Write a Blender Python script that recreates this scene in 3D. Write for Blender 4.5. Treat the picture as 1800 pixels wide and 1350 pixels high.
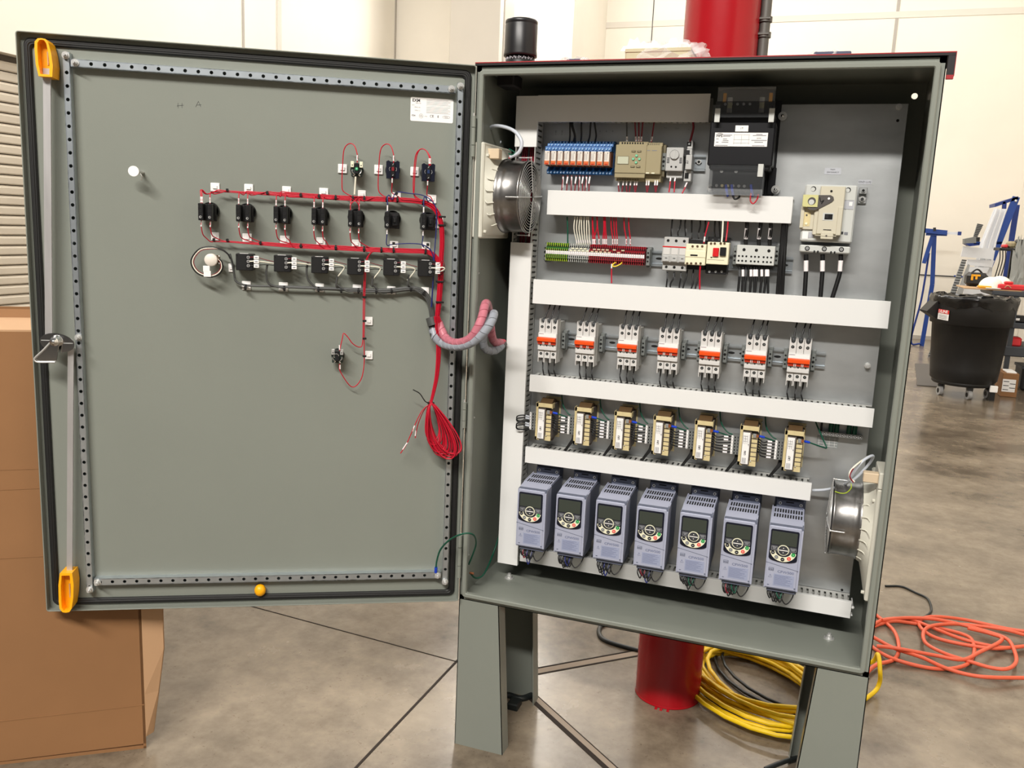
import bpy, bmesh, math, random
from mathutils import Vector, Matrix
random.seed(7)
for _o in list(bpy.data.objects): bpy.data.objects.remove(_o)
scene = bpy.context.scene
COL = scene.collection
V = Vector

# ---------------------------------------------------------------- camera
CAMLOC = V((0.714701, -1.776766, 0.870961))
CR = Matrix(((0.942521554678977, -0.3192614665119642, -0.09861660593507551),
             (0.3314927197862099, 0.9305036237171306, 0.15580623536312652),
             (0.04202018198753202, -0.1795414221006357, 0.9828525739172768)))   # columns: right, forward, up
FPX = 1500.0
cam_data = bpy.data.cameras.new('camera'); cam = bpy.data.objects.new('camera', cam_data); COL.objects.link(cam)
r_, f_, u_ = CR.col[0], CR.col[1], CR.col[2]
cam.matrix_world = Matrix(((r_[0], u_[0], -f_[0], CAMLOC[0]), (r_[1], u_[1], -f_[1], CAMLOC[1]), (r_[2], u_[2], -f_[2], CAMLOC[2]), (0, 0, 0, 1)))
cam_data.sensor_fit = 'HORIZONTAL'; cam_data.sensor_width = 36.0; cam_data.lens = 36.0 * FPX / 1800.0
cam_data.clip_start = 0.02; cam_data.clip_end = 100
scene.camera = cam

# ---------------------------------------------------------------- world, lights, exposure
scene.view_settings.view_transform = 'Standard'; scene.view_settings.look = 'None'
scene.view_settings.gamma = 1.0; scene.view_settings.exposure = 0.0
scene.view_settings.use_curve_mapping = False
world = bpy.data.worlds.new('world'); scene.world = world; world.use_nodes = True
world.node_tree.nodes['Background'].inputs[0].default_value = (1.0, 0.96, 0.90, 1)
_nt = world.node_tree; _bg = _nt.nodes['Background']        # pale ceiling above, dark floor below, seen only as light and reflection
_tc = _nt.nodes.new('ShaderNodeTexCoord'); _sx = _nt.nodes.new('ShaderNodeSeparateXYZ'); _mr = _nt.nodes.new('ShaderNodeMapRange')
_nt.links.new(_tc.outputs['Generated'], _sx.inputs[0]); _nt.links.new(_sx.outputs['Z'], _mr.inputs[0]); _nt.links.new(_mr.outputs[0], _bg.inputs[1])
_mr.inputs[1].default_value = -0.15; _mr.inputs[2].default_value = 0.35; _mr.inputs[3].default_value = 0.03; _mr.inputs[4].default_value = 0.24
def area(name, loc, size, power, col=(1, 0.955, 0.89), target=None):
    d = bpy.data.lights.new(name, 'AREA'); d.shape = 'RECTANGLE'; d.size = size[0]; d.size_y = size[1]
    d.energy = power; d.color = col
    o = bpy.data.objects.new(name, d); COL.objects.link(o); o.location = loc
    if target is not None:
        o.rotation_euler = (V(target) - V(loc)).to_track_quat('-Z', 'Y').to_euler()
    return o
FLOOR = -0.3923
area('high_bay_light_front', (0.35, -5.3, 5.0), (4.2, 0.30), 660, target=(0.9, 0.2, 0.4))
area('high_bay_light_overhead', (0.5, -0.6, 5.6), (7.0, 0.5), 45)
area('high_bay_light_back', (0.5, 4.5, 5.6), (8.0, 0.5), 230)
area('high_bay_light_far', (0.0, 9.0, 5.6), (8.0, 0.5), 215)
area('high_bay_light_right', (4.6, -1.0, 5.3), (0.5, 6.0), 40, target=(2.0, 0.5, 0.0))
area('high_bay_light_left', (-3.4, 3.0, 5.6), (0.5, 7.0), 190)
area('alcove_light', (-3.0, 9.02, 5.5), (1.0, 0.12), 260, target=(-3.0, 9.36, 3.6))

# ---------------------------------------------------------------- materials
def lin(c): return tuple(((x / 255.0) / 12.92 if x / 255.0 <= 0.04045 else ((x / 255.0 + 0.055) / 1.055) ** 2.4) for x in c)
MATS = {}
def mat(name, rgb, rough=0.5, metal=0.0, noise=0.0, nscale=20.0, bump=0.0, bscale=200.0, trans=0.0, alpha=1.0, coat=0.0, emit=None, ior=1.45, stretch=None, spec=None):
    m = bpy.data.materials.new(name); m.use_nodes = True; nt = m.node_tree; b = nt.nodes['Principled BSDF']
    c = lin(rgb) + (1,)
    b.inputs['Base Color'].default_value = c; b.inputs['Roughness'].default_value = rough; b.inputs['Metallic'].default_value = metal
    b.inputs['Transmission Weight'].default_value = trans; b.inputs['Alpha'].default_value = alpha; b.inputs['Coat Weight'].default_value = coat
    b.inputs['IOR'].default_value = ior
    if spec is not None: b.inputs['Specular IOR Level'].default_value = spec
    tc = nt.nodes.new('ShaderNodeTexCoord'); src = tc.outputs['Object']
    if stretch:
        mp = nt.nodes.new('ShaderNodeMapping'); mp.inputs['Scale'].default_value = stretch; nt.links.new(src, mp.inputs[0]); src = mp.outputs[0]
    if noise > 0:
        n = nt.nodes.new('ShaderNodeTexNoise'); n.inputs['Scale'].default_value = nscale; n.inputs['Detail'].default_value = 6
        nt.links.new(src, n.inputs[0])
        r = nt.nodes.new('ShaderNodeValToRGB'); r.color_ramp.elements[0].position = 0.3; r.color_ramp.elements[1].position = 0.7
        r.color_ramp.elements[0].color = tuple(x * (1 - noise) for x in c[:3]) + (1,)
        r.color_ramp.elements[1].color = tuple(min(1, x * (1 + noise)) for x in c[:3]) + (1,)
        nt.links.new(n.outputs[0], r.inputs[0]); nt.links.new(r.outputs[0], b.inputs['Base Color'])
    if bump > 0:
        n2 = nt.nodes.new('ShaderNodeTexNoise'); n2.inputs['Scale'].default_value = bscale; n2.inputs['Detail'].default_value = 3
        nt.links.new(src, n2.inputs[0])
        bp = nt.nodes.new('ShaderNodeBump'); bp.inputs['Strength'].default_value = bump; bp.inputs['Distance'].default_value = 0.002
        nt.links.new(n2.outputs[0], bp.inputs['Height']); nt.links.new(bp.outputs[0], b.inputs['Normal'])
    if emit:
        b.inputs['Emission Color'].default_value = lin(emit) + (1,); b.inputs['Emission Strength'].default_value = 1.0
    MATS[name] = m; return m
mat('enclosure_grey', (128, 132, 124), 0.36, noise=0.03, nscale=3, bump=0.05, bscale=500)
mat('zinc_panel', (186, 189, 190), 0.40, 0.80, noise=0.12, nscale=9, bump=0.03, stretch=(1, 1, 2.2))
mat('gasket', (28, 28, 28), 0.55)
mat('galv', (200, 208, 214), 0.30, 0.85, noise=0.06, nscale=40)
mat('rod_steel', (190, 188, 188), 0.38, 0.55, noise=0.10, nscale=60, stretch=(1, 1, .1))
mat('chrome', (225, 225, 225), 0.12, 1.0)
mat('bright_steel', (214, 214, 212), 0.28, 0.6)
mat('hole', (8, 8, 8), 0.8)
mat('yellow_plastic', (250, 175, 12), 0.4)
mat('duct_white', (224, 224, 222), 0.45)
mat('duct_base', (176, 176, 172), 0.5)
mat('black', (22, 22, 23), 0.45)
mat('black_satin', (26, 26, 28), 0.35)
mat('black_wire', (20, 20, 21), 0.4)
mat('dark_grey', (62, 64, 66), 0.5)
mat('red_wire', (186, 18, 44), 0.36)
mat('dark_red_wire', (120, 14, 34), 0.4)
mat('red_core', (196, 60, 80), 0.4)
mat('blue_wire', (28, 38, 105), 0.4)
mat('green_wire', (10, 78, 58), 0.4)
mat('white_wire', (232, 228, 210), 0.4)
mat('grey_cable', (74, 75, 74), 0.45)
mat('marker', (238, 232, 232), 0.5)
mat('yellow_wire', (240, 205, 60), 0.4)
mat('label_white', (236, 234, 232), 0.5)
mat('label_grey', (176, 178, 184), 0.5)
mat('ink', (40, 40, 44), 0.6)
mat('ink_grey', (120, 122, 128), 0.6)
mat('breaker_grey', (205, 203, 200), 0.45)
mat('breaker_side', (186, 185, 180), 0.5)
mat('orange', (238, 82, 24), 0.4)
mat('orange_dark', (176, 44, 12), 0.45)
mat('clamp_grey', (118, 122, 120), 0.5)
mat('gold', (222, 206, 158), 0.4, 0.25, noise=0.08, nscale=60)
mat('coil', (82, 62, 38), 0.5)
mat('core_dark', (92, 84, 78), 0.5)
mat('terminal_grey', (122, 124, 122), 0.5)
mat('crimp_blue', (22, 62, 190), 0.4)
mat('copper', (205, 130, 90), 0.3, 0.8)
mat('drive_blue', (163, 167, 186), 0.42)
mat('drive_dark', (94, 100, 118), 0.5)
mat('bezel', (16, 20, 36), 0.3)
mat('screen', (58, 64, 58), 0.25)
mat('key_face', (58, 60, 64), 0.4)
mat('cream', (228, 226, 200), 0.5)
mat('key_red', (226, 62, 44), 0.4)
mat('key_green', (28, 152, 72), 0.4)
mat('drive_ink', (104, 112, 142), 0.5)
mat('drive_label', (150, 157, 182), 0.5)
mat('relay_blue', (28, 88, 150), 0.45)
mat('relay_blue_light', (84, 146, 206), 0.45)
mat('relay_navy', (12, 40, 84), 0.5)
mat('relay_white', (222, 214, 204), 0.5)
mat('relay_brown', (110, 62, 38), 0.5)
mat('relay_orange', (206, 104, 52), 0.5)
mat('plc_tan', (152, 141, 110), 0.5)
mat('plc_dark', (110, 102, 80), 0.5)
mat('lcd', (188, 190, 168), 0.35)
mat('key_mint', (120, 200, 160), 0.4)
mat('device_grey', (178, 178, 176), 0.5)
mat('xfmr_black', (24, 24, 27), 0.32)
mat('clear', (225, 230, 235), 0.05, trans=0.0, alpha=0.10, spec=0.6)
mat('smoke', (70, 72, 74), 0.1, alpha=0.38)
mat('ivory', (232, 226, 196), 0.45)
mat('btn_red', (205, 30, 34), 0.35)
mat('mccb_grey', (196, 198, 194), 0.45)
mat('mccb_cream', (206, 200, 180), 0.4, 0.15)
mat('brass_plate', (226, 222, 160), 0.35, 0.4)
mat('lever_dark', (92, 88, 86), 0.4, 0.4)
mat('tb_green', (44, 96, 40), 0.5)
mat('tb_yellow', (176, 200, 50), 0.5)
mat('tb_grey', (150, 152, 148), 0.5)
mat('tb_red', (120, 16, 28), 0.45)
mat('tb_red_light', (168, 36, 46), 0.45)
mat('fan_plastic', (205, 203, 190), 0.5)
mat('fan_metal', (138, 136, 134), 0.32, 0.95, noise=0.3, nscale=26, bump=0.08, bscale=60)
mat('fan_black', (18, 18, 18), 0.5)
mat('terminal_beige', (206, 186, 158), 0.5)
mat('spiral_grey', (198, 203, 212), 0.22)
mat('spiral_pink', (236, 156, 172), 0.22)
mat('cap_red', (150, 24, 30), 0.5)
mat('cap_black', (22, 18, 20), 0.6)
mat('column_red', (158, 16, 26), 0.25, noise=0.05, nscale=4, bump=0.25, bscale=18)
mat('conduit', (92, 90, 86), 0.45, 0.3)
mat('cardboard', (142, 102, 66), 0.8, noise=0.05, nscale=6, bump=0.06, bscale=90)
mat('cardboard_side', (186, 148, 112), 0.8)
mat('cable_yellow', (222, 184, 12), 0.45, noise=0.12, nscale=30)
mat('cable_orange', (212, 92, 62), 0.45)
mat('cable_black', (30, 34, 34), 0.45)
mat('can_black', (24, 24, 25), 0.5, bump=0.03)
mat('bag_black', (14, 14, 15), 0.2, bump=0.8, bscale=30)
mat('caster', (150, 150, 150), 0.5)
mat('sticker_red', (214, 40, 36), 0.5)
mat('ladder_blue', (24, 62, 138), 0.45)
mat('ladder_navy', (20, 48, 120), 0.45)
mat('alu', (176, 178, 178), 0.35, 0.6)
mat('white_sheet', (226, 228, 232), 0.4)
mat('hat_white', (240, 236, 226), 0.35)
mat('tool_red', (206, 42, 48), 0.4)
mat('amber', (226, 158, 20), 0.5)
mat('wood', (186, 154, 118), 0.6)
mat('cart_grey', (56, 60, 66), 0.5)
mat('mat_grey', (96, 92, 88), 0.9)
mat('bag_plastic', (244, 244, 244), 0.12, alpha=0.30, bump=1.0, bscale=60)
mat('box_beige', (188, 182, 150), 0.5)
mat('paper', (248, 246, 244), 0.5)
mat('bag_ink', (70, 76, 98), 0.4)
mat('joint_dark', (40, 31, 25), 0.9)
mat('joint_fill', (148, 134, 119), 0.8)
mat('shutter', (186, 176, 160), 0.55, noise=0.05, nscale=4)
mat('shutter_dark', (96, 88, 80), 0.7)
mat('led_green', (30, 120, 70), 0.4)
mat('pcb', (40, 52, 48), 0.5)
mat('gnd_foil', (196, 204, 204), 0.25, 0.3, alpha=0.35)
mat('wall_mark', (170, 164, 156), 0.8)
mat('wall_band', (214, 208, 198), 0.8)

def wall_mat(name, rgb):
    m = mat(name, rgb, 0.85); nt = m.node_tree; b = nt.nodes['Principled BSDF']
    tc = nt.nodes.new('ShaderNodeTexCoord'); n = nt.nodes.new('ShaderNodeTexNoise'); n.inputs['Scale'].default_value = 0.7; n.inputs['Detail'].default_value = 4
    nt.links.new(tc.outputs['Object'], n.inputs[0]); r = nt.nodes.new('ShaderNodeValToRGB')
    c = lin(rgb); r.color_ramp.elements[0].position = .3; r.color_ramp.elements[1].position = .7
    r.color_ramp.elements[0].color = tuple(x * .93 for x in c) + (1,); r.color_ramp.elements[1].color = tuple(min(1, x * 1.03) for x in c) + (1,)
    nt.links.new(n.outputs[0], r.inputs[0]); nt.links.new(r.outputs[0], b.inputs['Base Color']); return m
wall_mat('wall_paint', (232, 226, 214))
wall_mat('pier_shade_and_seam', (208, 202, 192))  # greyer than wall_paint: the pier's shade put into its colour; seam strip shares it
def floor_mat():
    m = mat('concrete', (150, 142, 130), 0.35); nt = m.node_tree; b = nt.nodes['Principled BSDF']
    tc = nt.nodes.new('ShaderNodeTexCoord')
    def nz(sc, det=8, rough=.6):
        n = nt.nodes.new('ShaderNodeTexNoise'); n.inputs['Scale'].default_value = sc; n.inputs['Detail'].default_value = det; n.inputs['Roughness'].default_value = rough
        nt.links.new(tc.outputs['Object'], n.inputs[0]); return n
    a = nz(1.6); c = nz(9, 10, .7); d = nz(70, 4, .7)
    r = nt.nodes.new('ShaderNodeValToRGB'); e = r.color_ramp.elements
    e[0].position = .36; e[0].color = lin((74, 64, 53)) + (1,); e[1].position = .68; e[1].color = lin((152, 138, 119)) + (1,)
    mm = nt.nodes.new('ShaderNodeMix'); mm.data_type = 'FLOAT'; mm.inputs[0].default_value = .42
    nt.links.new(a.outputs[0], mm.inputs[2]); nt.links.new(c.outputs[0], mm.inputs[3])
    nt.links.new(mm.outputs[0], r.inputs[0])
    sp = nt.nodes.new('ShaderNodeValToRGB'); sp.color_ramp.elements[0].position = .27; sp.color_ramp.elements[0].color = (.55, .5, .46, 1); sp.color_ramp.elements[1].position = .38; sp.color_ramp.elements[1].color = (1, 1, 1, 1)
    nt.links.new(d.outputs[0], sp.inputs[0])
    mx = nt.nodes.new('ShaderNodeMix'); mx.data_type = 'RGBA'; mx.blend_type = 'MULTIPLY'; mx.inputs[0].default_value = 1
    nt.links.new(r.outputs[0], mx.inputs[6]); nt.links.new(sp.outputs[0], mx.inputs[7]); nt.links.new(mx.outputs[2], b.inputs['Base Color'])
    rr = nt.nodes.new('ShaderNodeMapRange'); rr.inputs[3].default_value = .10; rr.inputs[4].default_value = .38
    nt.links.new(a.outputs[0], rr.inputs[0]); nt.links.new(rr.outputs[0], b.inputs['Roughness'])
    bp = nt.nodes.new('ShaderNodeBump'); bp.inputs['Strength'].default_value = .12; bp.inputs['Distance'].default_value = .002
    nt.links.new(c.outputs[0], bp.inputs['Height']); nt.links.new(bp.outputs[0], b.inputs['Normal'])
floor_mat()

# ---------------------------------------------------------------- measuring helpers (a sight line met with a known plane)
def ray(px, py): return CR @ V(((px - 900) / FPX, 1.0, -(py - 675) / FPX))
def PX(px, py, y): d = ray(px, py); return CAMLOC + d * ((y - CAMLOC.y) / d.y)
def FL(px, py, h=0.0): d = ray(px, py); return CAMLOC + d * ((FLOOR + h - CAMLOC.z) / d.z)
def WX(px, py, x): d = ray(px, py); return CAMLOC + d * ((x - CAMLOC.x) / d.x)
# the open door's own frame: x to the right along it, y away into it, z up
DU = V((0.880648, 0.473766, -0.002328)); DZ = V((-0.00129, 0.007311, 0.999972)); DO = V((-0.004229, -0.006782, -0.008889))
DN = DZ.cross(DU)
DOOR = Matrix(((DU[0], DN[0], DZ[0], DO[0]), (DU[1], DN[1], DZ[1], DO[1]), (DU[2], DN[2], DZ[2], DO[2]), (0, 0, 0, 1)))
def DX(px, py, yd):
    d = ray(px, py); o = DO + DN * yd; q = CAMLOC + d * ((o - CAMLOC).dot(DN) / d.dot(DN)) - DO
    return V((q.dot(DU), yd, q.dot(DZ)))
I4 = Matrix.Identity(4)

# ---------------------------------------------------------------- mesh builder
def catmull(pts, res):
    pts = [V(p) for p in pts]
    if len(pts) < 3 or res <= 1: return pts
    P = [pts[0] * 2 - pts[1]] + pts + [pts[-1] * 2 - pts[-2]]; out = []
    for i in range(1, len(P) - 2):
        a, b, c, d = P[i - 1], P[i], P[i + 1], P[i + 2]
        for k in range(res):
            t = k / res
            out.append(0.5 * ((2 * b) + (c - a) * t + (2 * a - 5 * b + 4 * c - d) * t * t + (3 * b - a - 3 * c + d) * t ** 3))
    out.append(pts[-1]); return out
class MB:
    def __init__(s): s.v = []; s.f = []; s.m = []; s.s = []; s.mats = []; s.g = []
    def mi(s, n):
        if n not in s.mats: s.mats.append(n)
        return s.mats.index(n)
    def add(s, vs, fs, m, smooth=False):
        o = len(s.v); s.v += [tuple(p) for p in vs]; k = s.mi(m); s.g.append((o, len(s.v), len(s.f), len(s.f) + len(fs)))
        for f in fs: s.f.append(tuple(i + o for i in f)); s.m.append(k); s.s.append(smooth)
        return s
    def box(s, x0, x1, y0, y1, z0, z1, m, b=0.0):
        if x0 > x1: x0, x1 = x1, x0
        if y0 > y1: y0, y1 = y1, y0
        if z0 > z1: z0, z1 = z1, z0
        if b <= 0:
            vs = [(x, y, z) for x in (x0, x1) for y in (y0, y1) for z in (z0, z1)]
            return s.add(vs, [(0, 1, 3, 2), (4, 6, 7, 5), (0, 4, 5, 1), (2, 3, 7, 6), (0, 2, 6, 4), (1, 5, 7, 3)], m)
        b = min(b, (x1 - x0) * .49, (y1 - y0) * .49, (z1 - z0) * .49)
        c = ((x0 + x1) / 2, (y0 + y1) / 2, (z0 + z1) / 2); h = ((x1 - x0) / 2, (y1 - y0) / 2, (z1 - z0) / 2)
        vs = []; ix = {}
        for sx in (-1, 1):
            for sy in (-1, 1):
                for sz in (-1, 1):
                    sg = (sx, sy, sz)
                    for a in range(3):
                        ix[(sg, a)] = len(vs); vs.append(tuple(c[k] + sg[k] * (h[k] if k == a else h[k] - b) for k in range(3)))
        fs = []
        for a in range(3):
            p, q = [k for k in range(3) if k != a]
            for sa in (-1, 1):
                def g(sp, sq): t = [0, 0, 0]; t[a] = sa; t[p] = sp; t[q] = sq; return ix[(tuple(t), a)]
                fs.append((g(-1, -1), g(1, -1), g(1, 1), g(-1, 1)))
        for a in range(3):
            p, q = [k for k in range(3) if k != a]
            for sp in (-1, 1):
                for sq in (-1, 1):
                    def g2(sa, ax): t = [0, 0, 0]; t[a] = sa; t[p] = sp; t[q] = sq; return ix[(tuple(t), ax)]
                    fs.append((g2(-1, p), g2(1, p), g2(1, q), g2(-1, q)))
        for sx in (-1, 1):
            for sy in (-1, 1):
                for sz in (-1, 1): fs.append(tuple(ix[((sx, sy, sz), a)] for a in range(3)))
        return s.add(vs, fs, m)
    def prism(s, pts, c0, c1, ax, m, smooth=False):
        def mk(p, c): return {'xz': (p[0], c, p[1]), 'yz': (c, p[0], p[1]), 'xy': (p[0], p[1], c)}[ax]
        n = len(pts); A = [mk(p, c0) for p in pts]; B = [mk(p, c1) for p in pts]
        s.add(A + B, [(i, (i + 1) % n, (i + 1) % n + n, i + n) for i in range(n)] + [tuple(range(n)), tuple(range(n, 2 * n))], m, smooth); return s
    def cyl(s, p0, p1, r, m, n=16, r2=None, caps=True, m2=None):
        p0, p1 = V(p0), V(p1); r2 = r if r2 is None else r2; d = (p1 - p0).normalized()
        a = d.orthogonal().normalized(); b = d.cross(a)
        A = [p0 + (a * math.cos(2 * math.pi * i / n) + b * math.sin(2 * math.pi * i / n)) * r for i in range(n)]
        B = [p1 + (a * math.cos(2 * math.pi * i / n) + b * math.sin(2 * math.pi * i / n)) * r2 for i in range(n)]
        s.add(A + B, [(i, (i + 1) % n, (i + 1) % n + n, i + n) for i in range(n)], m, True)
        if caps: s.add(A, [tuple(range(n))], m); s.add(B, [tuple(range(n))], m2 or m)
        return s
    def lathe(s, prof, c, axis, m, n=24, a0=0, a1=2 * math.pi, smooth=True):
        c = V(c); d = V(axis).normalized(); a = d.orthogonal().normalized(); b = d.cross(a); full = abs(a1 - a0 - 2 * math.pi) < 1e-6
        k = n if full else n + 1; vs = []
        for (r, h) in prof:
            for i in range(k):
                t = a0 + (a1 - a0) * i / n; vs.append(c + d * h + (a * math.cos(t) + b * math.sin(t)) * r)
        fs = []
        for j in range(len(prof) - 1):
            for i in range(n):
                i2 = (i + 1) % k; fs.append((j * k + i, j * k + i2, (j + 1) * k + i2, (j + 1) * k + i))
        return s.add(vs, fs, m, smooth)
    def tube(s, pts, r, m, n=8, res=5, closed=False, caps=True):
        P = catmull(pts, res) if not closed else [V(p) for p in pts]
        L = len(P)
        if L < 2: return s
        T = []
        for i in range(L):
            if closed: t = P[(i + 1) % L] - P[i - 1]
            else: t = P[min(i + 1, L - 1)] - P[max(i - 1, 0)]
            T.append(t.normalized() if t.length > 1e-9 else V((0, 0, 1)))
        a = T[0].orthogonal().normalized(); vs = []
        for i in range(L):
            a = (a - T[i] * a.dot(T[i])); a = a.normalized() if a.length > 1e-6 else T[i].orthogonal().normalized(); b = T[i].cross(a)
            rr = r(i / (L - 1)) if callable(r) else r
            vs += [P[i] + (a * math.cos(2 * math.pi * k / n) + b * math.sin(2 * math.pi * k / n)) * rr for k in range(n)]
        fs = []
        for i in range(L if closed else L - 1):
            j = (i + 1) % L
            for k in range(n): fs.append((i * n + k, i * n + (k + 1) % n, j * n + (k + 1) % n, j * n + k))
        s.add(vs, fs, m, True)
        if caps and not closed: s.add(vs[:n], [tuple(range(n))], m); s.add(vs[-n:], [tuple(range(n))], m)
        return s
    def sphere(s, c, r, m, n=16, k=10, sc=(1, 1, 1), t0=0, t1=math.pi):
        vs = []; fs = []
        for j in range(k + 1):
            t = t0 + (t1 - t0) * j / k
            for i in range(n):
                p = 2 * math.pi * i / n; vs.append((c[0] + r * sc[0] * math.sin(t) * math.cos(p), c[1] + r * sc[1] * math.sin(t) * math.sin(p), c[2] + r * sc[2] * math.cos(t)))
        for j in range(k):
            for i in range(n): fs.append((j * n + i, j * n + (i + 1) % n, (j + 1) * n + (i + 1) % n, (j + 1) * n + i))
        return s.add(vs, fs, m, True)
    def slab(s, quad, d, m):            # four points pushed along d
        q = [V(p) for p in quad]; d = V(d); n = len(q)
        return s.add(q + [p + d for p in q], [tuple(range(n)), tuple(range(n, 2 * n))] + [(i, (i + 1) % n, (i + 1) % n + n, i + n) for i in range(n)], m)
    def disc(s, c, r, y1, m, n=16): return s.cyl((c[0], c[1], c[2]), (c[0], y1, c[2]), r, m, n)
    def text(s, t, size, c, m, ext=0.0003, align='CENTER', M=None, bold=0.0, sx=1.0):
        k = (t, align, bold)
        if k not in TXT:
            cu = bpy.data.curves.new('t', 'FONT'); cu.body = t; cu.size = 1; cu.align_x = align; cu.align_y = 'CENTER'; cu.offset = bold; cu.resolution_u = 2
            ob = bpy.data.objects.new('t', cu); COL.objects.link(ob); bpy.context.view_layer.update()
            me = bpy.data.meshes.new_from_object(ob.evaluated_get(bpy.context.evaluated_depsgraph_get()))
            TXT[k] = ([tuple(v.co) for v in me.vertices], [tuple(p.vertices) for p in me.polygons])
            bpy.data.objects.remove(ob); bpy.data.curves.remove(cu); bpy.data.meshes.remove(me)
        vs, fs = TXT[k]
        M = M or I4; c = V(c)
        s.add([c + M.to_3x3() @ V((x * size * sx, -ext, y * size)) for x, y, z in vs], fs, m); return s
    def merge(s, o, M=I4):
        off = len(s.v); s.v += [tuple(M @ V(p)) for p in o.v]
        for f, k, sm in zip(o.f, o.m, o.s): s.f.append(tuple(i + off for i in f)); s.m.append(s.mi(o.mats[k])); s.s.append(sm)
        return s
    def mesh(s, name, origin=(0, 0, 0)):
        o = V(origin); me = bpy.data.meshes.new(name)
        me.from_pydata([tuple(V(p) - o) for p in s.v], [], s.f)
        for n in s.mats: me.materials.append(MATS[n])
        for p, k, sm in zip(me.polygons, s.m, s.s): p.material_index = k; p.use_smooth = sm
        bm = bmesh.new(); bm.from_mesh(me); bmesh.ops.recalc_face_normals(bm, faces=bm.faces); bm.to_mesh(me); bm.free()
        me.update(); return me
TXT = {}
FINE = {'screw', 'screw_hole', 'terminal_screw', 'rib', 'bolt_hole', 'drilled_hole'}; COARSE = {'label', 'panel_label', 'terminal', 'terminal_opening', 'base_tab', 'pencil_mark', 'winding'}
def islands(mb, least):
    G = []
    for (a, b, c, d) in mb.g:
        if b <= a: continue
        P = mb.v[a:b]; G.append([[min(p[i] for p in P) for i in range(3)], [max(p[i] for p in P) for i in range(3)], [(a, b, c, d)]])
    ch = True
    while ch:
        ch = False
        for i in range(len(G)):
            for j in range(i + 1, len(G)):
                gap = math.sqrt(sum(max(0, G[i][0][k] - G[j][1][k], G[j][0][k] - G[i][1][k]) ** 2 for k in range(3)))
                sz = max(max(g[1][k] - g[0][k] for k in range(3)) for g in (G[i], G[j]))
                if gap <= (least if least < .01 else max(least, .5 * sz)):
                    G[i] = [[min(G[i][0][k], G[j][0][k]) for k in range(3)], [max(G[i][1][k], G[j][1][k]) for k in range(3)], G[i][2] + G[j][2]]; G.pop(j); ch = True; break
            if ch: break
    out = []
    for g in G:
        n = MB()
        for (a, b, c, d) in g[2]:
            for f in range(c, d): pass
            n_f = [tuple(i - a for i in mb.f[f]) for f in range(c, d)]; o = len(n.v); n.v += mb.v[a:b]
            for f, q in zip(range(c, d), n_f): n.f.append(tuple(i + o for i in q)); n.m.append(n.mi(mb.mats[mb.m[f]])); n.s.append(mb.s[f])
        out.append(n)
    return out
class Thing:
    def __init__(s, name, label, cat, origin=(0, 0, 0), frame=None, group=None):
        s.origin = V(origin); s.frame = frame or I4
        s.o = bpy.data.objects.new(name, None); s.o.empty_display_size = 0.02; COL.objects.link(s.o)
        s.o.matrix_world = s.frame @ Matrix.Translation(s.origin)
        s.o['label'] = label; s.o['category'] = cat
        if group: s.o['group'] = group
    def part(s, name, mb, label=None, parent=None, kind=None):
        if (name in FINE or name in COARSE) and len(mb.g) > 1:
            r = None
            for q in islands(mb, .0004 if name in FINE else .02): r = s.part_(name, q, label, parent, kind)
            return r
        return s.part_(name, mb, label, parent, kind)
    def part_(s, name, mb, label=None, parent=None, kind=None):
        ob = bpy.data.objects.new(name, mb.mesh(name, s.origin)); COL.objects.link(ob); ob.parent = parent or s.o
        if label: ob['label'] = label
        if kind: ob['kind'] = kind
        return ob
def solo(name, mb, label, cat, origin=None, frame=None, group=None, kind=None):
    frame = frame or I4
    if origin is None:
        n = len(mb.v); lo = [min(p[i] for p in mb.v) for i in range(3)]; hi = [max(p[i] for p in mb.v) for i in range(3)]
        origin = V(((lo[0] + hi[0]) / 2, (lo[1] + hi[1]) / 2, lo[2]))
    ob = bpy.data.objects.new(name, mb.mesh(name, origin)); COL.objects.link(ob)
    ob.matrix_world = frame @ Matrix.Translation(V(origin))
    if label: ob['label'] = label
    if cat: ob['category'] = cat
    if group: ob['group'] = group
    if kind: ob['kind'] = kind
    return ob
def struct(name, mb): return solo(name, mb, None, None, origin=(0, 0, 0), kind='structure')
def dup(root, M, label, group=None):
    r = root.copy(); COL.objects.link(r); r.matrix_world = M; r['label'] = label
    if group: r['group'] = group
    for ch in list(root.children):
        c = ch.copy(); COL.objects.link(c); c.parent = r
        for g in list(ch.children):
            d = g.copy(); COL.objects.link(d); d.parent = c
    return r
TH7 = ['first', 'second', 'third', 'fourth', 'fifth', 'sixth', 'seventh', 'eighth', 'ninth', 'tenth', 'eleventh', 'twelfth', 'thirteenth', 'fourteenth', 'fifteenth', 'sixteenth', 'seventeenth', 'eighteenth', 'nineteenth', 'twentieth', 'twenty-first', 'twenty-second', 'twenty-third', 'twenty-fourth', 'twenty-fifth', 'twenty-sixth']
PAN = 0.1987

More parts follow.
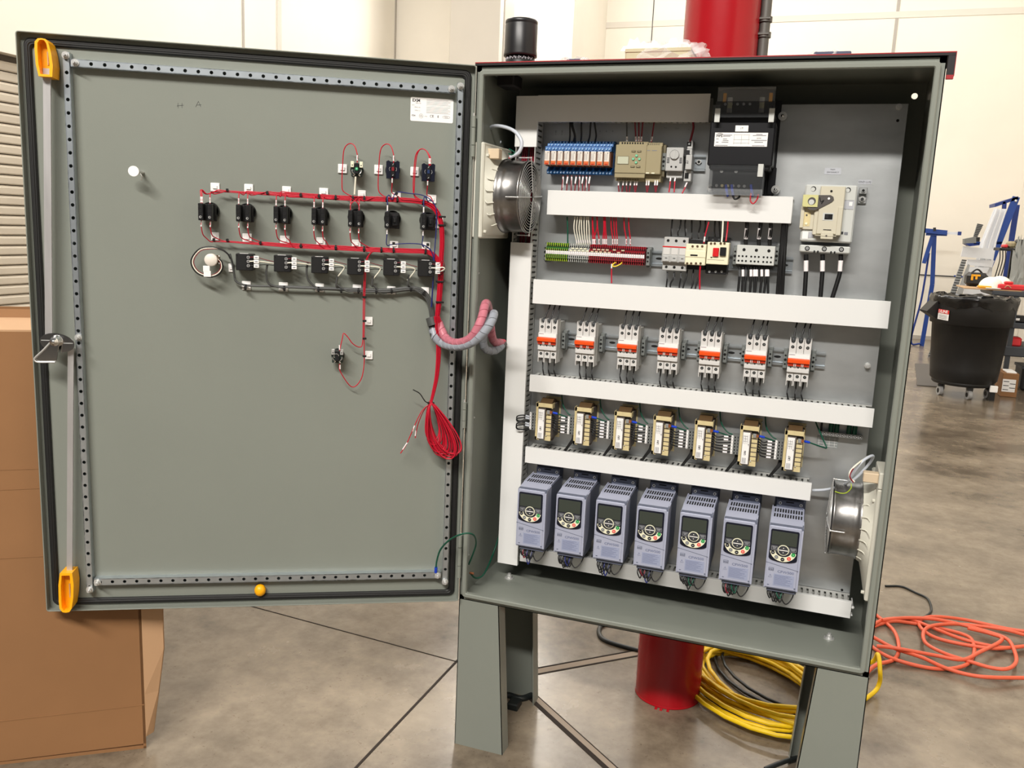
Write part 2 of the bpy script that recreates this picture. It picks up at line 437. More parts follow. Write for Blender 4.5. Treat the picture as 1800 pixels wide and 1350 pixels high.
# ================================================================ THE SETTING
m = MB(); m.box(-9, 9, -7, 14, FLOOR - 0.1, FLOOR, 'concrete'); struct('floor', m)
m = MB(); m.box(-5.2, -5.0, -2.0, 2.55, FLOOR, 6.2, 'wall_paint'); m.box(-5.2, -5.0, 5.2, 11.3, FLOOR, 6.2, 'wall_paint'); m.box(-5.2, -5.0, 2.55, 5.2, 1.975, 6.2, 'wall_paint')
for y in (5.95, 9.3, 10.2): m.box(-5.0, -4.99, y, y + .03, FLOOR, 6.2, 'wall_mark')
m.box(-5.0, -4.985, 6.55, 6.62, FLOOR, 6.2, 'pier_shade_and_seam')
struct('wall_left', m)
m = MB(); m.box(-2.483, 3.17, 11.1, 11.3, FLOOR, 6.2, 'wall_paint'); m.box(-5.2, -2.483, 9.35, 11.3, FLOOR, 6.2, 'wall_paint')
m.box(-2.483, 3.17, 11.092, 11.1, 3.80, 3.88, 'wall_band'); m.box(-1.81, -1.80, 11.090, 11.1, FLOOR, 6.2, 'ink'); m.box(1.41, 1.45, 11.094, 11.1, 1.0, 6.2, 'wall_mark')
m.box(1.2, 3.17, 11.09, 11.1, .474, .488, 'ink'); m.box(1.93, 1.94, 11.09, 11.1, FLOOR, .48, 'ink')
struct('wall_back', m)
m = MB(); m.box(-2.483, 3.17, 11.085, 11.1, FLOOR, FLOOR + .05, 'wall_mark'); struct('baseboard_back', m)
m = MB(); m.box(3.17, 3.37, -2.0, 11.3, FLOOR, 6.2, 'wall_paint'); struct('wall_right', m)
m = MB()
a = PX(790, 60, 8.9); b = PX(879, 60, 8.9); m.box(a.x, b.x, 8.9, 9.34, FLOOR, 6.2, 'pier_shade_and_seam', .01)
m.box(b.x, b.x + .02, 9.0, 9.34, FLOOR, 6.2, 'wall_mark'); struct('wall_pier', m)
# coiling door on the left wall
m = MB(); m.box(-5.14, -5.10, 2.55, 5.2, FLOOR, 1.975, 'shutter_dark')
k = 0; z = FLOOR
while z < 1.92:
    pts = [(-5.10, z + .001), (-5.075, z + .002), (-5.070, z + .010), (-5.070, z + .052), (-5.078, z + .060), (-5.078, z + .068), (-5.10, z + .073)]
    m.prism([(p[0], p[1]) for p in pts], 2.56, 5.19, 'xz', 'shutter'); z += .075
struct('door_1', m)
# floor joints around the column and across the slab
def strip(p, q, w, mt, h=.0012):
    p, q = V((p[0], p[1], 0)), V((q[0], q[1], 0)); d = (q - p).normalized(); n = V((-d.y, d.x, 0)) * w / 2
    m.slab([(t.x, t.y, FLOOR - .004) for t in (p - n, q - n, q + n, p + n)], (0, 0, .004 + h), mt)
m = MB()
c0 = (.012, .368); cA = (.50, -.039); cB = (.52, .835)
strip(c0, cA, .022, 'joint_fill', .0006); strip((c0[0] - .004, c0[1] - .012), (cA[0] - .004, cA[1] - .012), .013, 'joint_dark')
strip((c0[0] + .014, c0[1] + .006), (cA[0] + .014, cA[1] + .006), .002, 'joint_dark')
strip(c0, cB, .024, 'joint_fill', .0006); strip((c0[0] + .01, c0[1] - .012), (cB[0] + .01, cB[1] - .012), .006, 'joint_dark'); strip((c0[0] - .01, c0[1] + .014), (cB[0] - .01, cB[1] + .014), .004, 'joint_dark')
strip((-.205, -.75), (-.158, .50), .007, 'joint_dark'); strip((-.158, .50), (-.10, 2.6), .004, 'joint_dark')
strip((-1.6, .50), (.012, .368), .003, 'joint_dark')
strip((.52, .835), (.56, 5.0), .005, 'joint_dark')
struct('trim_1', m)

# ================================================================ STEEL COLUMN, CONDUIT
t = Thing('steel_column', 'round glossy red steel column standing behind the cabinet', 'column', (.446, .463, FLOOR))
m = MB(); m.cyl((.446, .463, FLOOR), (.446, .463, 6.0), .0895, 'column_red', 48); t.part('shaft', m)
m = MB(); m.lathe([(.0895, .0), (.0908, .001), (.0902, .004), (.0895, .006)], (.446, .463, FLOOR), (0, 0, 1), 'column_red', 48)
for a_ in (4.55, 4.7, 4.9): m.box(.446 + .092 * math.cos(a_) - .004, .446 + .092 * math.cos(a_) + .003, .463 + .094 * math.sin(a_) - .008, .463 + .094 * math.sin(a_) + .004, FLOOR, FLOOR + .0015, 'column_red')
t.part('paint_skirt', m)
cx = PX(1343, 60, .47).x
t = Thing('conduit', 'thin grey vertical conduit with a coupling beside the red column', 'pipe', (cx, .47, .5))
m = MB(); m.cyl((cx, .47, .5), (cx, .47, 6), .0125, 'conduit', 16); t.part('pipe', m)
for py in (35, 62):
    z_ = PX(1343, py, .47).z; m = MB(); m.cyl((cx, .47, z_ - .006), (cx, .47, z_ + .006), .0165, 'conduit', 16); m.cyl((cx - .02, .455, z_), (cx + .012, .455, z_), .003, 'conduit', 8); t.part('coupling', m)

# ================================================================ CABINET BODY
cab = Thing('electrical_enclosure', 'large grey steel control cabinet on floor stands, its door wide open', 'cabinet', (.448, .14, -.01))
X0, X1, Z0, Z1, YB = -.0087, .9057, -.0096, 1.2096, .288
m = MB(); tk = .002
m.box(X0, X1, .010, YB, Z1 - tk, Z1, 'enclosure_grey'); m.box(X0, X1, .010, YB, Z0, Z0 + tk, 'enclosure_grey')
m.box(X0, X0 + tk, .010, YB, Z0, Z1, 'enclosure_grey'); m.box(X1 - tk, X1, .010, YB, Z0, Z1, 'enclosure_grey')
# back wall with a mounting hole at its upper right corner
hx, hz, hr = .8815, 1.182, .0062; s_ = .014
m.box(X0, X1, YB - tk, YB, Z0, hz - s_, 'enclosure_grey'); m.box(X0, X1, YB - tk, YB, hz + s_, Z1, 'enclosure_grey')
m.box(X0, hx - s_, YB - tk, YB, hz - s_, hz + s_, 'enclosure_grey'); m.box(hx + s_, X1, YB - tk, YB, hz - s_, hz + s_, 'enclosure_grey')
sq = []; n_ = 32
for i in range(n_):
    a_ = 2 * math.pi * (i + .5) / n_; c_, s2 = math.cos(a_), math.sin(a_); q = s_ / max(abs(c_), abs(s2)); sq.append((hx + c_ * q, hz + s2 * q))
for cx_, cz_ in ((hx + s_, hz + s_), (hx - s_, hz + s_), (hx + s_, hz - s_), (hx - s_, hz - s_)):
    j_ = min(range(n_), key=lambda i: (sq[i][0] - cx_) ** 2 + (sq[i][1] - cz_) ** 2); sq[j_] = (cx_, cz_)
vs = [(p[0], YB - tk, p[1]) for p in sq] + [(hx + hr * math.cos(2 * math.pi * (i + .5) / n_), YB - tk, hz + hr * math.sin(2 * math.pi * (i + .5) / n_)) for i in range(n_)]
m.add(vs, [(i, (i + 1) % n_, (i + 1) % n_ + n_, i + n_) for i in range(n_)], 'enclosure_grey')
# front flange
for (a, b, c, d) in ((X0, X1, Z1 - .012, Z1), (X0, X1, Z0, Z0 + .012), (X0, X0 + .012, Z0, Z1), (X1 - .012, X1, Z0, Z1)): m.box(a, b, .010, .0115, c, d, 'enclosure_grey')
cab.part('shell', m)
m = MB()     # raised rolled gutter lip: a rounded rectangle frame
def rrect(x0, x1, z0, z1, r, n=6):
    P = []
    for (cx_, cz_, a0) in ((x1 - r, z1 - r, 0), (x0 + r, z1 - r, 90), (x0 + r, z0 + r, 180), (x1 - r, z0 + r, 270)):
        for i in range(n + 1): t_ = math.radians(a0 + 90 * i / n); P.append((cx_ + r * math.cos(t_), cz_ + r * math.sin(t_)))
    return P
def frame_ring(m, outer, inner, y0, y1, mt, bev=.0015):
    n = len(outer); L = []
    def ins(o, i, f): return (o[0] + (i[0] - o[0]) * f, o[1] + (i[1] - o[1]) * f)
    w = math.dist(outer[0], inner[0]); f = bev / w; e = bev if y1 > y0 else -bev
    L.append([(p[0], y1, p[1]) for p in outer]); L.append([(p[0], y0 + e, p[1]) for p in outer])
    L.append([(ins(o, i, f)[0], y0, ins(o, i, f)[1]) for o, i in zip(outer, inner)]); L.append([(ins(o, i, 1 - f)[0], y0, ins(o, i, 1 - f)[1]) for o, i in zip(outer, inner)])
    L.append([(p[0], y0 + e, p[1]) for p in inner]); L.append([(p[0], y1, p[1]) for p in inner])
    vs = [p for l in L for p in l]; k = len(L)
    m.add(vs, [(a * n + i, a * n + (i + 1) % n, ((a + 1) % k) * n + (i + 1) % n, ((a + 1) % k) * n + i) for a in range(k) for i in range(n)], mt)
frame_ring(m, rrect(0, .897, 0, 1.2, .010), rrect(.0105, .8865, .0105, 1.1895, .003), 0, .012, 'enclosure_grey', .002)
cab.part('gutter_lip', m)
m = MB()
for px_, py_ in ((895, 1016), (1457, 1122)):
    d = ray(px_, py_); q = CAMLOC + d * ((Z0 + tk - CAMLOC.z) / d.z)
    m.cyl(q, q + V((0, 0, .002)), .0115, 'bright_steel', 20); m.cyl(q + V((0, 0, .002)), q + V((0, 0, .008)), .007, 'bright_steel', 6); m.cyl(q + V((0, 0, .008)), q + V((0, 0, .013)), .004, 'bright_steel', 12)
    cab.part('bolt', m); m = MB()
m = MB(); m.box(X0 + .02, X0 + .06, .08, .14, Z1 - .03, Z1 - tk, 'cap_black', .003); cab.part('top_gland', m)
# hinges
hcol = V((-.0065, -.0035, 0))
for z0_, z1_ in ((1.02, 1.105), (.415, .475), (.05, .155)):
    m = MB(); zc = (z0_ + z1_) / 2; h = (z1_ - z0_) / 2
    m.cyl(hcol + V((0, 0, z0_)), hcol + V((0, 0, zc - h * .45)), .0048, 'enclosure_grey', 12); m.cyl(hcol + V((0, 0, zc - h * .42)), hcol + V((0, 0, zc + h * .42)), .0048, 'enclosure_grey', 12); m.cyl(hcol + V((0, 0, zc + h * .45)), hcol + V((0, 0, z1_)), .0048, 'enclosure_grey', 12)
    m.cyl(hcol + V((0, 0, z1_)), hcol + V((0, 0, z1_ + .006)), .0022, 'bright_steel', 8)
    m.box(-.0087, -.004, -.004, .012, z0_ + .004, z1_ - .004, 'enclosure_grey'); cab.part('hinge', m)
for px_, py_ in ((838.5, 207), (841, 480), (833, 734), (823, 975)):
    q = WX(px_, py_, .0002 - .0065); m = MB(); m.sphere(tuple(q), .0028, 'bright_steel', 10, 6); cab.part('screw', m)
# stands
def stand(x0t, x1t, x0b, x1b, y0, yd, side):
    m = MB(); zt, zb = Z0, FLOOR
    xs = (x0t, x1t, x1b, x0b); m.slab([(x0t, y0, zt), (x1t, y0, zt), (x1b, y0, zb), (x0b, y0, zb)], (0, .002, 0), 'enclosure_grey')
    s = 1 if yd > 0 else -1
    # inner folded flange
    if side > 0: m.slab([(x1t, y0, zt), (x1b, y0, zb), (x1b, y0 + yd, zb), (x1t, y0 + yd, zt)], (-.002, 0, 0), 'enclosure_grey')
    else: m.slab([(x0t, y0, zt), (x0b, y0, zb), (x0b, y0 + yd, zb), (x0t, y0 + yd, zt)], (.002, 0, 0), 'enclosure_grey')
    xo = x0t if side > 0 else x1t
    m.slab([(xo, y0, zt), (xo, y0, zb), (xo, y0 + .14 * s, zb), (xo, y0 + .12 * s, zt)], (.002 * side, 0, 0), 'enclosure_grey')
    cab.part('floor_stand', m)
stand(X0, .0925, X0 + .0005, .118, .009, .042, 1)
stand(X0, .100, X0 + .0005, .1205, .2865, -.04, 1)
stand(.8045, X1 + .001, .778, X1 + .001, .009, .042, -1)
stand(.797, X1 + .001, .776, X1 + .001, .2865, -.04, -1)
# door
door = MB(); DW, DH = .9144, 1.2192; ft = .019
D_o = rrect(-DW, 0, 0, DH, .006); D_i = rrect(-DW + .0022, -.0022, .0022, DH - .0022, .004)
door.box(-DW, 0, ft, ft + .002, 0, DH, 'enclosure_grey')
frame_ring(door, D_o, D_i, 0, ft, 'enclosure_grey', .0005)
def doorpart(name, mb, label=None, parent=None):
    M = cab.o.matrix_world.inverted() @ DOOR
    mm = MB().merge(mb, M)
    mm.v = [tuple(V(p) + cab.origin) for p in mm.v]
    return cab.part(name, mm, label, parent or dob)
MM = cab.o.matrix_world.inverted() @ DOOR
mm = MB().merge(door, MM); mm.v = [tuple(V(p) + cab.origin) for p in mm.v]; dob = cab.part('door', mm, 'grey steel door swung open to the left')
g = MB(); frame_ring(g, rrect(-DW + .009, -.009, .009, DH - .009, .014), rrect(-DW + .023, -.023, .023, DH - .023, .008), ft - .007, ft, 'gasket', .003)
frame_ring(g, rrect(-DW + .0135, -.0135, .0135, DH - .0135, .012), rrect(-DW + .0185, -.0185, .0185, DH - .0185, .009), ft - .0085, ft - .006, 'gasket', .0015)
doorpart('gasket', g, 'black rubber gasket')
# perforated stiffener channels
def channel(x0, x1, z0, z1, vertical, n):
    g = MB(); y0, y1 = .002, ft
    g2 = .0016
    if vertical:
        c = (x0 + x1) / 2; h = (z1 - z0) / (n); r = .0036; w = (x1 - x0) / 2
        for i in range(n):
            za = z0 + i * h; zc = za + h / 2
            ring_plate(g, c, zc, w, h / 2, r, y0, y0 + g2)
        g.box(x0, x0 + .0016, y0, y1, z0, z1, 'galv'); g.box(x1 - .0016, x1, y0, y1, z0, z1, 'galv')
    else:
        c = (z0 + z1) / 2; h = (x1 - x0) / n; w = (z1 - z0) / 2; r = .0036
        for i in range(n): ring_plate(g, x0 + i * h + h / 2, c, h / 2, w, r, y0, y0 + g2)
        g.box(x0, x1, y0, y1, z0, z0 + .0016, 'galv'); g.box(x0, x1, y0, y1, z1 - .0016, z1, 'galv')
    return doorpart('stiffener_channel', g, 'perforated galvanised stiffener channel')
def ring_plate(g, cx, cz, hw, hh, r, y0, y1, mt='galv', n=16):
    A, B = [], []
    for i in range(n):
        a = 2 * math.pi * (i + .5) / n; c, s = math.cos(a), math.sin(a); q = min(hw / abs(c) if abs(c) > 1e-6 else 9, hh / abs(s) if abs(s) > 1e-6 else 9)
        A.append((cx + c * q, cz + s * q)); B.append((cx + r * c, cz + r * s))
    # snap outline to the rectangle corners
    for i in range(n):
        x, z = A[i]
    cor = [(cx + sx * hw, cz + sz * hh) for sx in (1, -1) for sz in (1, -1)]
    for q in cor:
        j = min(range(n), key=lambda i: (A[i][0] - q[0]) ** 2 + (A[i][1] - q[1]) ** 2); A[j] = q
    vs = [(p[0], y0, p[1]) for p in A] + [(p[0], y0, p[1]) for p in B] + [(p[0], y1, p[1]) for p in B]
    g.add(vs, [(i, (i + 1) % n, (i + 1) % n + n, i + n) for i in range(n)] + [(i + n, (i + 1) % n + n, (i + 1) % n + 2 * n, i + 2 * n) for i in range(n)], mt)
channel(-.8295, -.8165, .0425, 1.1855, True, 44)
channel(-.0400, -.0268, .0415, 1.1810, True, 44)
channel(-.8150, -.0440, 1.1585, 1.1735, False, 30)
channel(-.8135, -.0435, .0585, .0740, False, 30)
for (x, z) in ((-.823, 1.179), (-.806, 1.166), (-.0525, 1.167), (-.0335, 1.174), (-.8225, .050), (-.806, .066), (-.0515, .066), (-.0335, .050), (-.823, .613)):
    g = MB(); g.cyl((x, .002, z), (x, -.0005, z), .0075, 'bright_steel', 16); g.cyl((x, 0, z), (x, -.0065, z), .0052, 'bright_steel', 6); g.cyl((x, -.006, z), (x, -.012, z), .0028, 'bright_steel', 10); doorpart('bolt', g, 'steel nut on a stud')
# latch rods, guides, centre latch
def rod(a, b, w=.0125, y=-.010):
    g = MB(); g.slab([(a[0] - w / 2, y, a[1]), (a[0] + w / 2, y, a[1]), (b[0] + w / 2, y, b[1]), (b[0] - w / 2, y, b[1])], (0, .004, 0), 'rod_steel'); doorpart('latch_rod', g, 'flat steel latch rod')
rod((-.856, 1.15), (-.8775, .614), .0140); rod((-.8350, .604), (-.8595, .09), .0115)
def guide(cx, z0, z1, up):
    # yellow plastic roller guide: a slanted trough narrowing towards its rounded tip
    g = MB(); L = abs(z1 - z0); s = 1 if up else -1; zb = z0 if up else z1
    out = [(-.0125, 0), (-.0165, .3 * L), (-.0175, .72 * L), (-.0165, .9 * L), (-.011, .985 * L), (-.004, L), (.003, .985 * L), (.008, .9 * L), (.0125, .62 * L), (.0145, .3 * L), (.0125, 0)]
    Q = [(cx + x, zb + s * h) for x, h in out]; n = len(Q)
    c = (sum(p[0] for p in Q) / n, sum(p[1] for p in Q) / n)
    I = [(c[0] + (p[0] - c[0]) * .66, c[1] + (p[1] - c[1]) * .9) for p in Q]
    yf, yb = -.026, .012
    vs = [(p[0], yb, p[1]) for p in Q] + [(p[0], yf, p[1]) for p in Q] + [(p[0], yf, p[1]) for p in I] + [(p[0], -.006, p[1]) for p in I]
    g.add(vs, [(a * n + i, a * n + (i + 1) % n, (a + 1) * n + (i + 1) % n, (a + 1) * n + i) for a in range(3) for i in range(n)] + [tuple(3 * n + i for i in range(n)), tuple(range(n))], 'yellow_plastic')
    g.box(cx - .0012, cx + .0012, -.0085, -.0055, zb + s * .35 * L, zb + s * .7 * L, 'wood')
    doorpart('rod_guide', g, 'yellow plastic latch rod guide')
guide(-.8535, 1.132, 1.2035, True); guide(-.861, .0085, .1000, False)
g = MB(); g.sphere((DX(457, 1038, .008).x, .010, DX(457, 1038, .008).z), .0135, 'yellow_plastic', 20, 12, sc=(.95, .9, 1.05)); doorpart('hole_plug', g, 'round yellow plastic plug')
g = MB()
e = [(-.8905 + .0335 + .0335 * math.cos(t) * 1.0, .606 + .0200 * math.sin(t) - .10 * .0335 * math.cos(t) - .002) for t in [2 * math.pi * i / 28 for i in range(28)]]
g.prism(e, -.0225, -.0205, 'xz', 'chrome')
for dx in (-.0215, .0215): g.box(-.857 + dx - .009, -.857 + dx + .009, -.0240, -.0225, .6055 - dx * .12, .6068 - dx * .12, 'bright_steel')
doorpart('latch', g, 'chrome quarter-turn latch')
g = MB(); g.lathe([(0, -.046), (.0045, -.046), (.0050, -.041), (.0085, -.041), (.0092, -.038), (.0092, -.030), (.0120, -.028), (.0120, -.0225)], (-.857, 0, .6085), (0, 1, 0), 'chrome', 28)
# flared paddle handle
pa = [(-.8645, .6075), (-.8495, .6060), (-.8560, .5700), (-.8585, .5660), (-.8900, .5660), (-.8955, .5695), (-.8965, .5735)]
g.prism(pa, -.034, -.031, 'xz', 'chrome')
rim = [(-.8645, -.036, .6075), (-.880, -.037, .5900), (-.8965, -.037, .5735), (-.8960, -.037, .5675), (-.8890, -.037, .5650), (-.8580, -.037, .5655)]
g.tube(rim, .0018, 'bright_steel', 8, 4); doorpart('latch_handle', g, 'flared chrome handle')
g = MB(); q = DX(235.5, 301, -.02); g.cyl((q.x, -.024, q.z), (q.x, -.020, q.z), .0105, 'label_white', 24); g.cyl((q.x + .007, -.020, q.z), (q.x + .007, ft, q.z), .0035, 'bright_steel', 10)
g.tube([(q.x + .008, -.012, q.z), (q.x + .013, -.014, q.z - .009), (q.x + .011, -.010, q.z - .017)], .0013, 'bright_steel', 6); doorpart('hole_seal', g, 'white round plug with a steel wing nut')
# sticker and pencilled letters
g = MB(); a = DX(722, 170, ft); b = DX(796, 217, ft)
g.prism([(p[0], p[1]) for p in rrect(a.x, b.x, b.z, a.z, .003, 3)], ft - .0004, ft, 'xz', 'label_white')
w = b.x - a.x; h = a.z - b.z; Y = ft - .0004

def st(t, size, u, v, mt='ink', al='CENTER', bold=0.0): g.text(t, size, (a.x + u * w, Y, a.z - v * h), mt, .0002, al, None, bold)
st('EXM', .0085, .13, .14, bold=.03); st('MFG LTD', .0028, .18, .25)
st('DATE', .0022, .06, .34); st('SERIAL NO', .0026, .16, .42); st('TYPE 4, 12', .0026, .16, .56)
for k_, v_ in enumerate((.07, .12, .17, .22, .27, .38, .43, .48, .53, .58, .62)): g.box(a.x + .37 * w, a.x + (.93 if k_ % 3 else .88) * w, Y - .0001, Y, a.z - (v_ + .012) * h, a.z - v_ * h, 'ink_grey')
g.box(a.x + .36 * w, a.x + .93 * w, Y - .0001, Y, a.z - .332 * h, a.z - .325 * h, 'ink_grey')
st('CSA', .0045, .075, .77, bold=.02); st('UL', .005, .25, .77); g.tube([(a.x + .25 * w + .0042 * math.cos(t), Y - .0002, a.z - .77 * h + .0042 * math.sin(t)) for t in [i * math.pi / 8 for i in range(16)]], .0002, 'ink', 4, closed=True)
st('LISTED', .002, .36, .78); st('CE', .0075, .50, .76); st('E', .006, .65, .76, bold=.02); st('NEMA', .003, .84, .76)
g.tube([(a.x + .84 * w + .0082 * math.cos(t), Y - .0002, a.z - .76 * h + .0028 * math.sin(t)) for t in [i * math.pi / 8 for i in range(16)]], .0002, 'ink', 4, closed=True)
doorpart('rating_label', g, 'white printed rating label')
g = MB()
def pen(pts):
    q = [DX(x, y, ft) for x, y in pts]; g.tube([(p.x, ft - .0001, p.z) for p in q], .00035, 'ink', 4, 1)
pen([(313, 181), (313, 190)]); pen([(320, 181), (320, 190)]); pen([(311, 186), (323, 185)]); pen([(344, 188), (349, 178)]); pen([(349, 178), (353, 188)]); pen([(345, 185), (354, 184)])
doorpart('pencil_mark', g, 'pencilled letters H A')

# ================================================================ DEVICES ON THE INSIDE OF THE DOOR
FT = ft
def dthing(name, label, cat, c, group=None): return Thing(name, label, cat, (c[0], FT, c[1]), DOOR, group)
def dc(x0, y0, x1, y1, yd=-.012): a = DX(x0, y0, yd); b = DX(x1, y1, yd); return ((a.x + b.x) / 2, (a.z + b.z) / 2), abs(b.x - a.x), abs(a.z - b.z)
SW = [(349, 355.5, 380, 388.5), (415.5, 357, 445, 391), (482, 360, 509, 394), (548, 363, 575, 397), (612, 367, 638, 400), (677, 370, 701.5, 402.5), (739.6, 373, 765, 405)]
swpos = []
for i, q in enumerate(SW):
    c, w, h = dc(*q); swpos.append(c); cx, cz = c; dbl = i < 5
    lab = '%s black contact block from the door hinge, %s' % (TH7[6 - i], 'double, with red wires' if dbl else 'single, with dark blue wires')
    t = dthing('contact_block', lab, 'switch', c, 'row of black contact blocks across the door')
    m = MB(); m.lathe([(.017, .008), (.0185, .010), (.0185, FT), (.010, FT)], (cx + .001, 0, cz + .002), (0, 1, 0), 'black', 24)
    m.box(cx - .016, cx + .0155, -.006, .012, cz - .0185, cz + .016, 'black', .002); m.box(cx + .006, cx + .0165, -.002, .010, cz - .019, cz - .006, 'black_satin', .001)
    if not dbl: m.box(cx - .002, cx + .013, -.012, -.004, cz - .014, cz + .012, 'black_satin', .003); m.box(cx + .002, cx + .008, -.016, -.01, cz - .006, cz + .004, 'black', .001)
    t.part('mounting_collar', m)
    for sx in ((-.0105, .0075) if dbl else (-.0105,)):
        m = MB(); m.box(cx + sx - .0048, cx + sx + .0048, -.030, -.004, cz - .0185, cz + .0165, 'black_satin', .0012)
        for dz in (.009, .0): m.box(cx + sx - .0030, cx + sx + .0030, -.0306, -.0298, cz + dz - .0028, cz + dz + .0032, 'hole')
        t.part('contact_module', m)
        m = MB(); m.cyl((cx + sx, -.0315, cz - .0115), (cx + sx, -.028, cz - .0115), .0026, 'bright_steel', 14); m.cyl((cx + sx + .0006, -.0317, cz - .0112), (cx + sx + .0006, -.0314, cz - .0112), .0013, 'hole', 10); t.part('terminal_screw', m)
def lampblock(i, q, lab):
    c, w, h = dc(*q); cx, cz = c
    t = dthing('pilot_light_block', lab, 'switch', c, 'pilot light blocks above the contact blocks')
    m = MB(); m.cyl((cx, .004, cz), (cx, FT, cz), .016, 'black', 24)
    o = [(-.0135, -.0185), (.0135, -.0185), (.0142, .0165), (.0095, .019), (.005, .0165), (-.005, .0165), (-.0095, .019), (-.0142, .0165)]
    m.prism([(cx + x, cz + z) for x, z in o], -.018, .006, 'xz', 'bezel'); t.part('housing', m)
    m = MB(); m.box(cx - .0042, cx + .0042, -.022, -.017, cz - .015, cz + .014, 'black_satin', .001); m.box(cx - .0028, cx + .0028, -.0235, -.021, cz - .003, cz + .005, 'tb_red' if i == 0 else 'relay_navy', .0005); t.part('lamp_module', m)
    m = MB()
    for s in (-1, 1):
        m.tube([(cx + s * .0064, -.019, cz - .003), (cx + s * .0078, -.019, cz + .001), (cx + s * .0064, -.019, cz + .005)], .0005, 'bright_steel', 6)
    m.tube([(cx - .001, -.0225, cz + .009), (cx + .001, -.0225, cz + .0125)], .0005, 'bright_steel', 6); m.tube([(cx - .001, -.0225, cz - .013), (cx + .001, -.0225, cz - .0105)], .0005, 'bright_steel', 6)
    t.part('spring_clips', m); return c
L1 = lampblock(0, (678, 279, 703, 318), 'navy black pilot light block above the second contact block from the hinge')
L2 = lampblock(1, (740.5, 284, 765, 322.5), 'navy black pilot light block above the contact block beside the hinge')
def chromeblock(q, lab, full):
    c, w, h = dc(*q); cx, cz = c
    t = dthing('selector_block', lab, 'switch', c)
    m = MB(); m.cyl((cx, .006, cz), (cx, FT, cz), .014, 'black', 24); m.box(cx - .0115, cx + .012, -.012, .008, cz - .0145, cz + .0125, 'pcb', .0015); t.part('housing', m)
    m = MB()
    for s in (-1, 1):
        m.box(cx + s * .0092 - .0035, cx + s * .0092 + .0035, -.0165, -.011, cz + .004, cz + .0165, 'cream' if full else 'bright_steel', .0008)
        m.box(cx + s * .0092 - .0012, cx + s * .0092 + .0012, -.0168, -.016, cz + .0075, cz + .0095, 'hole')
        m.tube([(cx + s * .0095, -.015, cz - .001), (cx + s * .0088, -.016, cz - .006), (cx + s * .0045, -.016, cz - .010), (cx + s * .0070, -.015, cz - .0135)], .0014, 'chrome', 8)
    t.part('chrome_clips', m)
    m = MB(); m.box(cx - .0042, cx + .0042, -.020, -.011, cz - .009, cz + .013, 'black_satin', .001)
    if full: m.cyl((cx, -.0215, cz + .001), (cx, -.019, cz + .001), .0038, 'led_green', 14); m.box(cx - .0018, cx + .0018, -.0222, -.021, cz - .001, cz + .003, 'key_mint')
    else: m.tube([(cx - .002 + .005 * math.cos(t_), -.0205, cz + .002 + .005 * math.sin(t_)) for t_ in [i * .5 for i in range(9)]], .0008, 'chrome', 6)
    t.part('lamp_module', m); return c
C1 = chromeblock((615, 281, 639, 315), 'chrome and black block with a green lamp beside the pilot light blocks', True)
C2 = chromeblock((581, 609, 605, 644), 'small chrome and black block alone below the grey cable run', False)

TM = [(412.5, 442.5, 446.6, 477.3), (480.5, 445, 511.7, 480), (547, 447.5, 576.4, 482.5), (610.5, 451, 638.8, 484.5), (674.7, 452, 701.6, 486.5), (735.4, 454.7, 762.8, 487.4)]
tmpos = []
for i, q in enumerate(TM):
    c, w, h = dc(*q, yd=-.015); cx, cz = c; tmpos.append(c)
    t = dthing('display_module', 'square black display module with three screws, %s from the hinge' % TH7[5 - i], 'module', c, 'six black display modules in a row on the door')
    m = MB(); m.box(cx - .0175, cx + .0175, -.016, FT, cz - .0185, cz + .0165, 'black', .0012); m.box(cx + .004, cx + .0165, -.0185, -.016, cz - .0180, cz + .0160, 'black_satin', .0008); m.cyl((cx - .0145, -.0165, cz + .0125), (cx - .0145, -.015, cz + .0125), .0015, 'hole', 10); t.part('housing', m)
    m = MB(); m.box(cx - .010, cx + .007, -.010, -.004, cz + .0165, cz + .0172, 'label_white'); t.part('label', m, 'white edge label')
    for dz in (.0095, .0010, -.0080):
        m = MB(); m.cyl((cx + .0085, -.0205, cz + dz), (cx + .0085, -.0175, cz + dz), .0033, 'bright_steel', 12); m.box(cx + .0060, cx + .0110, -.0208, -.0203, cz + dz - .0005, cz + dz + .0005, 'ink'); m.box(cx + .0080, cx + .0090, -.0208, -.0203, cz + dz - .0028, cz + dz + .0028, 'ink')
        t.part('terminal_screw', m)
pc = DX(370.6, 457, -.02)
t = dthing('potentiometer', 'round pale potentiometer inside a loop of black and white wire', 'potentiometer', (pc.x, pc.z))
m = MB(); m.lathe([(0, -.022), (.0120, -.022), (.0132, -.0205), (.0132, -.008), (.0118, -.006), (0, -.006)], (pc.x, 0, pc.z), (0, 1, 0), 'relay_white', 32); t.part('housing', m)
m = MB(); m.cyl((pc.x + .003, -.006, pc.z), (pc.x + .003, FT, pc.z), .008, 'bright_steel', 20); m.box(pc.x + .006, pc.x + .017, -.010, -.007, pc.z - .009, pc.z + .010, 'coil', .0006); t.part('base', m)
for dz in (.008, .001, -.007): m = MB(); m.sphere((pc.x + .0155, -.011, pc.z + dz), .0022, 'bright_steel', 10, 6); t.part('solder_lug', m)

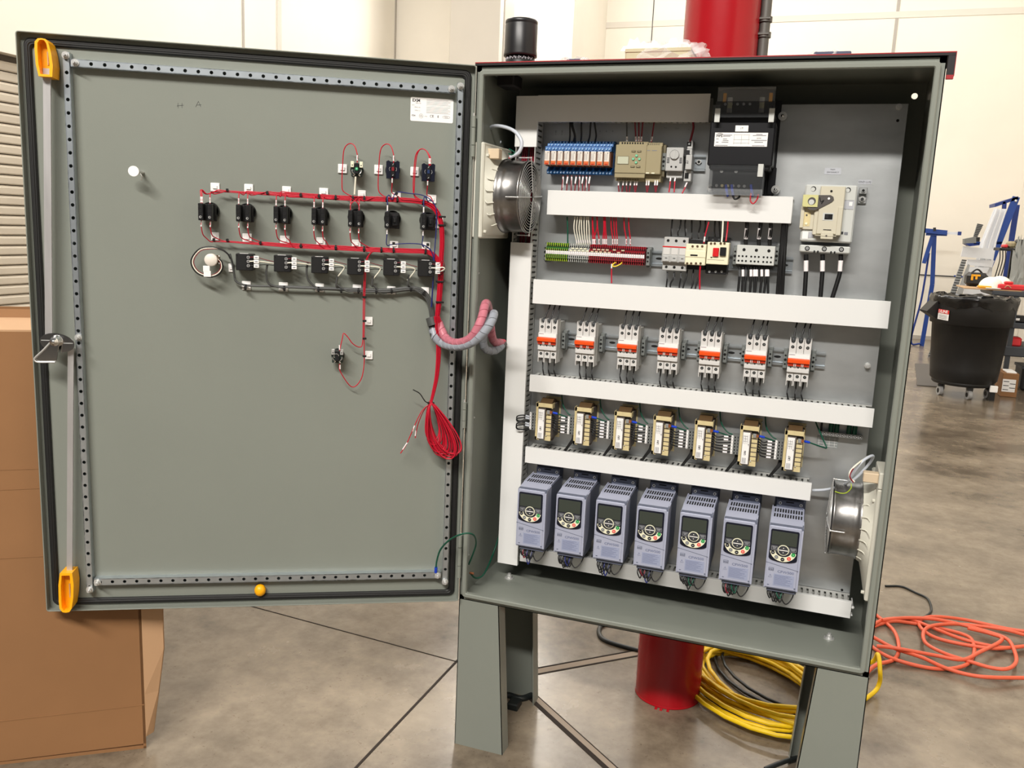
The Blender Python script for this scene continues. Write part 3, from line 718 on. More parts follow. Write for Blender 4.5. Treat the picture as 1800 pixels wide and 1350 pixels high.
# ---- cable tie mounts
def near(lst, x): return min(range(len(lst)), key=lambda i: abs(lst[i] - x))
swx = [365, 430, 496, 561, 625, 689, 752]
MT = [((369.7, 321, 386, 337), 'above the seventh contact block from the hinge'), ((429, 323, 445, 338), 'above the sixth contact block from the hinge'), ((495.8, 327, 511.5, 343), 'above the fifth contact block from the hinge'), ((561, 330, 577, 346), 'above the fourth contact block from the hinge'), ((629, 334, 643, 350), 'above the third contact block from the hinge'), ((688.6, 338, 704.5, 354), 'above the second contact block from the hinge'), ((751, 342, 767, 358), 'above the first contact block from the hinge'),
      ((370.6, 408, 385, 423), 'below the seventh contact block from the hinge'), ((426, 410, 442.6, 426), 'below the sixth contact block from the hinge'), ((492, 414, 508.5, 430), 'below the fifth contact block from the hinge'), ((556, 417, 572, 433), 'below the fourth contact block from the hinge'), ((618.5, 421, 634, 437), 'below the third contact block from the hinge'), ((685.6, 423.5, 700, 438), 'below the second contact block from the hinge'), ((742, 425, 756, 440), 'below the first contact block from the hinge'),
      ((765, 381, 779, 402), 'under the red bundle beside the hinge rail'),
      ((594, 288, 610, 305), 'beside the block with the green lamp'), ((658, 289.4, 673, 307), 'beside the pilot light block farther from the hinge'), ((721.5, 293, 736, 310), 'beside the pilot light block nearer the hinge'),
      ((401.5, 463, 411, 478.5), 'half hidden behind the display module farthest from the hinge'),
      ((425, 494, 440.8, 510), 'on the grey cable run, sixth from the hinge'), ((490, 496, 506, 512.5), 'on the grey cable run, fifth from the hinge'), ((554, 498, 569.4, 513.6), 'on the grey cable run, fourth from the hinge'), ((620, 499.8, 635, 515), 'on the grey cable run, third from the hinge'), ((680.4, 503, 695, 517.5), 'on the grey cable run, second from the hinge'), ((740.5, 504.7, 754, 518), 'on the grey cable run, first from the hinge'),
      ((642, 557, 655, 572), 'on the hanging red wires, upper of two'), ((642, 617, 655, 632), 'on the hanging red wires, lower of two')]
for q, where in MT:
    c, w, h = dc(*q, yd=FT - .004); cx, cz = c
    t = dthing('cable_tie_mount', 'square white cable tie mount ' + where, 'cable mount', c, 'white adhesive cable tie mounts on the door')
    m = MB(); w = min(w, .020); m.box(cx - w / 2, cx + w / 2, FT - .004, FT, cz - h / 2, cz + h / 2, 'label_white', .001); m.box(cx - w * .25, cx + w * .25, FT - .0065, FT - .004, cz - h * .2, cz + h * .2, 'label_white', .0008); t.part('pad', m)

# ---- red harness
def dpath(px, yd): return [DX(x, y, yd) for x, y in px]
def offset(path, lat, dep):
    P = catmull(path, 6); out = []
    for i, p in enumerate(P):
        t_ = (P[min(i + 1, len(P) - 1)] - P[max(i - 1, 0)]); n_ = V((-t_.z, 0, t_.x)).normalized(); out.append(p + n_ * lat + V((0, dep, 0)))
    return out
def resume(P, x=None):            # part of a path lying right of x
    return [p for p in P if p.x > x]
RW = .0011
har = dthing('red_wire_harness', 'tied harness of red wires around the contact blocks with a hanging coil', 'wiring', (swpos[3][0], swpos[3][1]))
har_w = []
def wire(th, pts, mt='red_wire', r=RW, sleeves=(), name='wire', n=7, res=5, smk='marker'):
    m = MB(); m.tube(pts, r, mt, n, res); o = th.part(name, m)
    for a_, b_ in sleeves: mm = MB(); mm.cyl(a_, b_, r * 1.35, smk, 8); th.part('wire_marker', mm, parent=o)
    return o
top = dpath([(352, 331), (400, 334), (470, 339), (540, 344), (600, 348), (660, 350), (715, 352), (748, 357), (766, 370), (775, 392), (777, 425), (775, 460), (773, 500), (770, 540), (768, 562)], -.001)
bot = dpath([(356, 421), (400, 422), (470, 428), (540, 433), (600, 436), (660, 439), (720, 441), (752, 443), (768, 455), (775, 475), (774, 505), (771, 540), (768, 562)], .001)
def tiering(th, path, x, r, L=.0035, name='cable_tie'):
    P = catmull(path, 6); i = min(range(len(P)), key=lambda k: abs(P[k].x - x)); j = min(i + 1, len(P) - 1); t_ = (P[j] - P[max(i - 1, 0)]).normalized()
    m = MB(); m.cyl(P[i] - t_ * L / 2, P[i] + t_ * L / 2, r, 'black', 14); m.box(P[i].x - .0025, P[i].x + .0025, P[i].y - r - .003, P[i].y - r + .001, P[i].z - .0025, P[i].z + .0025, 'black'); th.part(name, m)
k = 0
for i in range(5):
    cx, cz = swpos[i]
    for j, sx in enumerate((-.0105, .0075)):
        lat = (k % 5 - 2) * .0021; dep = -(k // 5) * .0021; P = offset(top, lat, dep)
        x = cx + sx; rest = resume(P, x + .030 if not (i and j == 0) else x + .004)
        if i == 0 and j == 0:
            for e_ in (0, .0026): wire(har, [V((x + e_, -.022, cz + .016)), V((x + e_, -.022, cz + .028)), V((x - .001 + e_, -.016, cz + .044)), V((x + .008 + e_, -.010, cz + .036))] + resume(offset(top, lat + e_, dep), x + .028), sleeves=((V((x + e_, -.022, cz + .018)), V((x + e_, -.022, cz + .030))),))
        else:
            wire(har, [V((x, -.022, cz + .016)), V((x, -.022, cz + .029)), V((x + .001, -.016, cz + .040)), V((x + .008, -.010, cz + .037))] + rest, sleeves=((V((x, -.022, cz + .018)), V((x, -.022, cz + .029))),))
        P = offset(bot, lat, dep); rest = resume(P, x + .012)
        wire(har, [V((x, -.022, cz - .018)), V((x - .0005, -.022, cz - .030)), V((x + .001, -.014, cz - .047)), V((x + .006, -.006, cz - .0545 + (.002 if j else 0)))] + rest, sleeves=((V((x, -.022, cz - .020)), V((x - .0005, -.022, cz - .031))),))
        k += 1
for (px_, n_) in (((602, 280), 1), ((666, 285), 1), ((728, 285), 2)):     # loops over the lamp blocks
    c = (C1, L1, L2)[(602, 666, 728).index(px_[0])]; cx, cz = c; xl = DX(px_[0], 300, -.01).x
    for e in range(n_):
        d_ = e * .0026; ztop = cz + .052 - (.004 if px_[0] == 728 else 0)
        join = resume(offset(top, .004 - d_, -.003), xl + .010)
        wire(har, [V((cx + .001 + d_, -.020, cz + .014)), V((cx + .001 + d_, -.020, cz + .030)), V(((cx + xl) / 2 + .009, -.016, ztop - .003)), V(((cx + xl) / 2 - .002, -.012, ztop)), V((xl + .003 + d_, -.008, ztop - .012)), V((xl + d_, -.004, cz + .008)), V((xl - .001 + d_, -.003, cz - .03)), V((xl + .002, -.002, join[0].z + .010))] + join, sleeves=((V((cx + .001 + d_, -.020, cz + .018)), V((cx + .001 + d_, -.020, cz + .029))),))
for c in (L1, L2):
    wire(har, [V((c[0] - .001, -.018, c[1] - .016)), V((c[0] - .001, -.014, c[1] - .030)), V((c[0] - .001, -.006, c[1] - .047)), V((c[0] + .008, -.003, c[1] - .052))] + resume(offset(top, .001, -.004), c[0] + .018), sleeves=((V((c[0] - .001, -.018, c[1] - .018)), V((c[0] - .001, -.0155, c[1] - .027))),))
cx, cz = swpos[4]     # jumper loop between the two modules of block five
wire(har, [V((cx - .0105, -.024, cz + .016)), V((cx - .010, -.026, cz + .028)), V((cx - .0015, -.027, cz + .036)), V((cx + .0065, -.026, cz + .028)), V((cx + .0075, -.024, cz + .016))])
# red drop to the lower block
drop = [DX(x, y, 0) for x, y in ((715, 443), (680, 440), (655, 443), (645, 460), (642, 500), (641, 540), (640, 600), (640, 640), (634, 668), (618, 680), (604, 668), (601, 650))]
cx, cz = C2
wire(har, drop[:-2] + [V((cx + .007, -.014, cz - .034)), V((cx + .005, -.018, cz - .016))], sleeves=((V((cx + .006, -.018, cz - .018)), V((cx + .0065, -.0165, cz - .027))),))
wire(har, [p + V((-.003, -.001, 0)) for p in drop[2:7]] + [DX(632, 610, -.004), DX(620, 604, -.012), DX(611, 592, -.015), DX(604, 586, -.016), DX(602, 594, -.018), V((cx + .005, -.018, cz + .014))], sleeves=((V((cx + .005, -.018, cz + .016)), V((cx + .0045, -.018, cz + .026))),))
for y_ in (522, 564, 595, 626):
    q = DX(641, y_, -.001); m = MB(); m.box(q.x - .0045, q.x + .004, q.y - .003, q.y + .003, q.z - .002, q.z + .002, 'black', .0006); har.part('cable_tie', m)
for px_ in (397, 465, 529, 561, 591, 616, 636, 676, 697, 742): tiering(har, top, DX(px_, 345, 0).x, .0028 + .0036 * min(1, (px_ - 380) / 250))
for px_ in (378, 399, 455, 526, 586, 641, 674, 695, 747): tiering(har, bot, DX(px_, 432, 0).x, .0028 + .0036 * min(1, (px_ - 370) / 250))
for y_, r_ in ((381, .008), (396, .008), (495, .009), (531, .009)):
    q = DX(777 if y_ < 420 else 773, y_, -.002); m = MB(); m.box(q.x - r_, q.x + r_, q.y - .006, q.y + .006, q.z - .002, q.z + .002, 'black', .001); har.part('cable_tie', m)
# tail that hangs to the tied-up coil
tail = [(768, 556), (770, 580), (771, 620), (768, 660), (762, 690), (757, 710)]
coilc = DX(772, 765, -.03)
for s in range(7):
    o_ = (s - 3) * .0020; P = [DX(x, y, -.018 - .004 * (s % 2)) + V((o_ * (1 - i / 8), 0, 0)) for i, (x, y) in enumerate(tail)]
    wire(har, P)
tp = DX(757, 709, -.022)
for s in range(22):
    f = s / 21.0; w = .023 + .011 * f + random.uniform(-.004, .004); Lh = .092 + .034 * math.sin(f * 2.4) + random.uniform(-.007, .007); lean = .006 + .046 * f; dp = -.018 - .022 * random.random()
    pts = []
    for i in range(25):
        a = 2 * math.pi * i / 24; u = (1 - math.cos(a)) / 2; pts.append(V((tp.x + lean * u * 1.1 + w * math.sin(a) * (.35 + .65 * u), dp + .010 * math.sin(a + s), tp.z + .003 - Lh * u)))
    wire(har, pts, r=.00145, res=2, name='coiled_wire', n=6)
wire(har, [tp, DX(742, 722, -.025), DX(728, 750, -.028), DX(715, 780, -.026), DX(704, 797, -.024)], sleeves=((DX(729, 748, -.028), DX(725, 758, -.0275)), (DX(716, 778, -.026), DX(708, 790, -.0245))), name='loose_end')
wire(har, [tp, DX(746, 720, -.02), DX(735, 745, -.02), DX(730, 770, -.02)], sleeves=((DX(731, 757, -.02), DX(730, 766, -.02)),), name='loose_end')
m = MB(); m.tube([DX(758, 708, -.03), DX(748, 706, -.03), DX(738, 692, -.032), DX(726, 685, -.034)], .0012, 'black', 6, 4); m.tube([tp + V((.007 * math.cos(a), .006 * math.sin(a), .001)) for a in [i * math.pi / 5 for i in range(10)]], .0016, 'black', 6, closed=True); har.part('cable_tie', m)

# ---- blue harness
blu = dthing('blue_wire_harness', 'dark blue wires serving the two single contact blocks', 'wiring', swpos[5])
BT = dpath([(697, 338), (720, 340), (742, 343), (758, 352), (767, 368), (767, 400), (764, 440), (762, 480), (758, 540)], -.006)
BB = dpath([(688, 430), (720, 428), (745, 431), (760, 445), (762, 480), (759, 540)], -.005)
for i, c in ((0, swpos[5]), (1, swpos[6])):
    x, z = c[0] - .0105, c[1]; tt = BT if i == 0 else BT[3:]
    wire(blu, [V((x, -.022, z + .016)), V((x, -.022, z + .030)), V((x, -.018, z + .048)), V((x + .004, -.012, z + .051)), V((x + .010, -.008, z + .043))] + tt[0:], 'blue_wire', sleeves=((V((x, -.022, z + .018)), V((x, -.022, z + .030))),))
    tt = BB if i == 0 else BB[2:]
    wire(blu, [V((x, -.022, z - .018)), V((x, -.022, z - .032)), V((x - .001, -.016, z - .050)), V((x + .003, -.010, z - .056))] + tt, 'blue_wire', sleeves=((V((x, -.022, z - .020)), V((x, -.022, z - .031))),))
for px_, py_ in ((697, 340), (692, 428), (752, 430)): q = DX(px_, py_, -.008); m = MB(); m.box(q.x - .003, q.x + .003, q.y - .003, q.y + .003, q.z - .003, q.z + .003, 'black', .0006); blu.part('cable_tie', m)
# ---- white lead under the green lamp block
m = MB(); m.tube([V((C1[0] - .002, -.016, C1[1] - .015)), V((C1[0] - .003, -.014, C1[1] - .035)), V((C1[0] - .004, -.013, C1[1] - .052))], .0019, 'white_wire', 8)
solo('white_lead', m, 'short white lead under the block with the green lamp', 'wire', frame=DOOR)
# ---- grey cable run and the leads of the display modules
gry = dthing('grey_cable_harness', 'run of grey cables under the display modules', 'wiring', (tmpos[3][0], tmpos[3][1] - .03))
GP = dpath([(408, 480), (411, 495), (424, 503), (445, 506), (500, 507), (560, 509), (620, 511), (680, 512), (722, 508), (742, 513), (755, 530), (760, 555), (763, 580)], .004)
x_of = lambda px_: DX(px_, 505, 0).x
for i, (px_, top_) in enumerate(((409, 445), (469, 462), (540, 458), (592, 482), (655, 482), (718, 480))):
    P = offset(GP, (i - 2.5) * -.0017, -.0016 * (i % 2)); xx = x_of(px_)
    if i == 0: pts = [DX(404, 446, -.004), DX(408, 462, -.003)] + P[3:]
    else: pts = [DX(px_ + 1, top_ + 3, -.006), DX(px_ - 1, top_ + 20, -.003), DX(px_ + 3, top_ + 36 if top_ < 470 else 503, .001)] + [p for p in P if p.x > xx + .020]
    wire(gry, pts, 'grey_cable', .0023)
for px_ in (433, 497, 561, 597, 627, 662, 687, 722, 746): tiering(gry, GP, x_of(px_), .0062, .004)
for i, (cx, cz) in enumerate(tmpos):
    nx = tmpos[i + 1][0] - .018 if i < 5 else cx + .030
    for j, (dz, mt_, r) in enumerate(((.0095, 'dark_red_wire', .0007), (.0010, 'white_wire', .0015), (-.0080, 'black_wire', .0008))):
        end = V((nx - .001, -.004, cz + .002 - .004 * j)); a = V((cx + .0095, -.019, cz + dz))
        if i in (2, 3, 4) and j == 1: pts = [a, a + V((.014, .0, 0)), V((nx - .014, -.012, cz + dz - .001)), V((nx - .006, -.008, cz - .006)), V((nx - .022, -.004, cz - .028))]
        elif i == 5: pts = [a, a + V((.016, -.002, .0)), a + V((.026, -.004, .002 if j else .008)), a + V((.030, -.002, -.006 + .004 * j)), a + V((.018, .006, -.010))]
        else: pts = [a, a + V((.014, .0, .001)), V(((cx + nx) / 2 + .012, -.012, cz + dz * .6)), end]
        o = wire(gry, pts, mt_, r, name='lead')
        mm = MB(); mm.box(cx + .0200, cx + .0305, -.0215, -.0170, cz + dz - .0038, cz + dz + .0038, 'label_white', .0006); mm.box(cx + .0225, cx + .028, -.0217, -.0214, cz + dz - .001, cz + dz + .001, 'ink_grey'); gry.part('wire_label', mm, 'white printed flag')
# loop of wire round the potentiometer
lp_ = [(405, 455), (400, 446), (388, 438), (370, 434), (352, 437), (340, 449), (336, 461), (341, 474), (352, 483), (370, 487), (384, 482), (391, 472), (390, 461), (385, 455)]
for j, (mt_, r, sc) in enumerate((('black_wire', .0017, 1.0), ('white_wire', .0012, .93), ('dark_red_wire', .0008, .86))):
    c = DX(368, 461, -.016); pts = [c + (DX(x, y, -.016) - c) * (sc if i > 2 else 1) for i, (x, y) in enumerate(lp_)]; wire(gry, pts, mt_, r, name='lead')
for (a, b) in (((357, 467), (369, 478)), ((358, 476), (371, 487))):
    p, q = DX(*a, -.0195), DX(*b, -.0195); m = MB(); m.box(p.x, q.x, -.021, -.018, q.z, p.z, 'label_white', .0006); gry.part('wire_label', m, 'white printed flag')
# ---- spiral wrapped cables bridging door and cabinet
def dw(px_, py_, yd): return DOOR @ DX(px_, py_, yd)
def spiral(name, label, pts, r, core, wrap, pitch=.012):
    t = Thing(name, label, 'cable', pts[len(pts) // 2])
    m = MB(); m.tube(pts, r * .86, core, 12, 8); t.part('wires', m)
    P = catmull(pts, 10); L = [0]
    FR = []; a_ = (P[1] - P[0]).normalized().orthogonal().normalized()
    for i in range(len(P)):
        d_ = (P[min(i + 1, len(P) - 1)] - P[max(i - 1, 0)]).normalized(); a_ = (a_ - d_ * a_.dot(d_)).normalized(); FR.append((a_.copy(), d_.cross(a_)))
    for i in range(1, len(P)): L.append(L[-1] + (P[i] - P[i - 1]).length)
    def at(s):
        s = max(0, min(L[-1], s)); i = 0
        while i < len(L) - 2 and L[i + 1] < s: i += 1
        f = (s - L[i]) / max(1e-9, L[i + 1] - L[i]); return P[i].lerp(P[i + 1], f), FR[i][0].lerp(FR[i + 1][0], f).normalized(), FR[i][1].lerp(FR[i + 1][1], f).normalized()
    turns = L[-1] / pitch; N = int(turns * 24); vs = []; fs = []
    for i in range(N + 1):
        s = i / N * (L[-1] - pitch); a_ = 2 * math.pi * s / pitch
        for e in (0, 1):
            p2, u, w = at(s + e * pitch * .93)
            for rr in (r, r * .9): vs.append(p2 + (u * math.cos(a_) + w * math.sin(a_)) * rr)
    m = MB()
    for (p_, q_, sm_) in ((0, 2, True), (1, 3, True), (0, 1, False), (2, 3, False)):
        v2 = []
        for i in range(N + 1): v2 += [vs[i * 4 + p_], vs[i * 4 + q_]]
        m.add(v2, [(2 * i, 2 * i + 1, 2 * i + 3, 2 * i + 2) for i in range(N)], wrap, sm_); t.part('spiral_wrap', m)
    return t
spiral('spiral_wrapped_cable', 'thick pink spiral-wrapped bundle arching from door into cabinet', [dw(768, 560, -.006), dw(776, 580, -.016), V(PX(786, 597, -.055)), V(PX(806, 603, -.085)), V(PX(830, 592, -.10)), V(PX(846, 562, -.095)), V(PX(853, 535, -.06)), V(PX(858, 540, .0)), V(PX(862, 572, .045)), V(PX(868, 600, .085)), V(PX(885, 602, .13))], .0096, 'red_core', 'spiral_pink', .0165)
spiral('spiral_wrapped_cable', 'thick grey spiral-wrapped cable bundle curving below the pink one into cabinet', [dw(761, 570, -.002), dw(763, 590, -.016), V(PX(778, 604, -.05)), V(PX(806, 609, -.085)), V(PX(836, 598, -.10)), V(PX(860, 572, -.095)), V(PX(868, 552, -.06)), V(PX(862, 560, -.005)), V(PX(850, 588, .03)), V(PX(852, 612, .055)), V(PX(870, 616, .09)), V(PX(886, 603, .13))], .0096, 'grey_cable', 'spiral_grey', .0165)
m = MB(); m.cyl(dw(758, 558, -.004), dw(762, 572, -.008), .0125, 'grey_cable', 16)
solo('heat_shrink_boot', m, 'short grey boot where the grey cables meet the spiral wrap', 'boot')

# ================================================================ INSIDE THE CABINET
CO = PAN - .057
# back panel
bp_ = Thing('back_panel', 'light grey zinc-plated mounting panel inside the cabinet', 'panel', (.447, PAN, .045))
m = MB(); m.box(.028, .8655, PAN, PAN + .003, .040, 1.1545, 'zinc_panel', .0008); bp_.part('plate', m)
for px_, py_ in ((1580, 188), (1525, 643)):
    q = PX(px_, py_, PAN); m = MB(); m.cyl((q.x, PAN, q.z), (q.x, PAN - .002, q.z), .0066, 'bright_steel', 20); m.cyl((q.x, PAN - .002, q.z), (q.x, PAN - .008, q.z), .006, 'bright_steel', 6); m.cyl((q.x, PAN - .008, q.z), (q.x, PAN - .013, q.z), .0035, 'bright_steel', 10); bp_.part('mounting_nut', m)
m = MB()
for px_, py_ in ((1578, 212), (1480, 1037)): q = PX(px_, py_, PAN); m.cyl((q.x, PAN - .0004, q.z), (q.x, PAN, q.z), .003, 'hole', 14)
bp_.part('drilled_hole', m)
def ptext(t_, px_, py_, size, m, vert=False, mt='ink'):
    q = PX(px_, py_, PAN); M = Matrix.Rotation(math.pi / 2, 4, 'Y') if vert else None; m.text(t_, size, (q.x, PAN - .0006, q.z), mt, .0002, 'CENTER', M)
m = MB()
def plabel(x0, y0, x1, y1): a = PX(x0, y0, PAN); b = PX(x1, y1, PAN); m.box(a.x, b.x, PAN - .0005, PAN, b.z, a.z, 'label_grey')
plabel(1509, 316, 1532, 324); plabel(1450, 295, 1478, 307)
ptext('GND LUG', 1520, 320, .0055, m); ptext('MAIN', 1464, 298, .0038, m); ptext('DISCONNECT', 1464, 303, .0038, m)
ptext('CR1-1', 977, 233, .0042, m, True); ptext('CR1-2', 988, 233, .0042, m, True); ptext('R', 1055, 231, .004, m); ptext('A', 1066, 231, .004, m); ptext('H', 1077, 231, .004, m)
ptext('PLC', 1170, 225, .004, m, mt='ink_grey'); ptext('TSTAT', 1190, 226, .0035, m, mt='ink_grey'); ptext('F1', 1211, 228, .0035, m, mt='ink_grey')
bp_.part('panel_label', m, 'small printed panel labels')
m = MB(); a = PX(1437, 764, PAN); b = PX(1472, 789, PAN); m.box(a.x, b.x, PAN - .0006, PAN, b.z, a.z, 'gnd_foil')
for k_ in range(4): m.box(a.x + .004 + k_ * .011, a.x + .0045 + k_ * .011, PAN - .0009, PAN - .0006, b.z + .003, a.z - .003, 'label_white')
for k_ in range(5): m.box(a.x + .002, b.x - .002, PAN - .0009, PAN - .0006, b.z + .003 + k_ * .006, b.z + .0035 + k_ * .006, 'label_white')
bp_.part('foil_label', m, 'faint printed foil label')

# ---- wiring ducts
def duct(label, x0, x1, z0, z1, vert, ext=0.0, covers=None, fin=None):
    t = Thing('wiring_duct', label, 'wiring duct', ((x0 + x1) / 2, PAN, z0), None, 'white slotted wiring ducts')
    m = MB(); i_ = .0025; a0, a1 = (z0, z1) if vert else (x0, x1); fin = fin or (a0, a1)
    c0_, c1_ = (x0 + i_, x1 - i_) if vert else (z0 + i_, z1 - i_)
    def bx(p0, p1, c0, c1, y0, y1):
        if vert: m.box(c0, c1, y0, y1, p0, p1, 'duct_base')
        else: m.box(p0, p1, y0, y1, c0, c1, 'duct_base')
    f0, f1 = fin; bx(f0, f1, c0_, c1_, PAN - .0015, PAN)
    for s in (0, 1):
        ca, cb = (c0_, c0_ + .0015) if s == 0 else (c1_ - .0015, c1_)
        bx(f0, f1, ca, cb, PAN - .010, PAN); bx(f0, f1, ca, cb, CO + .001, CO + .010)
        p = f0 + .002
        while p < f1 - .009: bx(p, p + .0078, ca, cb, CO + .010, PAN - .010); p += .0125
        p = f0 + .002
        while p < f1 - .009: bx(p + .0078 - .0008, p + .0078 + .0012, ca, cb, PAN - .036, PAN - .030); p += .0125
    t.part('slotted_base', m)
    for (p0, p1) in (covers or [(a0 - ext, a1 + ext)]):
        m = MB()
        if vert:
            m.box(x0, x1, CO, CO + .0016, p0, p1, 'duct_white', .0005); m.box(x0, x0 + .0014, CO + .001, CO + .009, p0, p1, 'duct_white'); m.box(x1 - .0014, x1, CO + .001, CO + .009, p0, p1, 'duct_white')
        else:
            m.box(p0, p1, CO, CO + .0016, z0, z1, 'duct_white', .0005); m.box(p0, p1, CO + .001, CO + .009, z0, z0 + .0014, 'duct_white'); m.box(p0, p1, CO + .001, CO + .009, z1 - .0014, z1, 'duct_white')
        t.part('cover', m)
    return t
duct('horizontal white duct along the top of the panel above the blue relays', .0895, .4735, 1.1115, 1.1690, False)
duct('horizontal white duct between the blue relay row and the terminal strip row', .1232, .6612, .9050, .9602, False)
duct('widest horizontal white duct, directly above the seven orange-handled breakers', .0985, .8726, .6985, .7552, False, fin=(.1015, .8600))
duct('horizontal white duct between the breakers and the reactors', .1005, .8660, .4875, .5280, False, fin=(.1035, .8640))
duct('horizontal white duct between the reactors and the blue-grey drives', .0980, .7585, .3100, .3492, False, fin=(.1010, .7530))
duct('horizontal white duct lowest in the cabinet, below the drives', .0968, .8675, .0555, .0935, False, fin=(.1000, .8645))
vd = duct('tall vertical white duct down the side of the panel', .0380, .0905, .0415, 1.1680, True, covers=[(.0415, .8385), (1.0556, 1.1680)], fin=(.045, 1.165))
for px_, py_ in ((1499, 1068), (1497, 1081.5)):
    q = PX(px_, py_, CO + .004); m = MB(); m.sphere(tuple(q), .0036 if py_ < 1070 else .0022, 'duct_white', 12, 8); m.cyl(q, q + V((0, .052, 0)), .0015, 'duct_white', 8)
    solo('duct_rivet', m, '%s white rivet head at the end of the lowest duct' % ('larger upper' if py_ < 1070 else 'smaller lower'), 'rivet', group='white rivets at the lowest duct end')

# ---- wires inside: drawn between points on known depths
def cw(name, label, pts, mt, r, sleeves=(), group=None, cat='wire', n=7, res=4, smk='marker', srk=1.18):
    P = [PX(x, y, d) for x, y, d in pts]; t = Thing(name, label, cat, P[0], None, group); m = MB(); m.tube(P, r, mt, n, res); t.part('insulation', m)
    for (a, b) in sleeves: mm = MB(); mm.cyl(PX(*a), PX(*b), r * srk, smk, 8); t.part('wire_marker', mm, 'white printed sleeve' if smk == 'marker' else None)
    return t
# ---- DIN rails
def din(label, x0, x1, zc, slot=True):
    t = Thing('mounting_rail', label, 'rail', ((x0 + x1) / 2, PAN, zc)); m = MB(); h = .0175; y = PAN - .0075
    m.box(x0, x1, PAN - .0015, PAN, zc - .0125, zc + .0125, 'galv')
    for s in (-1, 1): m.box(x0, x1, y, PAN, zc + s * .0125 - .0006, zc + s * .0125 + .0006, 'galv'); m.box(x0, x1, y, y + .0012, zc + s * .0125, zc + s * h, 'galv')
    t.part('rail', m); m = MB(); x = x0 + .012
    while x < x1 - .01: m.prism([(x + .0085 * math.cos(a) * .9, zc + .0028 * math.sin(a)) for a in [i * math.pi / 8 for i in range(16)]], PAN - .0018, PAN - .0014, 'xz', 'hole' if slot is True else 'dark_grey'); x += .025
    t.part('slot_pattern', m); return t
zr1 = (PX(1238, 272, PAN - .007).z + PX(1238, 301, PAN - .007).z) / 2; xr1 = PX(1240, 285, PAN - .007).x
din('galvanised rail behind the blue relays, its bare end past the fuse holder', .115, xr1, zr1)
q = PX(1229, 285, PAN); m = MB(); m.cyl((q.x, PAN - .006, q.z), (q.x, PAN - .0015, q.z), .0055, 'bright_steel', 6); m.cyl((q.x, PAN - .0062, q.z), (q.x, PAN - .0058, q.z), .003, 'hole', 10); solo('rail_screw', m, 'hex screw in the bare end of the top rail', 'screw')
zr2 = .8165
din('galvanised rail behind the coloured terminal strip and the contactors', .118, PX(1393, 470, PAN - .007).x, zr2)
din('galvanised rail running behind the seven orange-handled breakers', .122, PX(1450, 640, PAN - .007).x, .6145)

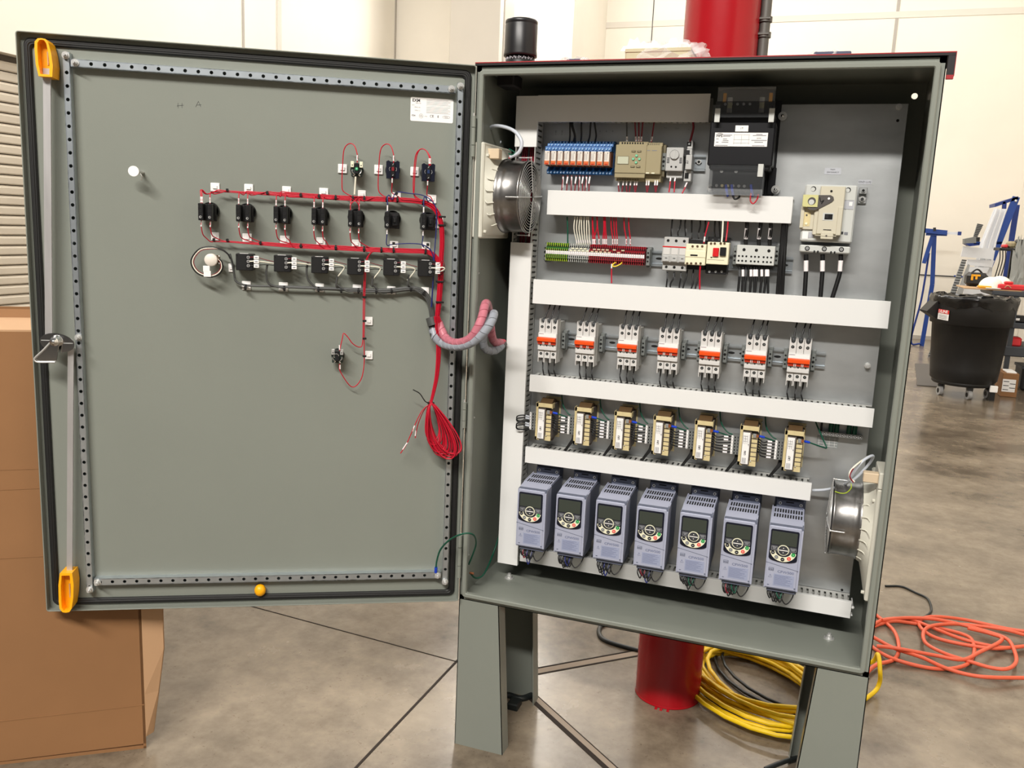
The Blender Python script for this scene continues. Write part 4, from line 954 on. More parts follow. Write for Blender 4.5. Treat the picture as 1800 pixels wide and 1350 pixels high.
# ---- circuit breakers (one built, six copied)
def breaker(x0, z0, label):
    t = Thing('circuit_breaker', label, 'circuit breaker', (x0, PAN, z0), None, 'seven orange-handled circuit breakers'); W = .0455; pw = W / 3; yf = PAN - .065
    m = MB(); m.box(x0, x0 + W, PAN - .044, PAN, z0 + .006, z0 + .096, 'breaker_side', .0008)
    m.prism([(PAN - .044, z0 + .010), (PAN - .060, z0 + .014), (PAN - .060, z0 + .090), (PAN - .044, z0 + .094)], x0 + .0008, x0 + W - .0008, 'yz', 'breaker_side')
    m.box(x0, x0 + W, PAN - .070, PAN - .055, z0 + .0295, z0 + .0705, 'breaker_grey', .0012)
    m.box(x0 + .0008, x0 + W - .0008, PAN - .0708, PAN - .069, z0 + .030, z0 + .0375, 'breaker_grey', .0005); t.part('housing', m)
    for k in range(3):
        a = x0 + k * pw + .0006; b = x0 + (k + 1) * pw - .0006; c = (a + b) / 2; m = MB()
        # top tower with a round bite, bottom tower forked
        n = 10; arc = [(c + .0048 * math.cos(math.pi + math.pi * i / n), z0 + .0985 + .0072 * math.sin(math.pi + math.pi * i / n)) for i in range(n + 1)]
        m.prism([(a, z0 + .070), (a, z0 + .1025), (a + .001, z0 + .1025)] + arc + [(b - .001, z0 + .1025), (b, z0 + .1025), (b, z0 + .070)], yf, PAN - .040, 'xz', 'breaker_grey')
        m.prism([(a, z0 + .0300), (a, z0), (a + .0014, z0), (a + .0014, z0 + .0105), (b - .0014, z0 + .0105), (b - .0014, z0), (b, z0), (b, z0 + .0300)], yf, PAN - .030, 'xz', 'breaker_grey')
        m.box(a + .001, b - .001, PAN - .050, PAN - .040, z0 + .012, z0 + .090, 'breaker_grey'); t.part('pole', m)
        m = MB()
        for zz in (.084, .0205): m.cyl((c, yf - .0004, z0 + zz), (c, yf + .001, z0 + zz), .0034, 'hole', 14); m.cyl((c, yf - .0006, z0 + zz), (c, yf - .0003, z0 + zz), .0013, 'clamp_grey', 8)
        m.box(c - .0020, c + .0014, PAN - .0713, PAN - .0705, z0 + .0400, z0 + .0418, 'hole'); t.part('screw_hole', m)
        m = MB(); m.sphere((c, yf + .012, z0 + .098), .0055, 'dark_grey', 12, 8, sc=(.8, 1.2, 1.1)); t.part('terminal_shield', m, 'dark terminal shield')
    m = MB(); m.prism([(PAN - .070, z0 + .0470), (PAN - .0790, z0 + .0515), (PAN - .0800, z0 + .0580), (PAN - .0760, z0 + .0600), (PAN - .070, z0 + .0600)], x0 + .0002, x0 + W - .0006, 'yz', 'orange')
    m.box(x0 + .001, x0 + W - .001, PAN - .0740, PAN - .069, z0 + .0440, z0 + .0500, 'orange_dark')
    for k in (1, 2): m.box(x0 + k * pw - .0022, x0 + k * pw - .0008, PAN - .0755, PAN - .07, z0 + .0432, z0 + .0500, 'breaker_grey'); m.box(x0 + k * pw + .0010, x0 + k * pw + .0024, PAN - .0755, PAN - .07, z0 + .0432, z0 + .0500, 'breaker_grey')
    t.part('handle', m, 'orange tie-bar handle')
    m = MB(); m.box(x0 + .0015, x0 + W - .002, PAN - .0704, PAN - .07, z0 + .0608, z0 + .0690, 'label_white'); m.box(x0 + .002, x0 + .014, PAN - .0706, PAN - .0703, z0 + .0672, z0 + .0684, 'ink_grey'); t.part('label', m)
    return t.o
BRX = [.1205, .2120, .3115, .4035, .4960, .5930, .6827]; BZ = .5625
b0 = breaker(BRX[0], BZ, 'orange-handled circuit breaker first from the tall vertical duct')
for i in range(1, 7): dup(b0, Matrix.Translation((BRX[i], PAN, BZ)), 'orange-handled circuit breaker %s from the tall vertical duct' % TH7[i])
def clamp(x, z, label, group='grey rail end clamps'):
    t = Thing('rail_end_clamp', label, 'clamp', (x, PAN, z), None, group)
    m = MB(); m.box(x, x + .0085, PAN - .034, PAN, z - .020, z + .017, 'clamp_grey', .001); m.box(x - .0005, x + .009, PAN - .020, PAN, z - .025, z + .022, 'clamp_grey', .001); t.part('housing', m)
    m = MB()
    for dz in (.0085, -.001, -.0105): m.cyl((x + .0042, PAN - .0346, z + dz), (x + .0042, PAN - .033, z + dz), .0021 if dz != -.001 else .003, 'hole', 12)
    t.part('screw_hole', m); return t.o
c0_ = clamp(BRX[0] + .0475, .6145, 'grey end clamp after the first orange-handled breaker from the vertical duct')
for i in range(1, 7): dup(c0_, Matrix.Translation((BRX[i] + .0475, PAN, .6145)), 'grey end clamp after the %s orange-handled breaker from the vertical duct' % TH7[i])
for i in (4, 5, 6): dup(c0_, Matrix.Translation((BRX[i] - .0100, PAN, .6145)), 'grey end clamp before the %s orange-handled breaker from the vertical duct' % TH7[i])
w3 = ['left', 'middle', 'right']
WT = '%s of three black wires atop the %s orange-handled breaker from the duct'; WB = '%s of three black wires below the %s orange-handled breaker from the duct'
def wcopy(src, dx, label): return dup(src, Matrix.Translation(V(src.matrix_world.translation) + V((dx, 0, 0))), label, src.get('group'))
for i in range(7):
    for k in range(3):
        x = BRX[i] + .0455 / 3 * (k + .5); jx = random.uniform(-.003, .004); jy = random.uniform(-.002, .005)
        P = [V((x, PAN - .050, BZ + .096)), V((x + .0005, PAN - .045, BZ + .107)), V((x + .003 + jx, PAN - .038, BZ + .124)), V((x + .006 + jx, PAN - .032, BZ + .140))]
        t = Thing('wire', WT % (w3[k], TH7[i]), 'wire', P[0], None, 'black wires entering the breaker tops'); m = MB(); m.tube(P, .0017, 'black_wire', 7, 4); t.part('insulation', m)
        P = [V((x - .001, PAN - .047, BZ + .008)), V((x - .001 + jx * .3, PAN - .045, BZ - .008)), V((x - .002 + jx * .5, PAN - .042, BZ - .020)), V((x + .001 + jy * .4, PAN - .040, BZ - .036)), V((x + .004 + jy * .3, PAN - .034, BZ - .041))]
        t = Thing('wire', WB % (w3[k], TH7[i]), 'wire', P[0], None, 'black wires leaving the breaker bottoms'); m = MB(); m.tube(P, .0017, 'black_wire', 7, 4); t.part('insulation', m)
        m = MB(); m.cyl(P[1] + V((0, 0, -.001)), P[2], .0022, 'clear', 8); t.part('wire_marker', m, 'clear sleeve')

# ---- reactors
def reactor(x0, z0, label):
    t = Thing('line_reactor', label, 'reactor', (x0, PAN, z0), None, 'gold-framed line reactors'); W = .0385; H = .0905; yf = PAN - .066
    m = MB(); m.box(x0 + .004, x0 + W + .004, PAN - .0015, PAN, z0 - .004, z0 + H + .006, 'gold', .0005); t.part('mounting_plate', m, 'yellow-plated mounting plate')
    m = MB(); m.box(x0 + .002, x0 + W + .001, PAN - .056, PAN - .004, z0 + .004, z0 + H - .003, 'core_dark', .001); t.part('core', m, 'dark laminated core')
    m = MB()
    pr = [(PAN - .058 + .048 * i / 10, z0 + H - .003 + .0105 * math.sin(math.pi * i / 10)) for i in range(11)]
    m.prism(pr, x0 + .006, x0 + W - .003, 'yz', 'coil', False); pr = [(p[0], 2 * z0 + H - p[1] + .002) for p in pr]; m.prism(pr, x0 + .006, x0 + W - .003, 'yz', 'coil'); t.part('winding', m, 'brown coil winding')
    m = MB(); m.box(x0, x0 + W, yf, yf + .0016, z0 + H - .010, z0 + H, 'gold', .0004); m.box(x0, x0 + .0050, yf, yf + .0016, z0, z0 + H, 'gold'); m.box(x0 + .022, x0 + W, yf + .001, yf + .0026, z0, z0 + .012, 'gold'); m.box(x0, x0 + .01, yf, yf + .0016, z0, z0 + .008, 'gold')
    m.box(x0 + .0045, x0 + .0060, yf - .003, yf + .001, z0 + .002, z0 + H - .009, 'gold')
    nseg = 6; zz = z0 + .012; hh = (H - .030) / nseg
    for k in range(nseg): m.box(x0 + .0255, x0 + W - .0005, yf + .001, yf + .0026, zz + k * hh + .0012, zz + (k + 1) * hh - .0012, 'gold', .0003)
    m.box(x0 + .0255, x0 + W, yf + .002, yf + .003, zz, zz + nseg * hh, 'core_dark')
    for a_ in (x0 - .0005, x0 + W): m.box(a_, a_ + .0012, yf + .001, PAN - .045, z0 + H - .012, z0 + H, 'gold')
    m.cyl((x0 + .0045, yf - .0004, z0 + H - .004), (x0 + .0045, yf, z0 + H - .004), .0010, 'hole', 8); t.part('frame', m, 'yellow-plated steel frame')
    m = MB(); m.box(x0 + .0060, x0 + .0245, yf - .003, yf + .002, z0 + .003, z0 + H - .0125, 'core_dark', .0005); m.box(x0 + .0068, x0 + .0222, yf - .0038, yf - .003, z0 + .0045, z0 + H - .0145, 'label_white', .0006)
    Y = yf - .0041
    for k in range(3): m.box(x0 + .0085, x0 + .0175, Y, Y + .0003, z0 + .056 + k * .0055, z0 + .0565 + k * .0055, 'ink'); m.box(x0 + .0085 + k * .004, x0 + .009 + k * .004, Y, Y + .0003, z0 + .050, z0 + .070, 'ink')
    for k in range(5): m.box(x0 + .0090 + k * .0018, x0 + .0098 + k * .0018, Y, Y + .0003, z0 + .0065, z0 + .0185, 'ink_grey')
    m.box(x0 + .0205, x0 + .0210, Y, Y + .0003, z0 + .045, z0 + .072, 'ink_grey'); m.cyl((x0 + .0202, Y, z0 + .049), (x0 + .0202, Y + .0003, z0 + .049), .0011, 'ink', 8)
    t.part('rating_plate', m, 'white rating plate')
    m = MB(); m.box(x0 - .0170, x0 - .0005, PAN - .056, PAN - .030, z0 + .020, z0 + .0635, 'terminal_grey', .0006)
    for k in range(6):
        zc = z0 + .0235 + k * .0072; m.box(x0 - .0115, x0 - .0085, PAN - .0564, PAN - .055, zc - .0020, zc + .0016, 'hole'); m.box(x0 - .0055, x0 - .0020, PAN - .0564, PAN - .055, zc - .0022, zc + .0022, 'dark_grey'); m.box(x0 - .0170, x0 - .0005, PAN - .0563, PAN - .056, zc + .0030, zc + .0035, 'dark_grey')
    tb = t.part('terminal_block', m, 'grey terminal block')
    m = MB(); m.box(x0 - .0185, x0 - .0140, PAN - .0572, PAN - .052, z0 + .0205, z0 + .0630, 'label_white', .0004)
    for k in range(6): m.box(x0 - .0168, x0 - .0156, PAN - .0575, PAN - .0571, z0 + .0225 + k * .0072, z0 + .0243 + k * .0072, 'ink_grey')
    t.part('marker_strip', m, 'white marker strip', tb)
    m = MB(); m.box(x0 + .0280, x0 + .0350, yf - .004, yf + .001, z0 + .066, z0 + .075, 'alu', .0006); m.cyl((x0 + .037, yf + .001, z0 + .0705), (x0 + .037, yf - .002, z0 + .0705), .0035, 'copper', 12); t.part('ground_stud', m, 'copper-coloured ground stud')
    m = MB(); m.sphere((x0 + .0275, yf - .001, z0 + .012), .0016, 'bright_steel', 8, 6); m.sphere((x0 + W + .0035, PAN - .004, z0 + H - .001), .0022, 'bright_steel', 8, 6); t.part('screw', m)
    return t
RX = [.1235, .2187, .3141, .4052, .4988, .5983, .6925]; RZ = .3735
for i in range(7):
    t = reactor(RX[i], RZ, 'gold-framed line reactor %s from the vertical duct, plate marked LR%d' % (TH7[i], i + 1))
    m = MB(); m.text('LR%d' % (i + 1), .0062, (RX[i] + .0142, PAN - .0702, RZ + .030), 'ink', .0002, 'CENTER', Matrix.Rotation(-math.pi / 2, 4, 'Y'), .02)
    t.part('marking', m)
    x = RX[i] + .0385
    # blue crimp lug with green ground wire rising to the duct above
    P = [V((x, PAN - .064, RZ + .070)), V((x + .010, PAN - .062, RZ + .069)), V((x + .022, PAN - .056, RZ + .0645)), V((x + .040, PAN - .046, RZ + .058))]
    if i == 6: Q = [V((x + .050, PAN - .036, RZ + .055)), V((x + .042, PAN - .030, RZ + .070)), V((x + .026, PAN - .028, RZ + .100)), V((x + .018, PAN - .028, RZ + .118))]
    else: Q = [V((x + .046, PAN - .030, RZ + .058)), V((x + .030, PAN - .022, RZ + .062)), V((x + .014, PAN - .018, RZ + .082)), V((x + .008, PAN - .018, RZ + .118))]
    t = Thing('ground_wire', 'dark green wire with blue lug on the %s line reactor from the duct' % TH7[i], 'wire', P[0], None, 'green ground wires with blue lugs')
    m = MB(); m.tube(P[1:] + Q, .0016, 'green_wire', 7, 5); t.part('insulation', m)
    m = MB(); m.cyl(V((x + .003, PAN - .0655, RZ + .0703)), V((x + .0135, PAN - .062, RZ + .0682)), .0027, 'crimp_blue', 12); t.part('crimp_sleeve', m, 'blue crimp sleeve')
    m = MB(); m.cyl(V((x - .0015, PAN - .067, RZ + .0705)), V((x - .0015, PAN - .0645, RZ + .0705)), .0034, 'copper', 12); m.cyl(V((x - .0015, PAN - .0675, RZ + .0705)), V((x - .0015, PAN - .067, RZ + .0705)), .0018, 'gold', 10); t.part('ring', m)
    # six black jumper wires to the next terminal block
    if i < 6:
        nx = RX[i + 1] - .019
        for k in range(6):
            z = RZ + .0235 + k * .0072; b_ = .010 + .0012 * k
            P = [V((x - .004, PAN - .050, RZ + .030 + k * .006)), V((x + .004, PAN - .058, RZ + .033 + k * .0055)), V((x + b_ * .8, PAN - .062, z + .003 - .0012 * k)), V((nx - .014, PAN - .056, z - .001)), V((nx, PAN - .050, z))]
            t = Thing('wire', '%s of six black jumper wires between the %s and %s line reactors' % (['lowest', 'fifth', 'fourth', 'third', 'second', 'topmost'][k], TH7[i], TH7[i + 1]), 'wire', P[0], None, 'black jumper wires between the line reactors'); m = MB(); m.tube(P, .0015, 'black_wire', 7, 4); t.part('insulation', m)
            if k != 3 or i % 2: m = MB(); m.cyl(P[3] + V((-.002, -.001, .0005)), P[3] + V((.0075, .001, 0)), .0021, 'marker', 8); t.part('wire_marker', m, 'white sleeve')
    # black lead down to the lower duct
    x1 = RX[i] - .006
    if i > 0:
        t = Thing('wire_bundle', 'thick black leads slanting down beside the %s line reactor from the duct' % TH7[i], 'wire', (x1, PAN - .04, RZ), None, 'thick black leads below the reactors')
        for e in range(3): m = MB(); m.tube([V((x1 + e * .0026, PAN - .040, RZ + .022)), V((x1 - .002 + e * .0022, PAN - .044, RZ + .006)), V((x1 - .012 + e * .0014, PAN - .046, RZ - .012)), V((x1 - .020 + e * .0008, PAN - .042, RZ - .026))], .0022, 'black_wire', 7, 5); t.part('wire', m)
# leads looping out of the leftmost terminal block over the vertical duct
t = Thing('wire_bundle', 'black wire loops bulging over the vertical duct from the reactor terminals', 'wire', (.1, CO, .41))
for (dz, h) in ((.052, .010), (.047, .007), (.034, .012), (.029, .008)):
    m = MB(); x = RX[0] - .018
    m.tube([V((x, PAN - .056, RZ + dz)), V((x - .014, PAN - .066, RZ + dz + h * .4)), V((x - .028, PAN - .070, RZ + dz)), V((x - .026, PAN - .070, RZ + dz - h)), V((x - .012, PAN - .064, RZ + dz - h * 1.1)), V((x, PAN - .056, RZ + dz - h))], .0016, 'black_wire', 7, 5); o = t.part('wire', m)
    m = MB(); m.cyl(V((x - .001, PAN - .058, RZ + dz)), V((x - .009, PAN - .064, RZ + dz + h * .3)), .0023, 'spiral_grey', 8); t.part('wire_marker', m, parent=o)
# ---- ground bar
a = PX(1440, 757, PAN - .02); b = PX(1516, 767, PAN - .02); zc = PX(1478, 764, PAN - .012).z
t = Thing('ground_bar', 'drilled aluminium ground bar under the end of a white duct', 'ground bar', ((a.x + b.x) / 2, PAN, zc))
m = MB(); m.box(a.x, b.x, PAN - .020, PAN - .008, zc - .0045, zc + .0045, 'alu', .0006); m.box(a.x + .01, a.x + .02, PAN - .008, PAN, zc - .004, zc + .004, 'alu'); m.box(b.x - .02, b.x - .01, PAN - .008, PAN, zc - .004, zc + .004, 'alu'); t.part('bar', m)
for k in range(12): x = a.x + .004 + k * (b.x - a.x - .008) / 11; m = MB(); m.cyl((x, PAN - .0215, zc), (x, PAN - .0195, zc), .0026, 'hole', 10); m.cyl((x, PAN - .0222, zc), (x, PAN - .021, zc), .0014, 'bright_steel', 8); t.part('screw', m)
gi = 0
for k, (xx, r_) in enumerate(((1443, .002), (1460, .005), (1470, .005), (1492, .005), (1502, .005))):
    x = PX(xx, 760, PAN - .014).x; m = MB(); m.tube([V((x, PAN - .014, zc + .003)), V((x, PAN - .016, zc + .020)), V((x + .001, PAN - .020, zc + .040))], r_ if k else .0022, 'green_wire' if k else 'black_wire', 10, 3)
    solo('ground_cable', m, ['thin black wire entering the ground bar', 'dark green cable into the ground bar, first from the thin black wire', 'dark green cable into the ground bar, second from the thin black wire', 'dark green cable into the ground bar, third from the thin black wire', 'dark green cable into the ground bar, fourth from the thin black wire'][k], 'wire', group='cables dropping into the ground bar' if k else None)

# ---- variable frequency drives
def drive_master(x0, z0, label):
    t = Thing('motor_drive', label, 'drive', (x0, PAN, z0), None, 'row of seven blue-grey motor drives'); W = .0705; H = .1425; yf = .062; x1 = x0 + W; ztop = z0 + H
    m = MB()      # mounting bracket
    m.box(x0 + .008, x1 - .003, PAN - .022, PAN - .001, ztop - .004, ztop + .0235, 'drive_dark', .001); m.box(x0 + .004, x1, PAN - .006, PAN, ztop - .010, ztop + .026, 'drive_dark', .001)
    m.box(x0 + .028, x0 + .045, PAN - .0225, PAN - .0218, ztop + .0185, ztop + .0210, 'hole'); m.box(x0 + .026, x0 + .050, PAN - .0224, PAN - .022, ztop + .0125, ztop + .0130, 'bezel'); t.part('bracket', m, 'dark mounting bracket')
    for xx in (x0 + .016, x1 - .010): m = MB(); m.cyl((xx, PAN - .025, ztop + .0165), (xx, PAN - .021, ztop + .0165), .0034, 'bright_steel', 12); m.cyl((xx, PAN - .0253, ztop + .0165), (xx, PAN - .0248, ztop + .0165), .0017, 'hole', 8); t.part('screw', m)
    # side profile: vertical face, sloping vented top, vertical back
    prof = [(yf, z0), (yf, ztop), (yf + .040, ztop + .0020), (yf + .085, ztop + .0040), (PAN - .022, ztop + .0050), (PAN - .004, ztop + .002), (PAN - .004, z0 + .010), (yf + .040, z0 + .003), (yf + .01, z0 - .004)]
    m = MB(); m.prism(prof, x0 + .001, x1 - .001, 'yz', 'drive_dark'); t.part('housing', m, 'dark blue-grey housing')
    m = MB()      # front cover: bevelled shell
    m.box(x0, x1 - .003, yf - .002, yf + .012, z0, ztop, 'drive_blue', .003)
    m.prism([(yf - .001, z0 + .001), (yf + .006, z0 + .001), (yf + .038, z0 + .028), (yf + .046, z0 + .060), (yf + .040, ztop + .003), (yf + .010, ztop), (yf - .001, ztop - .006)], x1 - .0045, x1 - .0005, 'yz', 'drive_blue')
    m.prism([(yf - .001, z0 + .001), (yf + .030, z0 + .004), (yf + .045, z0 + .05), (yf + .042, ztop + .003), (yf - .001, ztop - .002)], x0, x0 + .002, 'yz', 'drive_blue')
    m.slab([(x0 + .0005, yf + .001, ztop - .003), (x1 - .0035, yf + .001, ztop - .003), (x1 - .0035, yf + .040, ztop + .0022), (x0 + .0005, yf + .040, ztop + .0022)], (0, 0, .0022), 'drive_blue')
    m.slab([(x0 + .0005, yf + .040, ztop + .0022), (x1 - .0035, yf + .040, ztop + .0022), (x1 - .0035, yf + .112, ztop + .0052), (x0 + .0005, yf + .112, ztop + .0052)], (0, 0, .0020), 'drive_blue')
    for s in (x0, x1 - .0045): m.prism([(yf + .030, ztop + .001), (yf + .046, ztop + .0055), (yf + .112, ztop + .0095), (yf + .112, ztop + .003)], s, s + .0022, 'yz', 'drive_blue')
    t.part('front_cover', m, 'blue-grey cover')
    m = MB()
    for row, (ya, yb, za, zb) in enumerate(((yf + .046, yf + .066, ztop + .0045, ztop + .0053), (yf + .078, yf + .100, ztop + .0058, ztop + .0067))):
        for k in range(11): xx = x0 + .006 + k * .0056; m.slab([(xx, ya, za), (xx + .0030, ya, za), (xx + .0030, yb, zb), (xx, yb, zb)], (0, 0, .0006), 'hole')
    t.part('vent_grille', m, 'row of vent slots')
    # keypad
    U = lambda u: x0 + u * (W - .003); Z = lambda v: ztop - v * H; Y = yf - .0020
    def rr(u0, u1, v0, v1, r): return [(p[0], p[1]) for p in rrect(U(u0), U(u1), Z(v1), Z(v0), r, 5)]
    o = []; n = 12
    for p in rrect(U(.065), U(.925), Z(.545), Z(.055), .0035, 4)[0:10]: o.append(p)
    cxn, r0 = U(.495), .0305
    bot_ = [(U(.065), Z(.45))] + [(cxn + (U(.925) - U(.065)) / 2 * math.cos(math.pi + math.pi * i / 14), Z(.50) + .0085 * math.sin(math.pi + math.pi * i / 14)) for i in range(0, 15)] + [(U(.925), Z(.45))]
    m = MB(); m.prism(o + bot_, Y - .0022, Y + .001, 'xz', 'bezel'); kp = t.part('keypad', m, 'black keypad bezel')
    Y2 = Y - .0022
    m = MB(); m.prism(rr(.105, .875, .080, .290, .0012), Y2 - .0005, Y2, 'xz', 'screen'); t.part('display', m, 'dark blank display', kp)
    m = MB(); m.prism(rr(.095, .885, .300, .420, .0012), Y2 - .0004, Y2, 'xz', 'key_face')
    # cream arc band
    nc = (U(.49), Z(.365)); A = []; B = []
    for i in range(17):
        a_ = math.pi + math.radians(8) + math.radians(164) * i / 16; A.append((nc[0] + .0272 * math.cos(a_), Z(.375) + .0245 * math.sin(a_))); B.append((nc[0] + .0165 * math.cos(a_), Z(.375) + .0135 * math.sin(a_)))
    vs = [(p[0], Y2 - .0006, p[1]) for p in A] + [(p[0], Y2 - .0006, p[1]) for p in B]; k_ = len(A); m.add(vs, [(i, i + 1, i + 1 + k_, i + k_) for i in range(k_ - 1)], 'cream')
    m.cyl((nc[0], Y2 - .0010, nc[1]), (nc[0], Y2, nc[1]), .0118, 'cream', 28); t.part('key_surround', m, 'cream key surround', kp)
    m = MB(); m.cyl((nc[0], Y2 - .0018, nc[1]), (nc[0], Y2 - .0008, nc[1]), .0100, 'key_face', 28); m.box(nc[0] - .0092, nc[0] + .0092, Y2 - .0020, Y2 - .0016, nc[1] - .0009, nc[1] + .0009, 'label_white')
    for s in (1, -1): m.prism([(nc[0] - .0014, nc[1] + s * .0042), (nc[0] + .0014, nc[1] + s * .0042), (nc[0], nc[1] + s * .0064)], Y2 - .0020, Y2 - .0017, 'xz', 'label_white')
    t.part('arrow_key', m, 'round arrow key', kp)
    for i, mt_ in enumerate(('black', 'terminal_grey', 'black', 'key_red', 'key_green')):
        a_ = math.pi + math.radians(18) + math.radians(144) * i / 4; q = (nc[0] + .0219 * math.cos(a_), Z(.375) + .0190 * math.sin(a_)); m = MB(); m.cyl((q[0], Y2 - .0014, q[1]), (q[0], Y2 - .0005, q[1]), .0040, mt_, 16)
        if i in (0, 1, 2): m.box(q[0] - .0018, q[0] + .0018, Y2 - .0016, Y2 - .0013, q[1] - .0007, q[1] + .0007, 'label_grey')
        elif i == 3: m.tube([(q[0] + .0016 * math.cos(w_), Y2 - .0015, q[1] + .0016 * math.sin(w_)) for w_ in [j * math.pi / 5 for j in range(10)]], .0004, 'label_white', 4, closed=True)
        else: m.box(q[0] - .0003, q[0] + .0003, Y2 - .0016, Y2 - .0013, q[1] - .0016, q[1] + .0016, 'label_white')
        t.part('button', m, ('black round key', 'grey round key', 'black round key', 'red stop key', 'green run key')[i], kp)
    for (u0, u1) in ((.125, .300), (.680, .875)):
        m = MB(); m.prism(rr(u0, u1, .318, .372, .0012), Y2 - .0010, Y2, 'xz', 'key_face'); m.tube([(p[0], Y2 - .0010, p[1]) for p in rrect(U(u0), U(u1), Z(.372), Z(.318), .0012, 2)], .0003, 'label_grey', 4, closed=True)
        m.box(U(u0) + .002, U(u1) - .002, Y2 - .0012, Y2 - .0009, Z(.337), Z(.330), 'label_grey'); m.box(U(u0) + .003, U(u1) - .003, Y2 - .0012, Y2 - .0009, Z(.355), Z(.349), 'label_grey'); t.part('soft_key', m, None, kp)
    # lower lid
    m = MB(); m.slab([(U(.0), Y - .0002, Z(.585)), (U(1), Y - .0002, Z(.665)), (U(1), Y - .0002, Z(.673)), (U(0), Y - .0002, Z(.593))], (0, .0004, 0), 'drive_dark')
    m.box(U(.10), U(.26), Y - .0003, Y, Z(.715), Z(.665), 'drive_dark'); m.box(U(.115), U(.245), Y - .0005, Y - .0002, Z(.708), Z(.672), 'drive_blue'); m.text('weg', .0062, (U(.18), Y - .0006, Z(.689)), 'drive_dark', .0002, 'CENTER', None, .03)
    m.text('CFW500', .0080, (U(.625), Y - .0002, Z(.715)), 'drive_ink', .0003, 'CENTER', None, .008, 1.15)
    m.box(U(.27), U(.90), Y - .0003, Y, Z(.945), Z(.755), 'drive_label')
    for k in range(11): m.box(U(.30), U(.30 + (.5, .42, .55, .36, .5)[k % 5]), Y - .0005, Y - .0002, Z(.777 + k * .0145), Z(.773 + k * .0145), 'drive_ink')
    m.text('!', .008, (U(.17), Y - .0002, Z(.80)), 'drive_ink', .0003); m.tube([(U(.17) + .0042 * x_, Y - .0003, Z(.80) + .0042 * y_) for x_, y_ in ((0, 1), (-.9, -.7), (.9, -.7))], .0002, 'drive_ink', 4, closed=True)
    m.box(U(.10), U(.16), Y - .0004, Y, Z(.950), Z(.938), 'drive_dark'); m.box(U(.92), U(.965), Y - .0004, Y, Z(.962), Z(.940), 'drive_dark'); t.part('lower_lid', m, 'lettered lower lid')
    m = MB(); m.box(x0 + .006, x1 - .003, yf + .008, yf + .095, z0 - .011, z0 + .004, 'drive_dark', .002); t.part('terminal_cover', m)
    return t.o
DX0 = [.1105, .2055, .2998, .3945, .4912, .5855, .6811]; DZ0 = [.1318, .1290, .1282, .1262, .1275, .1255, .1240]
dl = ['blue-grey motor drive %s from the tall vertical duct' % TH7[i] for i in range(7)]
DZ0 = [.1278] * 7
d0 = drive_master(DX0[0], DZ0[0], dl[0])
for i in range(1, 7): dup(d0, Matrix.Translation((DX0[i], PAN, DZ0[i])), dl[i])
for i in range(7):
    x0, z0 = DX0[i], DZ0[i]; rnd = random.Random(i * 7 + 3)
    t = Thing('control_wiring', 'looped thin wires under the %s motor drive from the vertical duct' % TH7[i], 'wire', (x0 + .03, .09, z0 - .01), None, 'looped wires under the motor drives')
    for k in range(8):
        xa = x0 + .010 + k * .0032; dpt = rnd.uniform(.028, .046) * (1.0 if 2 < k < 6 else .8); mt_ = 'dark_red_wire' if (k == 2 and i in (0, 3, 5)) else ('blue_wire' if k == 5 and i < 4 else ('green_wire' if k == 6 and i > 3 else 'black_wire')); m = MB()
        m.tube([V((xa, .080, z0 - .010)), V((xa - .001, .072, z0 - dpt * .6)), V((xa + .003 + rnd.uniform(0, .004), .070, z0 - dpt)), V((xa + .009, .076, z0 - dpt * .6)), V((xa + .010, .086, z0 - .010))], .0014, mt_, 6, 5); t.part('wire', m)
    m = MB(); xa = x0 + .036; m.tube([V((xa, .085, z0 - .006)), V((xa + .003, .080, z0 - .026)), V((xa + .014, .078, z0 - .038)), V((xa + .026, .090, z0 - .024)), V((xa + .028, .110, z0 - .002)), V((xa + .026, .125, z0 + .004))], .0014, 'black_wire', 6, 6); t.part('wire', m, 'wider single loop')

